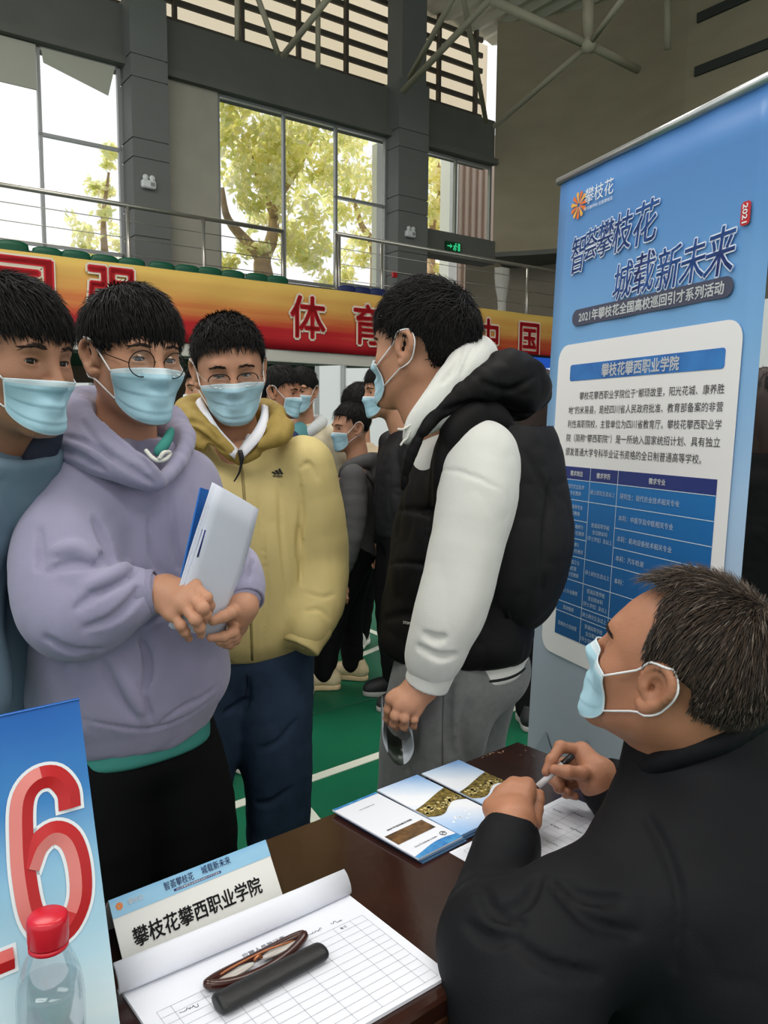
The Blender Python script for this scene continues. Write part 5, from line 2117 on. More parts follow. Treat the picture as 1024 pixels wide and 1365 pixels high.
T.loft(oE, RE, [(.02, 0, 0, .215, .165), (.15, 0, 0, .22, .165), (.28, 0, 0, .225, .158), (.37, 0, 0, .215, .142), (.43, 0, 0, .165, .115), (.475, 0, -.005, .118, .1), (.505, 0, -.01, .098, .094), (.53, 0, -.012, .09, .088)], k=.02)
T.limb(E_L, [.085, .068, .056, .051, .044], k=.04, n=22, folds=.0012, seed=12)
T.limb([at(760, 1215, .96), at(715, 1300, .9), at(700, 1380, .86)], [.07, .08, .08], k=.06, n=10)
T.limb([WE(.2, .02, .37), at(925, 1130, 1.33), at(812, 1050, 1.293)], [.085, .066, .046], k=.04, n=14)
T.noise(.006, 8, 91)
T.noise(.0022, 20, 93, ridged=True)
for path, r in (([(720, 1165), (700, 1200), (668, 1215)], .005), ([(640, 1180), (660, 1215), (700, 1230)], .004), ([(735, 1180), (790, 1230), (850, 1245)], .004), ([(745, 1170), (780, 1195), (830, 1200)], .0035), ([(620, 1230), (650, 1250), (690, 1250)], .0035), ([(690, 1260), (740, 1290), (800, 1300)], .0035), ([(860, 1085), (885, 1130), (905, 1200), (900, 1290)], .0025)):
    T.stroke(path, r, 0, .01)
T.chain([WE(0, .0, .6), WE(0, .0, .5)], [.076, .07], op='-', k=.006)
je = T.obj('jacket', NAVY, pE)
for a, b, ra, rb in ((at(672, 1148, 1.12), at(682, 1106, 1.168), .049, .0445), (at(828, 1054, 1.295), at(804, 1046, 1.292), .05, .046)):
    Cf = Field(*bbox([a, b], .08), .0032)
    Cf.cone(a, b, ra, rb, k=.004)
    Cf.half(b, b - a)
    dd = (b - a) / np.linalg.norm(b - a)
    Cf.cone(b - dd * .004, b + dd * .05, rb - .006, rb - .006, k=.003, op='-')
    Cf.obj('cuff', NAVY, je)
H = Field((.2, .85, .82), (.62, 1.35, 1.1), .0045)
H.limb([WE(-.075, .05, .475), WE(-.092, -.02, .502), WE(-.055, -.088, .52), WE(.055, -.088, .52), WE(.092, -.02, .502), WE(.075, .05, .475)], [.011, .013, .014, .014, .013, .011], k=.006, n=24)
H.noise(.002, 20, 4)
H.obj('collar', NAVY, je)
L = Field((-.2, .6, .0), (1.0, 1.6, .62), .009)
for l in lapE:
    L.limb([l[0], (l[0] + l[1]) / 2, l[1], (l[1] + l[2]) / 2, l[2] - (0, 0, .03)], [.11, .1, .088, .075, .068], k=.03, n=10)
L.ell(WE(0, 0, .03), (.19, .17, .1), RE, k=.05)
L.obj('trousers', BLACK, pE)
for l in lapE:
    f2 = RE @ np.array([0, 1, 0]) * np.array([1, 1, 0])
    f2 /= np.linalg.norm(f2)
    shoe(pE, l[-1] + f2 * .17, l[-1] - f2 * .09, (mat('shoe_black', (30, 30, 32), .6), mat('sole_grey', (150, 150, 146), .6), mat('lace_dark', (60, 60, 60), .8)))
# his stool
st = empty('stool', WE(0, 0, -.44) * np.array([1, 1, 0]))
mb = MB()
mb.box(WE(0, -.02, -.085) * np.array([1, 1, 0]) + np.array([0, 0, .31]), (.36, .36, .035), rotz(.7), bev=.012)
mb.build('seat', mat('stool_blue', (40, 66, 120), .5), st)
for x in (-1, 1):
    for y in (-1, 1):
        mb = MB()
        q = WE(0, -.02, -.085) * np.array([1, 1, 0]) + rotz(.7) @ np.array([x * .14, y * .14, 0])
        mb.tube([q + (0, 0, .3), q + rotz(.7) @ np.array([x * .03, y * .03, .0])], .018, 8)
        mb.build('leg', MATS['stool_blue'], st, True)
tag(st, 'plain low blue stool under the seated man', 'stool')
# pen
a, b = at(713, 1052, 1.262), at(757, 1013, 1.285)
d = (b - a) / np.linalg.norm(b - a)
pn = empty('pen', a)
mb = MB()
mb.tube([a + d * .006, b - d * .012], .0052, 12)
mb.build('barrel', mat('pen_white', (212, 212, 214), .3, .5), pn, True)
mb = MB()
mb.tube([a - d * .028, a - d * .004, a + d * .006], [.001, .0045, .005], 12)
mb.build('grip', mat('pen_black', (18, 18, 20), .35), pn, True)
mb = MB()
mb.tube([b - d * .012, b - d * .01, b + d * .012], [.0052, .0058, .0055], 12)
mb.build('cap', MATS['pen_black'], pn, True)
tag(pn, 'white and black pen between the hands of the seated man', 'pen')


# ================================================================== people further back in the hall
def back_person(hx, hy, Y, yaw, label, top, trs, gx=None, skin=SKIN, style='crop', seed=1, s=1.0, mask_=True, pitch=4, feet=None, shoes=None, shoulders=.18, hem=.86, long_=False, hoodc=None, vox=.009, hairkw={}, body_yaw=None, inner=None, hands=True):
    by = yaw if body_yaw is None else body_yaw
    hc = at(hx, hy, Y)
    R = frame(by)
    g = np.array([hc[0], hc[1], 0]) - R @ np.array([0, .04, 0])
    if gx is not None:
        g[0] += gx
    W = lambda x, y, z: g + R @ np.array([x, y, z])
    ht = hc[2] - .19 * s
    hd = Head(hc, frame(yaw, pitch), s, vox=.0036, neck=[W(0, 0, ht)], neck_r=(.053, .062))
    arms = [[W(x * shoulders, 0, ht - .06), W(x * (shoulders + .05), .0, ht - .33), W(x * (shoulders + .03), .06, ht - .56)] for x in (-1, 1)]
    hms = []
    if hands:
        for x, a in zip((-1, 1), arms):
            w_ = a[2] + np.array([0, 0, -.03])
            f_ = [[w_ + R @ np.array([x * .012, (k - 1.5) * .02, -.06]), w_ + R @ np.array([x * .01, (k - 1.5) * .022, -.095]), w_ + R @ np.array([-x * .004, (k - 1.5) * .02, -.115 - .004 * (k in (1, 2))]), w_ + R @ np.array([-x * .014, (k - 1.5) * .018, -.128 - .006 * (k in (1, 2))])] for k in (3, 2, 1, 0)]
            hms.append(hand_mesh(w_, [q[0] for q in f_], f_, [w_ + R @ np.array([0, .03, -.03]), w_ + R @ np.array([-x * .01, .048, -.06]), w_ + R @ np.array([-x * .016, .05, -.085])], arm=a[2] + np.array([0, 0, .03]), vox=.004).mesh())
    p = person(hd, hms, label, skin, g, core(g, by, ht + .3, arms, vox=.014, legs=[[W(x * .085, 0, hem), (W(x * .085, 0, hem) + np.array([q[0], q[1], .09])) / 2 + R @ np.array([0, .03, 0]), np.array([q[0], q[1], .1])] for x, q in zip((-1, 1), feet or [W(x * .1, 0, 0) for x in (-1, 1)])]))
    if abs(((yaw + 180) % 360) - 180) < 125:
        hd.eyes(p, (0, 4))
        hd.brows(p)
    kw = dict(top=.014, side=.006, front=.058, messy=.3, length=.032, rad=1.5)
    kw.update(hairkw)
    hb_ = hd.hair(p, style, seed, 700, **kw)
    if mask_:
        hd.mask(p, na=37, ns=24)
    if long_:
        Hh = Field(hc - .25, hc + (.25, .25, .18), .007)
        Hh.ell(hc + frame(yaw) @ np.array([0, -.03, .0]), (.1, .095, .14), frame(yaw), k=.02)
        Hh.ell(hc + frame(yaw) @ np.array([0, -.06, -.13]), (.095, .06, .12), frame(yaw), k=.05)
        Hh.noise(.006, 40, seed, stretch=(1, 1, .2))
        Hh.obj('long_hair', mat('brown_hair', (44, 30, 26), .5, .3), hb_)
    T = Field(g + (-.42, -.42, hem - .1), g + (.42, .42, ht + .12), vox)
    T.loft(g, R, [(hem, 0, 0, .165, .125), (hem + .1, 0, .0, .18, .135), (ht - .25, 0, 0, .185, .13), (ht - .1, 0, -.005, .17, .11), (ht - .04, 0, -.01, .12, .085), (ht + .01, 0, -.015, .075, .07)])
    for i, a in enumerate(arms):
        T.limb(a, [.07, .062, .045], k=.03, n=10, folds=.001, seed=seed + i)
    T.noise(.006, 11, seed + 4)
    T.noise(.004, 22, seed + 7, ridged=True)
    j = T.obj('jacket', top, p)
    if hoodc is not None:
        Hd = Field(g + (-.25, -.3, ht - .2), g + (.25, .25, ht + .14), .006)
        Hd.limb([W(.0, .09, ht - .09), W(.075, .05, ht - .02), W(.085, -.05, ht + .02), W(0, -.11, ht - .0), W(-.085, -.05, ht + .02), W(-.075, .05, ht - .02), W(0, .09, ht - .09)], [.02, .03, .036, .055, .036, .03, .02], k=.01, n=26)
        Hd.ell(W(0, -.12, ht - .06), (.1, .06, .09), R, k=.03)
        Hd.obj('hood', hoodc, j)
    if inner is not None:
        U = Field(g + (-.2, -.2, ht - .3), g + (.2, .2, ht + .06), .006)
        U.ell(W(0, .075, ht - .12), (.07, .075, .14), R, k=.02)
        U.obj('inner_shirt', inner, p)
    L = Field(g + (-.4, -.45, 0), g + (.4, .45, hem + .1), vox)
    ft = feet or [W(x * .1, 0, 0) for x in (-1, 1)]
    for x, f in zip((-1, 1), ft):
        f = np.asarray(f, float)
        hip = W(x * .085, 0, hem + .02)
        ank = np.array([f[0], f[1], .09])
        knee = (hip + ank) / 2 + R @ np.array([0, .03, 0])
        L.limb([hip, knee, ank], [.1, .075, .06], k=.03, n=10, folds=.002, seed=seed)
        fd = R @ np.array([x * .15, 1, 0])
        fd /= np.linalg.norm(fd)
        shoe(p, f + fd * .17, f - fd * .09, shoes or (mat('shoe_black', (30, 30, 32), .6), mat('sole_grey', (150, 150, 146), .6), mat('lace_dark', (60, 60, 60), .8)))
    L.ell(W(0, 0, hem), (.15, .12, .09), R, k=.04)
    L.obj('trousers', trs, p)
    return p, g, R, W, ht


CREAM = (mat('shoe_cream', (206, 190, 152), .6, var=.08, vscale=30), mat('sole_cream', (216, 192, 150), .6), mat('lace_cream', (222, 214, 196), .8))
WHITES = (mat('shoe_white', (210, 208, 200), .6), mat('sole_white', (226, 224, 216), .6), CORD)
BLUES = (mat('shoe_blue', (92, 130, 172), .6, col2=(216, 222, 228), vscale=40), MATS['sole_white'], CORD)
GHOOD = mat('grey_hoodie', (84, 82, 82), .9, .1, bump=.1, bscale=400)
f1, f2 = onz(470, 905, 0), onz(432, 918, 0)
pF, gF, RF, WF, hF = back_person(468, 571, 4.3, -62, 'young man in a grey hoodie with a black backpack and cream sneakers, glancing back', GHOOD, BLACK, seed=61, s=1.0, feet=[f2, f1], shoes=CREAM, hoodc=GHOOD, body_yaw=-95, hem=.72, shoulders=.19, hairkw=dict(front=.075, top=.014, side=.002))
bk = empty('backpack', WF(0, -.2, .9))
B = Field(gF + (-.4, -.4, .6), gF + (.45, .4, 1.3), .009)
B.ell(WF(0, -.19, .93), (.15, .1, .24), RF, k=.02)
B.ell(WF(0, -.22, .83), (.14, .1, .15), RF, k=.04)
B.noise(.008, 10, 3)
B.obj('pack_body', BPK, bk)
for x in (-1, 1):
    mb = MB()
    mb.tube(spline([WF(x * .1, -.14, .85), WF(x * .12, -.12, 1.05), WF(x * .115, -.02, hF - .03), WF(x * .11, .1, hF - .16), WF(x * .12, .1, hF - .35)], 18), .022, 8, flat=.3)
    mb.build('shoulder_strap', BPK, bk, True)
tag(bk, 'black backpack on the young man in the grey hoodie', 'backpack')
back_person(514, 523, 4.0, -72, 'young man in a black jacket and mask standing behind the down vest', mat('black_jacket', (24, 23, 25), .6, .3), BLACK, seed=63, s=1.03, hem=.86, hairkw=dict(front=.05, top=.022), gx=.05)
back_person(480, 546, 4.9, 178, 'curly haired person in a beige jacket mostly hidden behind the grey hoodie', mat('beige_jacket', (196, 176, 146), .8), BLACK, seed=65, mask_=False, hoodc=None, shoes=WHITES, s=1.08, hairkw=dict(top=.026, messy=.9, length=.05, side=.02, nape=-.06), feet=[onz(462, 852, 0), onz(480, 862, 0)])
back_person(402, 522, 4.5, -12, 'young man in a cream and white jacket over a teal shirt', mat('cream_jacket', (206, 194, 166), .8), DENIM, seed=67, hoodc=mat('white_hood', (200, 204, 206), .8), inner=mat('teal_tee', (84, 136, 140), .85), hairkw=dict(front=.036, top=.02), style='fringe', s=.98)
back_person(374, 524, 4.0, 72, 'man in profile with a dark blue collar beside the straw yellow jacket', mat('navy_jacket', (34, 44, 84), .8), BLACK, seed=69, skin=SKIN_TAN, s=1.0)
back_person(279, 520, 3.3, -62, 'person in a blue mask almost hidden behind the straw yellow jacket', mat('grey_jacket', (70, 72, 78), .8), DENIM, seed=71, s=.94, shoes=BLUES, feet=[onz(312, 1016, 0), onz(286, 1030, 0)], body_yaw=30)
back_person(722, 532, 3.75, 170, 'person with long brown hair in black clothes behind the black backpack', BLACK, BLACK, seed=73, mask_=False, long_=True, feet=[onz(704, 968, 0), onz(724, 962, 0)], hem=.7, s=.95)
back_person(1016, 540, 3.1, 160, 'person with dark hair in black clothes to the right behind the roll up banner', BLACK, BLACK, seed=75, mask_=False, long_=True, hem=.6)
# ================================================================== table and what lies on it
TD = np.array([.756, .654, 0])
TN = np.array([.654, -.756, 0])
TF = np.array([.289, 1.644, .75])
RT_ = np.stack([TD, -TN, np.array([0, 0, 1.])], 1)
WOOD = mat('dark_table_lacquer', (52, 27, 19), .16, .5, col2=(40, 20, 14), vscale=14, stretch=(1, 1, 1), bump=.02, bscale=40)
WOOD_E = mat('table_edge_wood', (74, 44, 28), .35, .4, col2=(40, 22, 15), vscale=60, bump=.05, bscale=60)
TP = lambda u, v, z=0.: TF - TD * u + TN * v + np.array([0, 0, z])     # u along the table from its far right corner, v towards the sitter
tb = empty('table', TP(.65, .22, -.75))
mb = MB()
mb.box(TP(.66, .222, -.014), (1.32, .444, .028), RT_, bev=.004)
mb.build('tabletop', WOOD, tb)
mb = MB()
mb.box(TP(.66, .438, -.04), (1.31, .012, .03), RT_, bev=.003)
mb.box(TP(.66, .006, -.04), (1.31, .012, .03), RT_, bev=.003)
mb.build('edge_strip', WOOD_E, tb)
mb = MB()
mb.box(TP(.66, .03, -.2), (1.24, .018, .34), RT_)
mb.build('modesty_panel', WOOD, tb)
for u in (.05, 1.27):
    for v in (.05, .39):
        mb = MB()
        mb.box(TP(u, v, -.39), (.035, .035, .72), RT_, bev=.004)
        mb.build('leg', mat('table_leg', (40, 38, 38), .4, metal=.4), tb)
rs = np.random.RandomState(5)
mb = MB()
for k in range(26):
    u, v = (rs.rand() * .05, rs.rand() * .25) if k % 2 else (rs.rand() * .28, rs.rand() * .012 + .002)
    c = TP(u + .004, v + .004, .0003)
    a = rs.rand() * 6.3
    d = np.array([math.cos(a), math.sin(a), 0]) * (.002 + .006 * rs.rand())
    n_ = np.array([-d[1], d[0], 0]) * .25
    mb.add([c - d, c + n_, c + d, c - n_], [[0, 1, 2, 3]][:1])
mb.build('edge_wear', mat('worn_lacquer', (150, 118, 96), .6), tb)
tag(tb, 'narrow dark brown lacquered table that the seated man works at', 'table')

PAPER = mat('paper_white', (222, 224, 232), .7, .2)
INK = mat('ink_grey', (150, 150, 158), .8, .1)
INK_D = mat('ink_dark', (60, 62, 74), .8, .1)


def rule(mb, p, q, w, z):
    d = (q - p) / np.linalg.norm(q - p)
    n_ = np.array([-d[1], d[0], 0]) * w / 2
    up = np.array([0, 0, z])
    mb.add([p - n_ + up, q - n_ + up, q + n_ + up, p + n_ + up], [[0, 1, 2, 3]])


def scrawl(mb, c, ux, uy, w, h, seed, r=.0004):
    rs_ = np.random.RandomState(seed)
    n_ = max(3, int(w / .004))
    P = [c + ux * (-w / 2 + w * i / (n_ * 3)) + uy * (rs_.rand() - .5) * h for i in range(n_ * 3)]
    P = spline(np.array(P), n_ * 8)
    for i in range(len(P) - 1):
        rule(mb, P[i], P[i + 1], r * 2, .0)


# ---- big tent sign with the stall number
SB = TP(.93, .115)
SB = onz(163, 1390, .75)
ST = at(105, 930, .90)
upS = (ST - SB) / np.linalg.norm(ST - SB)
hS = np.linalg.norm(ST - SB)
wS = .34
nS = np.cross(TD, upS)
sg = empty('number_sign', SB - TD * wS / 2)
SKYP = gradient('sign_print', [(0., (176, 206, 216)), (.12, (206, 222, 226)), (.3, (176, 210, 224)), (.5, (140, 190, 218)), (.72, (58, 128, 192)), (1., (22, 92, 172))], 2, 0, .355, noise=.16, nscale=(9, 9, 14), rough=.35)
mb = MB()
mb.plate([SB - TD * wS, SB, ST, ST - TD * wS], .003, nrm=nS)
mb.build('front_panel', SKYP, sg)
back = ST - (upS * np.array([-1, -1, 1])) * hS
mb = MB()
mb.plate([back, back - TD * wS, ST - TD * wS - nS * .001, ST - nS * .001], .003)
mb.build('back_panel', SKYP, sg)
RED_N = mat('numeral_red', (184, 24, 28), .35)
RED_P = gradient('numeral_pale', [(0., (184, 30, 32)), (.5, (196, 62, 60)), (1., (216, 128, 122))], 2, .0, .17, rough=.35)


def numeral(uo, vo, path, w, ny):
    """bold numeral: a ridged ribbon along its path, with a white rim"""
    c = SB - TD * uo + upS * vo
    P = spline(np.array(path, float), ny)
    T_ = np.gradient(P, axis=0)
    T_ /= np.linalg.norm(T_, axis=1)[:, None]
    N_ = np.stack([-T_[:, 1], T_[:, 0]], 1)
    W3 = lambda q, l: c + q[0] * TD + q[1] * upS + nS * l
    mb_ = MB()
    V, F, mi = [], [], []
    for p, n_ in zip(P, N_):
        V += [W3(p - n_ * w / 2, .0012), W3(p, .0042), W3(p + n_ * w / 2, .0012)]
    for i in range(len(P) - 1):
        for k in (0, 1):
            F.append([3 * i + k, 3 * i + k + 1, 3 * i + k + 4, 3 * i + k + 3])
            q = P[i] + N_[i] * (w / 4 if k else -w / 4)
            outer = (k == 0)
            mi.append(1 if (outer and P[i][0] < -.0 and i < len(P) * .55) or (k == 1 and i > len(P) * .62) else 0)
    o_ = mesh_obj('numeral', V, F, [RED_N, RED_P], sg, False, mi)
    mb_ = MB()
    r = w / 2 + .0035
    V = []
    Pe = P.copy()
    Pe[0] -= T_[0] * .0035
    Pe[-1] += T_[-1] * .0035
    for p, n_ in zip(Pe, N_):
        V += [W3(p - n_ * r, .0008), W3(p + n_ * r, .0008)]
    mb_.add(V, [[2 * i, 2 * i + 1, 2 * i + 3, 2 * i + 2] for i in range(len(P) - 1)])
    mb_.build('numeral_rim', mat('numeral_rim_white', (226, 232, 236), .4), o_)


numeral(.051, .215, [(.026, .040), (.0255, .060), (.013, .078), (-.007, .079), (-.022, .062), (-.0275, .02), (-.0285, -.02), (-.024, -.058), (-.008, -.079), (.010, -.078), (.0255, -.055), (.0285, -.02), (.022, .008), (.006, .020), (-.012, .012), (-.024, -.008)], .0245, 80)
numeral(.142, .215, [(-.032, .052), (-.016, .06), (-.002, .082), (.0, .04), (.0, -.05), (.0, -.088)], .024, 40)
numeral(.142, .127, [(-.044, 0), (0, 0), (.044, 0)], .021, 12)
tag(sg, 'tall blue folded sign with a big red 16 at the left end of the table', 'sign')

# ---- water bottle
bc = at(63, 1218, .735) * np.array([1, 1, 0]) + np.array([0, 0, .75])
kB = (at(63, 1218, .735)[2] - .75) / .2412
bo = empty('water_bottle', bc)
PET = glass('clear_plastic', (.93, .95, .96), .17, .03)
prof = [(.024, 0), (.030, .004), (.0315, .02), (.030, .05), (.0315, .055), (.030, .07), (.0315, .075), (.0315, .13), (.0305, .145), (.0285, .16), (.024, .178), (.018, .195), (.0145, .205), (.0145, .212)]
prof = [(r_ * 1.02, z_ * kB) for r_, z_ in prof]
mb = MB()
mb.lathe(prof, bc, 32)
mb.build('shell', PET, bo, True)
WAT = glass('water', (.93, .95, .96), .07)
mb = MB()
mb.lathe([(.0, .002), (.027, .003), (.0302, .02), (.029, .05), (.0303, .06), (.029, .07), (.0303, .08), (.0303, .13), (.0295, .143), (.0288, .15), (0, .1502)], bc, 32)
mb.v = [(p[0], p[1], .75 + (p[2] - .75) * kB) for p in mb.v]
mb.build('water', WAT, bo, True)
mb = MB()
mb.lathe([(.0165, .212), (.0188, .2125), (.0186, .214), (.0192, .216), (.0196, .235), (.0185, .239), (.016, .2408), (0, .2412)], bc, 32)
mb.v = [(p[0], p[1], p[2] + .2412 * (kB - 1)) for p in mb.v]
cp_ = mb.build('cap', mat('cap_red', (196, 22, 42), .3, .5), bo, True)
mb = MB()
mb.lathe([(.0165, .206), (.0188, .207), (.0188, .2110), (.0165, .2113)], bc, 32)
mb.v = [(p[0], p[1], p[2] + .2412 * (kB - 1)) for p in mb.v]
mb.build('seal_ring', mat('cap_red', (196, 22, 42)), cp_, True)
tag(bo, 'clear water bottle with a red cap before the number sign', 'bottle')

# ---- name card
b0, b1 = np.array([-.31, .907, .7505]), np.array([-.135, 1.058, .7505])
tn = empty('name_card', (b0 + b1) / 2)
dC = (b1 - b0) / np.linalg.norm(b1 - b0)
nC_ = np.array([dC[1], -dC[0], 0])
lean = -nC_ * .05 + np.array([0, 0, .072])
upC = lean / np.linalg.norm(lean)
hC_ = np.linalg.norm(lean)
wC = np.linalg.norm(b1 - b0)
fC = np.cross(dC, upC)
mb = MB()
mb.plate([b0, b1, b1 + lean, b0 + lean], .0012, nrm=fC)
mb.build('front_face', mat('card_white', (226, 226, 222), .6, .25), tn)
mb = MB()
bb = -nC_ * .1
mb.plate([b1 + bb, b0 + bb, b0 + lean - fC * .0008, b1 + lean - fC * .0008], .0012)
mb.build('back_face', mat('card_white', (226, 226, 222)), tn)
CP = lambda x, y, l=.0006: b0 + dC * x + upC * y + fC * l
mb = MB()
mb.plate([CP(0, hC_ * .74), CP(wC, hC_ * .74), CP(wC, hC_ * 1.0), CP(0, hC_ * 1.0)], .0004, nrm=fC)
mb.build('printed_band', gradient('card_band', [(0, (150, 196, 224)), (1, (70, 150, 210))], 2, .065, .09, noise=.5, nscale=(30, 30, 60), rough=.5), tn)
mb = MB()
put_text(mb, '攀枝花攀西职业学院', CP(wC * .48, hC_ * .40), dC, upC, w=wC * .80, h=.0225, bold=.03, lift=.0002)
mb.build('lettering', mat('print_black', (24, 24, 26), .6), tn)
mb = MB()
put_text(mb, '智荟攀枝花', CP(wC * .40, hC_ * .895, .0012), dC, upC, w=.042, h=.0105, bold=.01)
put_text(mb, '城载新未来', CP(wC * .64, hC_ * .915, .0012), dC, upC, w=.044, h=.0105, bold=.01)
mb.build('slogan', mat('print_navy', (30, 46, 104), .6), tn)
mb = MB()
mb.plate([CP(wC * .36, hC_ * .78, .001), CP(wC * .66, hC_ * .78, .001), CP(wC * .66, hC_ * .815, .001), CP(wC * .36, hC_ * .815, .001)], .0004, nrm=fC)
mb.build('slogan_bar', MATS['print_navy'], tn)
mb = MB()
put_text(mb, '2021年攀枝花全国高校巡回引才系列活动', CP(wC * .51, hC_ * .797, .0014), dC, upC, w=.064, h=.0022)
put_text(mb, '攀枝花', CP(wC * .14, hC_ * .88, .0012), dC, upC, w=.02, h=.006, bold=.02)
mb.build('small_lettering', mat('print_white', (236, 238, 240), .6), tn)
mb = MB()
for k in range(9):
    a = k * 2 * math.pi / 9
    e_ = dC * math.cos(a) + upC * math.sin(a)
    s_ = -dC * math.sin(a) + upC * math.cos(a)
    c = CP(.011, hC_ * .875, .0012)
    mb.add([c + e_ * .001 - s_ * .0005, c + e_ * .0045 - s_ * .0012, c + e_ * .0045 + s_ * .0012, c + e_ * .001 + s_ * .0005], [[0, 1, 2, 3]])
mb.build('sun_mark', mat('print_orange', (232, 130, 46), .6), tn)
tag(tn, 'white folded name card with black characters and a blue band on top', 'name card')

# ---- register of sheets with its top pages folded up against the card
rTR = np.array([-.049, 1.074, .7512])
dR = np.array([.779, .627, 0])
nR = np.array([.627, -.779, 0])
wR, hR = .325, .215
rg = empty('register', rTR - dR * wR / 2 + nR * hR / 2)
RP = lambda x, y, z=0.: rTR - dR * (wR - x) + nR * y + np.array([0, 0, z])
mb = MB()
mb.plate([RP(0, hR, .004), RP(wR, hR, .004), RP(wR, 0, .004), RP(0, 0, .004)], .0045, nrm=(0, 0, 1))
mb.build('sheets', PAPER, rg)
V, F = [], []
pr_ = spline([(.0, .003), (.004, .009), (.002, .02), (-.006, .031), (-.014, .036)], 14)
for y, z in pr_:
    for x in (-.006, wR * .25, wR * .5, wR * .75, wR + .002):
        V.append(RP(x, y + .004 + .004 * math.sin(x * 9), z + .003 * math.sin(x * 7 + 1)))
for i in range(13):
    for k in range(4):
        F.append([i * 5 + k, i * 5 + k + 1, i * 5 + k + 6, i * 5 + k + 5])
o = mesh_obj('folded_pages', V, F, PAPER, rg, True)
md = o.modifiers.new('t', 'SOLIDIFY')
md.thickness = .006
md.offset = -1
mb = MB()
y0, y1 = .055, hR - .008
for i in range(13):
    y = y0 + (y1 - y0) * i / 12
    rule(mb, RP(.018, y), RP(wR - .014, y), .0005, .0043)
for x in (.018, .035, .072, .098, .118, .152, .19, .225, .262, .29, wR - .014):
    rule(mb, RP(x, y0), RP(x, y1), .0005, .0043)
mb.build('ruling', INK, rg)
mb = MB()
put_text(mb, '应聘人员登记表', RP(wR * .53, .030, .0041), dR, -nR, w=.062, h=.0075, lift=.0004)
for k, (x, t_) in enumerate(((.085, '姓名'), (.108, '性别'), (.135, '专业'), (.17, '学校'), (.275, '备注'))):
    put_text(mb, t_, RP(x, y0 + .006, .0041), dR, -nR, w=.010, h=.0045, lift=.0004)
mb.build('printed_heading', INK_D, rg)
mb = MB()
for k, (x, w_) in enumerate(((.05, .024), (.085, .016), (.24, .026), (.275, .018), (.13, .02))):
    scrawl(mb, RP(x, y0 + .018 if k < 2 or k == 4 else y0 - .010, .0043), dR, -nR, w_, .006, k)
mb.build('handwriting', INK_D, rg)
tag(rg, 'ruled sign-up sheets on the table with the top pages folded up', 'papers')

# ---- reading glasses folded in a brown frame, and their black case
c0, c1 = onz(293, 1345, .758), onz(432, 1272, .758)
d = (c1 - c0) / np.linalg.norm(c1 - c0)
n_ = np.array([d[1], -d[0], 0])
Cs = Field(*bbox([c0, c1], .05), .0022)
Cs.cone(c0 + d * .004, c1 - d * .004, .0165, .0155, k=.004, sq=(np.array([0, 0, 1.]), 1.9))
Cs.half(c0 - d * .004, -d, .004)
Cs.half(c1 + d * .002, d, .01)
Cs.noise(.0008, 60, 3)
V, Q = Cs.mesh()
V[:, 2] += .7558 - V[:, 2].min()
cs = mesh_obj('glasses_case', V, Q, mat('black_leather', (24, 24, 25), .42, .4, bump=.12, bscale=700), None, True, org=c0)
mb = MB()
P = [c0 + d * t * .15 - n_ * .0148 + np.array([0, 0, .003]) for t in np.linspace(.04, .98, 30)]
for i in range(0, 30, 1):
    mb.tube([P[i] - d * .0012, P[i] + d * .0012], .0006, 4)
mb.build('stitching', mat('thread_grey', (90, 90, 92), .8), cs)
tag(cs, 'slim black leather glasses case lying on the ruled sheets', 'case')
g0, g1 = onz(277, 1316, .762), onz(405, 1250, .762)
d = (g1 - g0) / np.linalg.norm(g1 - g0)
n_ = np.array([d[1], -d[0], 0])
Lg = np.linalg.norm(g1 - g0)
BRN = mat('brown_plastic', (58, 26, 20), .22, .5)
rgls = empty('reading_glasses', g0)
ring = []
for t in np.linspace(0, 2 * math.pi, 60, endpoint=False):
    x = Lg / 2 + math.cos(t) * Lg / 2
    y = math.sin(t) * (.0135 * (1 - .25 * math.cos(t) ** 4))
    ring.append(g0 + d * x + n_ * y + np.array([0, 0, .004 * math.cos(2 * t)]))
mb = MB()
mb.tube(ring, .0058, 8, closed=True)
mb.build('frame', BRN, rgls, True)
for a_, b_ in ((.07, .46), (.54, .93)):
    mb = MB()
    pts = [g0 + d * Lg * (a_ + (b_ - a_) * (.5 + .5 * math.cos(t))) + n_ * .0085 * math.sin(t) + np.array([0, 0, .0015 + .002 * math.sin(t)]) for t in np.linspace(0, 2 * math.pi, 30, endpoint=False)]
    mb.plate(pts, .0016, nrm=(0, 0, 1))
    mb.build('lens', mat('lens_pale', (190, 186, 180), .08, .7), rgls)
mb = MB()
mb.tube(spline([g0 + d * Lg * .46 + (0, 0, .003), g0 + d * Lg * .5 + (0, 0, .007), g0 + d * Lg * .54 + (0, 0, .003)], 8), .0022, 6)
mb.build('bridge', mat('copper_wire', (176, 112, 76), .3, metal=.8), rgls, True)
mb = MB()
mb.tube(spline([g0 + d * Lg * .02 - n_ * .003, g0 + d * Lg * .2 - n_ * .006 + (0, 0, .004), g0 + d * Lg * .6 - n_ * .005 + (0, 0, .005), g0 + d * Lg * .95 - n_ * .002], 16), .0013, 6)
mb.build('temple', MATS['copper_wire'], rgls, True)
tag(rgls, 'folded brown framed reading glasses beside the black case', 'glasses')

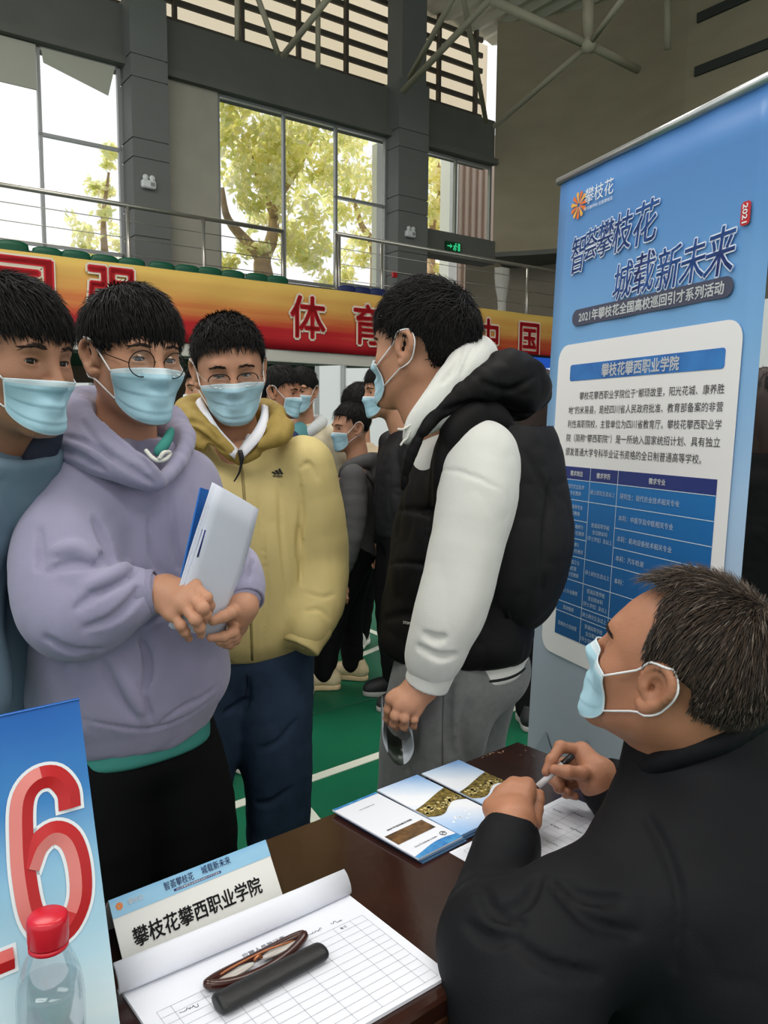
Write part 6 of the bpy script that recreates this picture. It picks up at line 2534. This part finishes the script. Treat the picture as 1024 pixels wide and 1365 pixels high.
# ---- brochures
SKYB = gradient('brochure_sky', [(0., (150, 188, 232)), (.3, (214, 226, 244)), (.46, (238, 240, 246)), (.62, (236, 240, 248)), (.8, (196, 216, 240)), (1., (132, 172, 222))], 1, -.1, .1, noise=.12, nscale=(22, 22, 1), rough=.22)
PHOTO = mat('brochure_photo', (150, 128, 66), .25, .5, col2=(48, 46, 26), vscale=120)
PHOTO2 = mat('brochure_photo_dark', (120, 88, 54), .25, .5, col2=(28, 28, 28), vscale=60)
BLOOM = mat('brochure_bloom', (226, 214, 170), .3, .4, col2=(196, 168, 60), vscale=400)


def brochure(c, ang, label, kind, n_sheets=2, z0=.7502):
    """folded leaflet, long side along the local -y axis that points at the sitter"""
    R = np.stack([TD, -TN, np.array([0, 0, 1.])], 1) @ rotz(ang)
    o = empty('brochure', (c[0], c[1], z0))
    W = lambda x, y, z: np.array([c[0], c[1], z0]) + R @ np.array([x, y, z])
    for k in range(n_sheets):
        mb_ = MB()
        w_, h_ = .1, .21
        off = .0025 * (n_sheets - 1 - k)
        zt = .003 * (k + 1)
        mb_.plate([W(-w_ / 2 + off, -h_ / 2 - off, zt), W(w_ / 2 + off, -h_ / 2 - off, zt), W(w_ / 2 + off, h_ / 2 - off, zt), W(-w_ / 2 + off, h_ / 2 - off, zt)], .0024, nrm=(0, 0, 1))
        mb_.build('cover' if k == n_sheets - 1 else 'inner_sheet', PAPER if (kind == 'white' and k == n_sheets - 1) else (SKYB if k == n_sheets - 1 else mat('brochure_edge_blue', (74, 106, 140), .4)), o)
    zt = .003 * n_sheets
    P = lambda x, y, l: W(x, y, zt + l)
    rs_ = np.random.RandomState(3)
    if kind == 'sky':
        # photo band with a curved upper edge
        mb_ = MB()
        xs = np.linspace(-.0495, .0495, 14)
        up_ = [P(x, .004 + .022 * math.sin((x + .05) * 15) ** 2 * .6 + (x + .05) * .16, .0004) for x in xs]
        dn_ = [P(x, -.026 + .012 * math.sin(x * 60), .0004) for x in xs[::-1]]
        for i in range(13):
            mb_.add([up_[i], dn_[13 - i], dn_[12 - i], up_[i + 1]], [[0, 1, 2, 3]])
        ph = mb_.build('photo_print', PHOTO, o)
        mb_ = MB()
        for k in range(70):
            x, y = -.047 + .094 * rs_.rand(), -.02 + .02 * rs_.rand()
            r_ = .0015 + .0025 * rs_.rand()
            mb_.add([P(x + r_ * math.cos(a), y + r_ * math.sin(a), .0007) for a in np.linspace(0, 6.28, 7)[:-1]], [list(range(6))])
        mb_.build('blossom_print', BLOOM, ph)
        mb_ = MB()
        for k in range(9):
            x, y = rs_.randn() * .014, -.06 + rs_.randn() * .008
            mb_.add([P(x + .003 * math.cos(a), y + .003 * math.sin(a), .0005) for a in np.linspace(0, 6.28, 7)[:-1]], [list(range(6))])
        mb_.build('pale_dots', mat('dot_white', (236, 242, 248), .4), o)
    else:
        mb_ = MB()
        mb_.add([P(-.045, -.055, .0004), P(.04, -.055, .0004), P(.04, -.022, .0004), P(-.045, -.022, .0004)], [[0, 1, 2, 3]])
        mb_.build('photo_print', PHOTO2, o)
        mb_ = MB()
        xs = np.linspace(-.0498, .0498, 14)
        for i in range(13):
            f = lambda x: -.092 + .006 * math.sin(x * 40 + 1)
            mb_.add([P(xs[i], -.1048, .0004), P(xs[i + 1], -.1048, .0004), P(xs[i + 1], f(xs[i + 1]), .0004), P(xs[i], f(xs[i]), .0004)], [[0, 1, 2, 3]])
        mb_.build('blue_wave', mat('wave_blue', (30, 92, 168), .25, col2=(88, 168, 216), vscale=40), o)
        mb_ = MB()
        mb_.add([P(-.0498, .099, .0004), P(.0498, .099, .0004), P(.0498, .1048, .0004), P(-.0498, .1048, .0004)], [[0, 1, 2, 3]])
        mb_.build('blue_edge', MATS['wave_blue'], o)
        mb_ = MB()
        U_, V_ = R @ np.array([-1, 0, 0]), R @ np.array([0, -1, 0])
        put_text(mb_, '攀枝花攀西职业学院', P(0, -.010, .0), U_, V_, w=.056, h=.005, bold=.02, lift=.0004)
        put_text(mb_, '攀枝花攀西职业学院', P(.0, .072, .0), U_, V_, w=.034, h=.003, lift=.0004)
        put_text(mb_, '攀枝花攀西职业学院', P(-.006, -.077, .0), U_, V_, w=.05, h=.004, lift=.0004)
        ring_ = [P(.034 + .0055 * math.cos(a), -.077 + .0055 * math.sin(a), .0006) for a in np.linspace(0, 6.28, 20)[:-1]]
        mb_.tube(ring_, .0006, 4, closed=True)
        mb_.tube([P(.031, -.079, .0006), P(.034, -.075, .0006), P(.037, -.078, .0006)], .0006, 4)
        mb_.build('lettering', INK_D, o)
    tag(o, label, 'brochure', 'brochures fanned out on the table')
    return o


def mid(*q):
    return np.mean([onz(*p, .757) for p in q], 0)


brochure(mid((437, 1081), (508, 1056), (620, 1116), (553, 1150)), .03, 'white brochure with a dark photo strip, nearest the name card of the three', 'white', 3)
brochure(mid((508, 1056), (572, 1034), (652, 1090), (622, 1119)) + np.array([-.004, .004, 0]), .0, 'pale blue brochure with a flower photo, the middle one of the three', 'sky', 3)
brochure(mid((562, 1028), (612, 1008), (728, 1062), (668, 1096)), -.02, 'pale blue brochure with a flower photo, partly under the seated man\'s hand', 'sky', 2)

# ---- form under the seated man's hands
pa = empty('form_sheet', (.24, 1.2, .7505))
pc = np.array([.337, 1.394, .7508])
dP = np.array([.754, .657, 0])
nP = np.array([.657, -.754, 0])
PP = lambda x, y, z=0.: pc - dP * (.305 - x) + nP * y + np.array([0, 0, z])
mb = MB()
mb.plate([PP(0, .205), PP(.305, .205), PP(.305, 0), PP(0, 0)], .0006, nrm=(0, 0, 1))
mb.build('sheet', PAPER, pa)
mb = MB()
for i in range(17):
    rule(mb, PP(.02 + .016 * i, .012), PP(.02 + .016 * i, .195), .0005, .0004)
for y in (.012, .05, .085, .12, .16, .195):
    rule(mb, PP(.02, y), PP(.276, y), .0005, .0004)
mb.build('ruling', INK, pa)
mb = MB()
for k in range(14):
    scrawl(mb, PP(.05 + .016 * k, .03 + .03 * (k % 4), .0005), nP, dP, .024, .005, k + 9)
mb.build('handwriting', INK_D, pa)
tag(pa, 'filled in white form lying under the hands of the seated man', 'paper')

# ---- papers and blue folder held by the student in lilac
tl, tr, br, bl = at(287, 646, 1.27), at(344, 679, 1.37), at(298, 851, 1.335), at(229, 838, 1.235)
ss = empty('paper_sheaf', (tl + tr + br + bl) / 4)
nn = np.cross(tr - tl, bl - tl)
nn = -nn / np.linalg.norm(nn) if (np.cross(tr - tl, bl - tl) @ (EYE - tl)) < 0 else nn / np.linalg.norm(nn)
for k in range(3):
    o_ = -nn * .0035 * k + (tl - tr) * .012 * k + (tl - bl) * .004 * k
    mb = MB()
    G = []
    for i in range(7):
        for j in range(7):
            s_, t_ = i / 6, j / 6
            G.append((tl * (1 - s_) + tr * s_) * (1 - t_) + (bl * (1 - s_) + br * s_) * t_ + o_ + nn * (.004 * math.sin(s_ * 3.1) * (1 - .5 * t_) + .002 * math.sin(t_ * 5 + k)))
    Fq = [[i * 7 + j, (i + 1) * 7 + j, (i + 1) * 7 + j + 1, i * 7 + j + 1] for i in range(6) for j in range(6)]
    o = mesh_obj('sheet', G, Fq, mat('paper_grey_white', (206, 210, 222), .6, .3), ss, True)
    md = o.modifiers.new('t', 'SOLIDIFY')
    md.thickness = .0016
tag(ss, 'sheaf of white papers held upright in front of the lilac hoodie', 'papers')
fo = empty('folder', (tl + bl) / 2)
ftl, ftr, fbr, fbl = at(268, 650, 1.29), at(300, 660, 1.36), at(262, 840, 1.345), at(228, 832, 1.262)
mb = MB()
mb.plate([ftl, fbl, fbr, ftr], .0025)
mb.build('cover', mat('folder_blue', (24, 104, 186), .35, .4), fo)
mb = MB()
a, b = at(272, 706, 1.262), at(262, 742, 1.257)
mb.tube([a, b], .0035, 8)
mb.build('spine_clip', mat('clip_navy', (30, 44, 120), .4), fo, True)
tag(fo, 'blue folder held behind the white papers of the student in lilac', 'folder')
# ================================================================== roll up banner
BT = np.array([0.50430119, 2.4, 2.1202886])
BU = np.array([0.35836795, -0.93358043, 0.])
BV = np.array([0.03258149, 0.01250686, 0.99939083])
BN = np.cross(BU, BV)
BP = lambda u, v, l=0.: BT + BU * u - BV * v + BN * l
HB = BT[2] / BV[2] - .04
WBn = .785
rb = empty('roll_up_banner', BP(WBn / 2, HB))
rb['org'] = [float(x) for x in rb.location]
mb = MB()
N = 14
V = [BP(WBn * i / N, v, .0025 * math.sin(i * 1.9) * (.3 + .7 * abs(math.sin(v * 2)))) for v in np.linspace(0, HB, 22) for i in range(N + 1)]
F = [[j * (N + 1) + i, (j + 1) * (N + 1) + i, (j + 1) * (N + 1) + i + 1, j * (N + 1) + i + 1] for j in range(21) for i in range(N)]
PRINT = gradient('banner_print', [(0., (150, 158, 170)), (.28, (166, 174, 186)), (.42, (176, 190, 208)), (.58, (164, 196, 228)), (.76, (120, 172, 220)), (.88, (92, 146, 204)), (1., (80, 130, 194))], 2, 0., 2.1, noise=.1, nscale=(1.5, 1.5, 2.5), rough=.4)
o = mesh_obj('print', V, F, PRINT, rb, True)
md = o.modifiers.new('t', 'SOLIDIFY')
md.thickness = .0012
md.offset = -1
mb = MB()
mb.tube([BP(-.012, -.004), BP(WBn + .012, -.004)], .011, 12)
mb.build('top_rail', mat('rail_silver', (190, 192, 192), .3, metal=.7), rb, True)
mb = MB()
mb.tube([BP(WBn / 2, 0, -.04), BP(WBn / 2, HB, -.06)], .009, 8)
mb.build('support_pole', MATS['rail_silver'], rb, True)
mb = MB()
Rb = np.stack([BU, np.cross(BV, BU) * 1, BV], 1)
mb.box(BP(WBn / 2, HB + .0, -.02) + np.array([0, 0, .005]), (WBn + .04, .16, .075), np.stack([BU, np.array([-BU[1], BU[0], 0]), np.array([0, 0, 1.])], 1), bev=.02)
mb.build('base', MATS['rail_silver'], rb)
PWH = mat('banner_white', (240, 238, 238), .45, .3)
PNAVY = mat('banner_navy', (44, 52, 96), .45, .3)


def rrect(u0, v0, u1, v1, r, l, name, m):
    pts = []
    for cu, cv, a0 in ((u1 - r, v0 + r, 0), (u0 + r, v0 + r, 90), (u0 + r, v1 - r, 180), (u1 - r, v1 - r, 270)):
        for k in range(7):
            a = math.radians(a0 + 15 * k)
            pts.append(BP(cu + r * math.cos(a), cv - r * math.sin(a), l))
    mb_ = MB()
    n = len(pts)
    mb_.add(pts + [p - BN * .0008 for p in pts], [list(range(n))] + [[i, i + n, (i + 1) % n + n, (i + 1) % n] for i in range(n)])
    return mb_.build(name, m, rb)


rrect(.05, .472, .738, 1.36, .045, .0042, 'white_panel', PWH)
rrect(.106, .378, .7, .423, .0225, .0042, 'title_bar', gradient('pill_navy', [(0, (72, 76, 96)), (1, (44, 60, 104))], 2, 1.7, 1.78, rough=.45))
hb_ = rrect(.114, .53, .694, .575, .008, .0052, 'heading_bar', mat('heading_blue', (34, 92, 168), .4, col2=(58, 132, 204), vscale=9))
mb = MB()
put_text(mb, '攀枝花攀西职业学院', BP(.408, .553, .0056), BU, BV, w=.292, h=.034, bold=.03)
mb.build('heading_lettering', mat('print_white', (236, 238, 240), .6), rb)
mb = MB()
put_text(mb, '2021年攀枝花全国高校巡回引才系列活动', BP(.407, .4005, .0046), BU, BV, w=.535, h=.029, bold=.03)
mb.build('bar_lettering', mat('print_white', (236, 238, 240), .6), rb)
mb = MB()
lines = [('攀枝花攀西职业学院位于“颛顼故里，阳光花城、康养胜', .167, .7, .618), ('地”的米易县，是经四川省人民政府批准、教育部备案的非营', .118, .7, .6565), ('利性高职院校，主管单位为四川省教育厅。攀枝花攀西职业学', .118, .7, .695), ('院（简称“攀西职院”）是一所纳入国家统招计划、具有独立', .116, .7, .7335), ('颁发普通大学专科毕业证书资格的全日制普通高等学校。', .116, .648, .772)]
for t, u0, u1, v in lines:
    put_text(mb, t, BP((u0 + u1) / 2, v, .0046), BU, BV, w=u1 - u0, h=.0225, bold=.006)
mb.build('body_lettering', mat('print_dark_grey', (52, 50, 54), .6), rb)
# table of posts
TABB = gradient('post_table_blue', [(0., (30, 84, 138)), (.5, (34, 100, 164)), (1., (44, 122, 190))], 2, .75, 1.3, rough=.45)
mb = MB()
mb.plate([BP(.117, 1.297, .0052), BP(.7, 1.297, .0052), BP(.7, .85, .0052), BP(.117, .85, .0052)], .0008, nrm=BN)
tbl = mb.build('post_table', TABB, rb)
mb = MB()
mb.plate([BP(.117, .85, .0052), BP(.7, .85, .0052), BP(.7, .814, .0052), BP(.117, .814, .0052)], .0008, nrm=BN)
mb.build('post_table_header', mat('header_indigo', (48, 60, 124), .45), tbl)
mb = MB()


def bline(u0, v0, u1, v1, w=.0018):
    a, b = BP(u0, v0, .0058), BP(u1, v1, .0058)
    d = (b - a) / np.linalg.norm(b - a)
    n = np.cross(BN, d) * w / 2
    mb.add([a - n, b - n, b + n, a + n], [[0, 1, 2, 3]])


C1, C2, C3, C4 = .117, .241, .36, .7
rows = [.85, .906, .962, 1.013, 1.063, 1.131, 1.199, 1.229, 1.297]
for r in rows[:-1]:
    bline(C1, r, C2, r)
for r in (.85, .906, 1.063, 1.131, 1.199, 1.229):
    bline(C2, r, C3, r)
for r in (.85, .906, .962, 1.013, 1.063, 1.131, 1.199, 1.229):
    bline(C3, r, C4, r)
bline(C2, .814, C2, 1.297)
bline(C3, .814, C3, 1.297)
mb.build('grid_lines', mat('print_pale', (206, 222, 236), .6), tbl)
mb = MB()


def cell(txts, u, v0, v1, h=.0125, left=None):
    n = len(txts)
    mb = MB()
    for i, t in enumerate(txts):
        v = (v0 + v1) / 2 + (i - (n - 1) / 2) * h * 1.45
        W_ = text2d(t, .012)[2] / text2d(t, .012)[3] * h
        W_ = min(W_, .112) if left is None else W_
        put_text(mb, t, BP(u if left is None else left + W_ / 2, v, .0058), BU, BV, w=W_, h=h, bold=.012)
    mb.build('cell_lettering', mat('print_pale', (206, 222, 236)), tbl)


for t, u in (('需求岗位', (C1 + C2) / 2), ('需求学历', (C2 + C3) / 2), ('需求专业', (C3 + C4) / 2 - .02)):
    mb = MB()
    put_text(mb, t, BP(u, .832, .0062), BU, BV, w=.058, h=.0145, bold=.03)
    mb.build('header_lettering', mat('print_white', (236, 238, 240)), tbl)
c1 = [['现代农业技术', '专任教师'], ['中医康养专业', '专任教师'], ['机电设备维修与', '管理专业专任教师'], ['汽车检测与', '维修专业专任教师'], ['农产品加工与', '质量检测', '专业专任教师'], ['幼儿专业教师'], ['思政教师'], ['党政办主任助理']]
for t, v0, v1 in zip(c1, rows[:-1], rows[1:]):
    cell(t, (C1 + C2) / 2, v0, v1)
deg = ['普通高等学校', '全日制本科', '（学士学位）及以上']
for t, v0, v1 in ((['硕士研究生及以上'], .85, .906), (deg, .906, 1.063), (['硕士研究生及以上'], 1.063, 1.131), (deg, 1.131, 1.199), (['硕士研究生及以上'], 1.199, 1.229), (deg, 1.229, 1.297)):
    cell(t, (C2 + C3) / 2, v0, v1, .0128)
for t, v0, v1 in (('研究生：现代农业技术相关专业', .85, .906), ('本科：中医学及中医相关专业', .906, .962), ('本科：机电设备技术相关专业', .962, 1.013), ('本科：汽车检测', 1.013, 1.063), ('本科：', 1.063, 1.131)):
    cell([t], 0, v0, v1, .0150, left=C3 + .014)

# slogan in brush characters with a pale rim
SLO = mat('slogan_navy', (44, 58, 128), .45, col2=(46, 108, 186), vscale=14)
RIM = mat('slogan_rim', (226, 234, 248), .5)
Sx = [('智', .116, .225, .064, .1), ('荟', .176, .208, .056, .08), ('攀', .238, .206, .066, .09), ('枝', .31, .205, .074, .096), ('花', .398, .202, .088, .102),
      ('城', .324, .33, .072, .09), ('载', .405, .323, .078, .098), ('新', .492, .328, .08, .098), ('未', .574, .327, .078, .096), ('来', .656, .322, .086, .104)]
sl = empty('slogan', BP(.4, .27))
sl.parent = rb
sl.location = BP(.4, .27) - np.array(rb['org'])
for i, (ch, u, v, w, h) in enumerate(Sx):
    ux = BU * math.cos(.1) + BV * math.sin(.1) * .6
    ux /= np.linalg.norm(ux)
    m1 = MB()
    put_text(m1, ch, BP(u, v, .0050), ux, np.cross(BN, ux), w=w, h=h, bold=.012, skew=.16)
    m1.build('brush_character', SLO, sl)
    m2 = MB()
    v_, f_, W_, H_ = text2d(ch, 0., 2)
    uy = np.cross(BN, ux)
    cnt = {}
    for q in f_:
        for a, b in zip(q, q[1:] + q[:1]):
            k = (min(a, b), max(a, b))
            cnt[k] = cnt.get(k, 0) + 1
    x = v_[:, 0] * w / W_ + .16 * v_[:, 1] * h / H_
    P = BP(u, v, .0050) + x[:, None] * ux + (v_[:, 1] * h / H_)[:, None] * uy
    for (a, b), n in cnt.items():
        if n == 1:
            d = P[b] - P[a]
            L_ = np.linalg.norm(d)
            if L_ < 1e-6:
                continue
            d /= L_
            s_ = np.cross(BN, d)
            r = .0034
            m2.add([P[a] - d * r * .4 - s_ * r, P[b] + d * r * .4 - s_ * r, P[b] + d * r * .4 + s_ * r, P[a] - d * r * .4 + s_ * r], [[0, 1, 2, 3]])
    m2.build('character_rim', RIM, sl)
# sun mark, town name, stamp
mb = MB()
for k in range(11):
    a = k * 2 * math.pi / 11 + .1
    e_ = BU * math.cos(a) + BV * math.sin(a)
    s_ = np.cross(BN, e_)
    c = BP(.104, .09, .0046)
    w_ = .0062
    mb.add([c + e_ * .006 - s_ * .0012, c + e_ * .034 - s_ * w_, c + e_ * .038, c + e_ * .034 + s_ * w_, c + e_ * .006 + s_ * .0012], [[0, 1, 2, 3, 4]], k % 2)
mb.build('sun_mark', [mat('sun_orange', (234, 116, 42), .5), mat('sun_yellow', (242, 178, 74), .5)], rb)
mb = MB()
put_text(mb, '攀枝花', BP(.196, .076, .0046), BU, BV, w=.125, h=.042, bold=.004)
put_text(mb, '阳光康养地 花是攀枝花', BP(.196, .109, .0046), BU, BV, w=.125, h=.0095)
mb.build('town_lettering', mat('print_white', (236, 238, 240)), rb)
st_ = rrect(.705, .232, .731, .281, .008, .0046, 'stamp', mat('stamp_red', (196, 38, 46), .5))
mb = MB()
put_text(mb, '2021', BP(.718, .2565, .0052), -BV, BU, w=.04, h=.014, bold=.02)
mb.build('stamp_lettering', mat('print_white', (236, 238, 240)), st_)
# pale hills at the foot of the print
mb = MB()
for pts in ([(.02, 1.72), (.1, 1.6), (.18, 1.70), (.3, 1.55), (.42, 1.72)], [(.3, 1.75), (.45, 1.58), (.6, 1.68), (.765, 1.56), (.765, 1.8)]):
    q = [BP(u, v, .004) for u, v in pts] + [BP(pts[-1][0], 1.95, .004), BP(pts[0][0], 1.95, .004)]
    mb.add(q, [list(range(len(q)))[::-1]])
mb.build('hills_print', mat('hills_grey', (146, 156, 168), .5), rb)
tag(rb, 'tall blue and white roll up banner with a recruitment notice behind the seated man', 'banner')
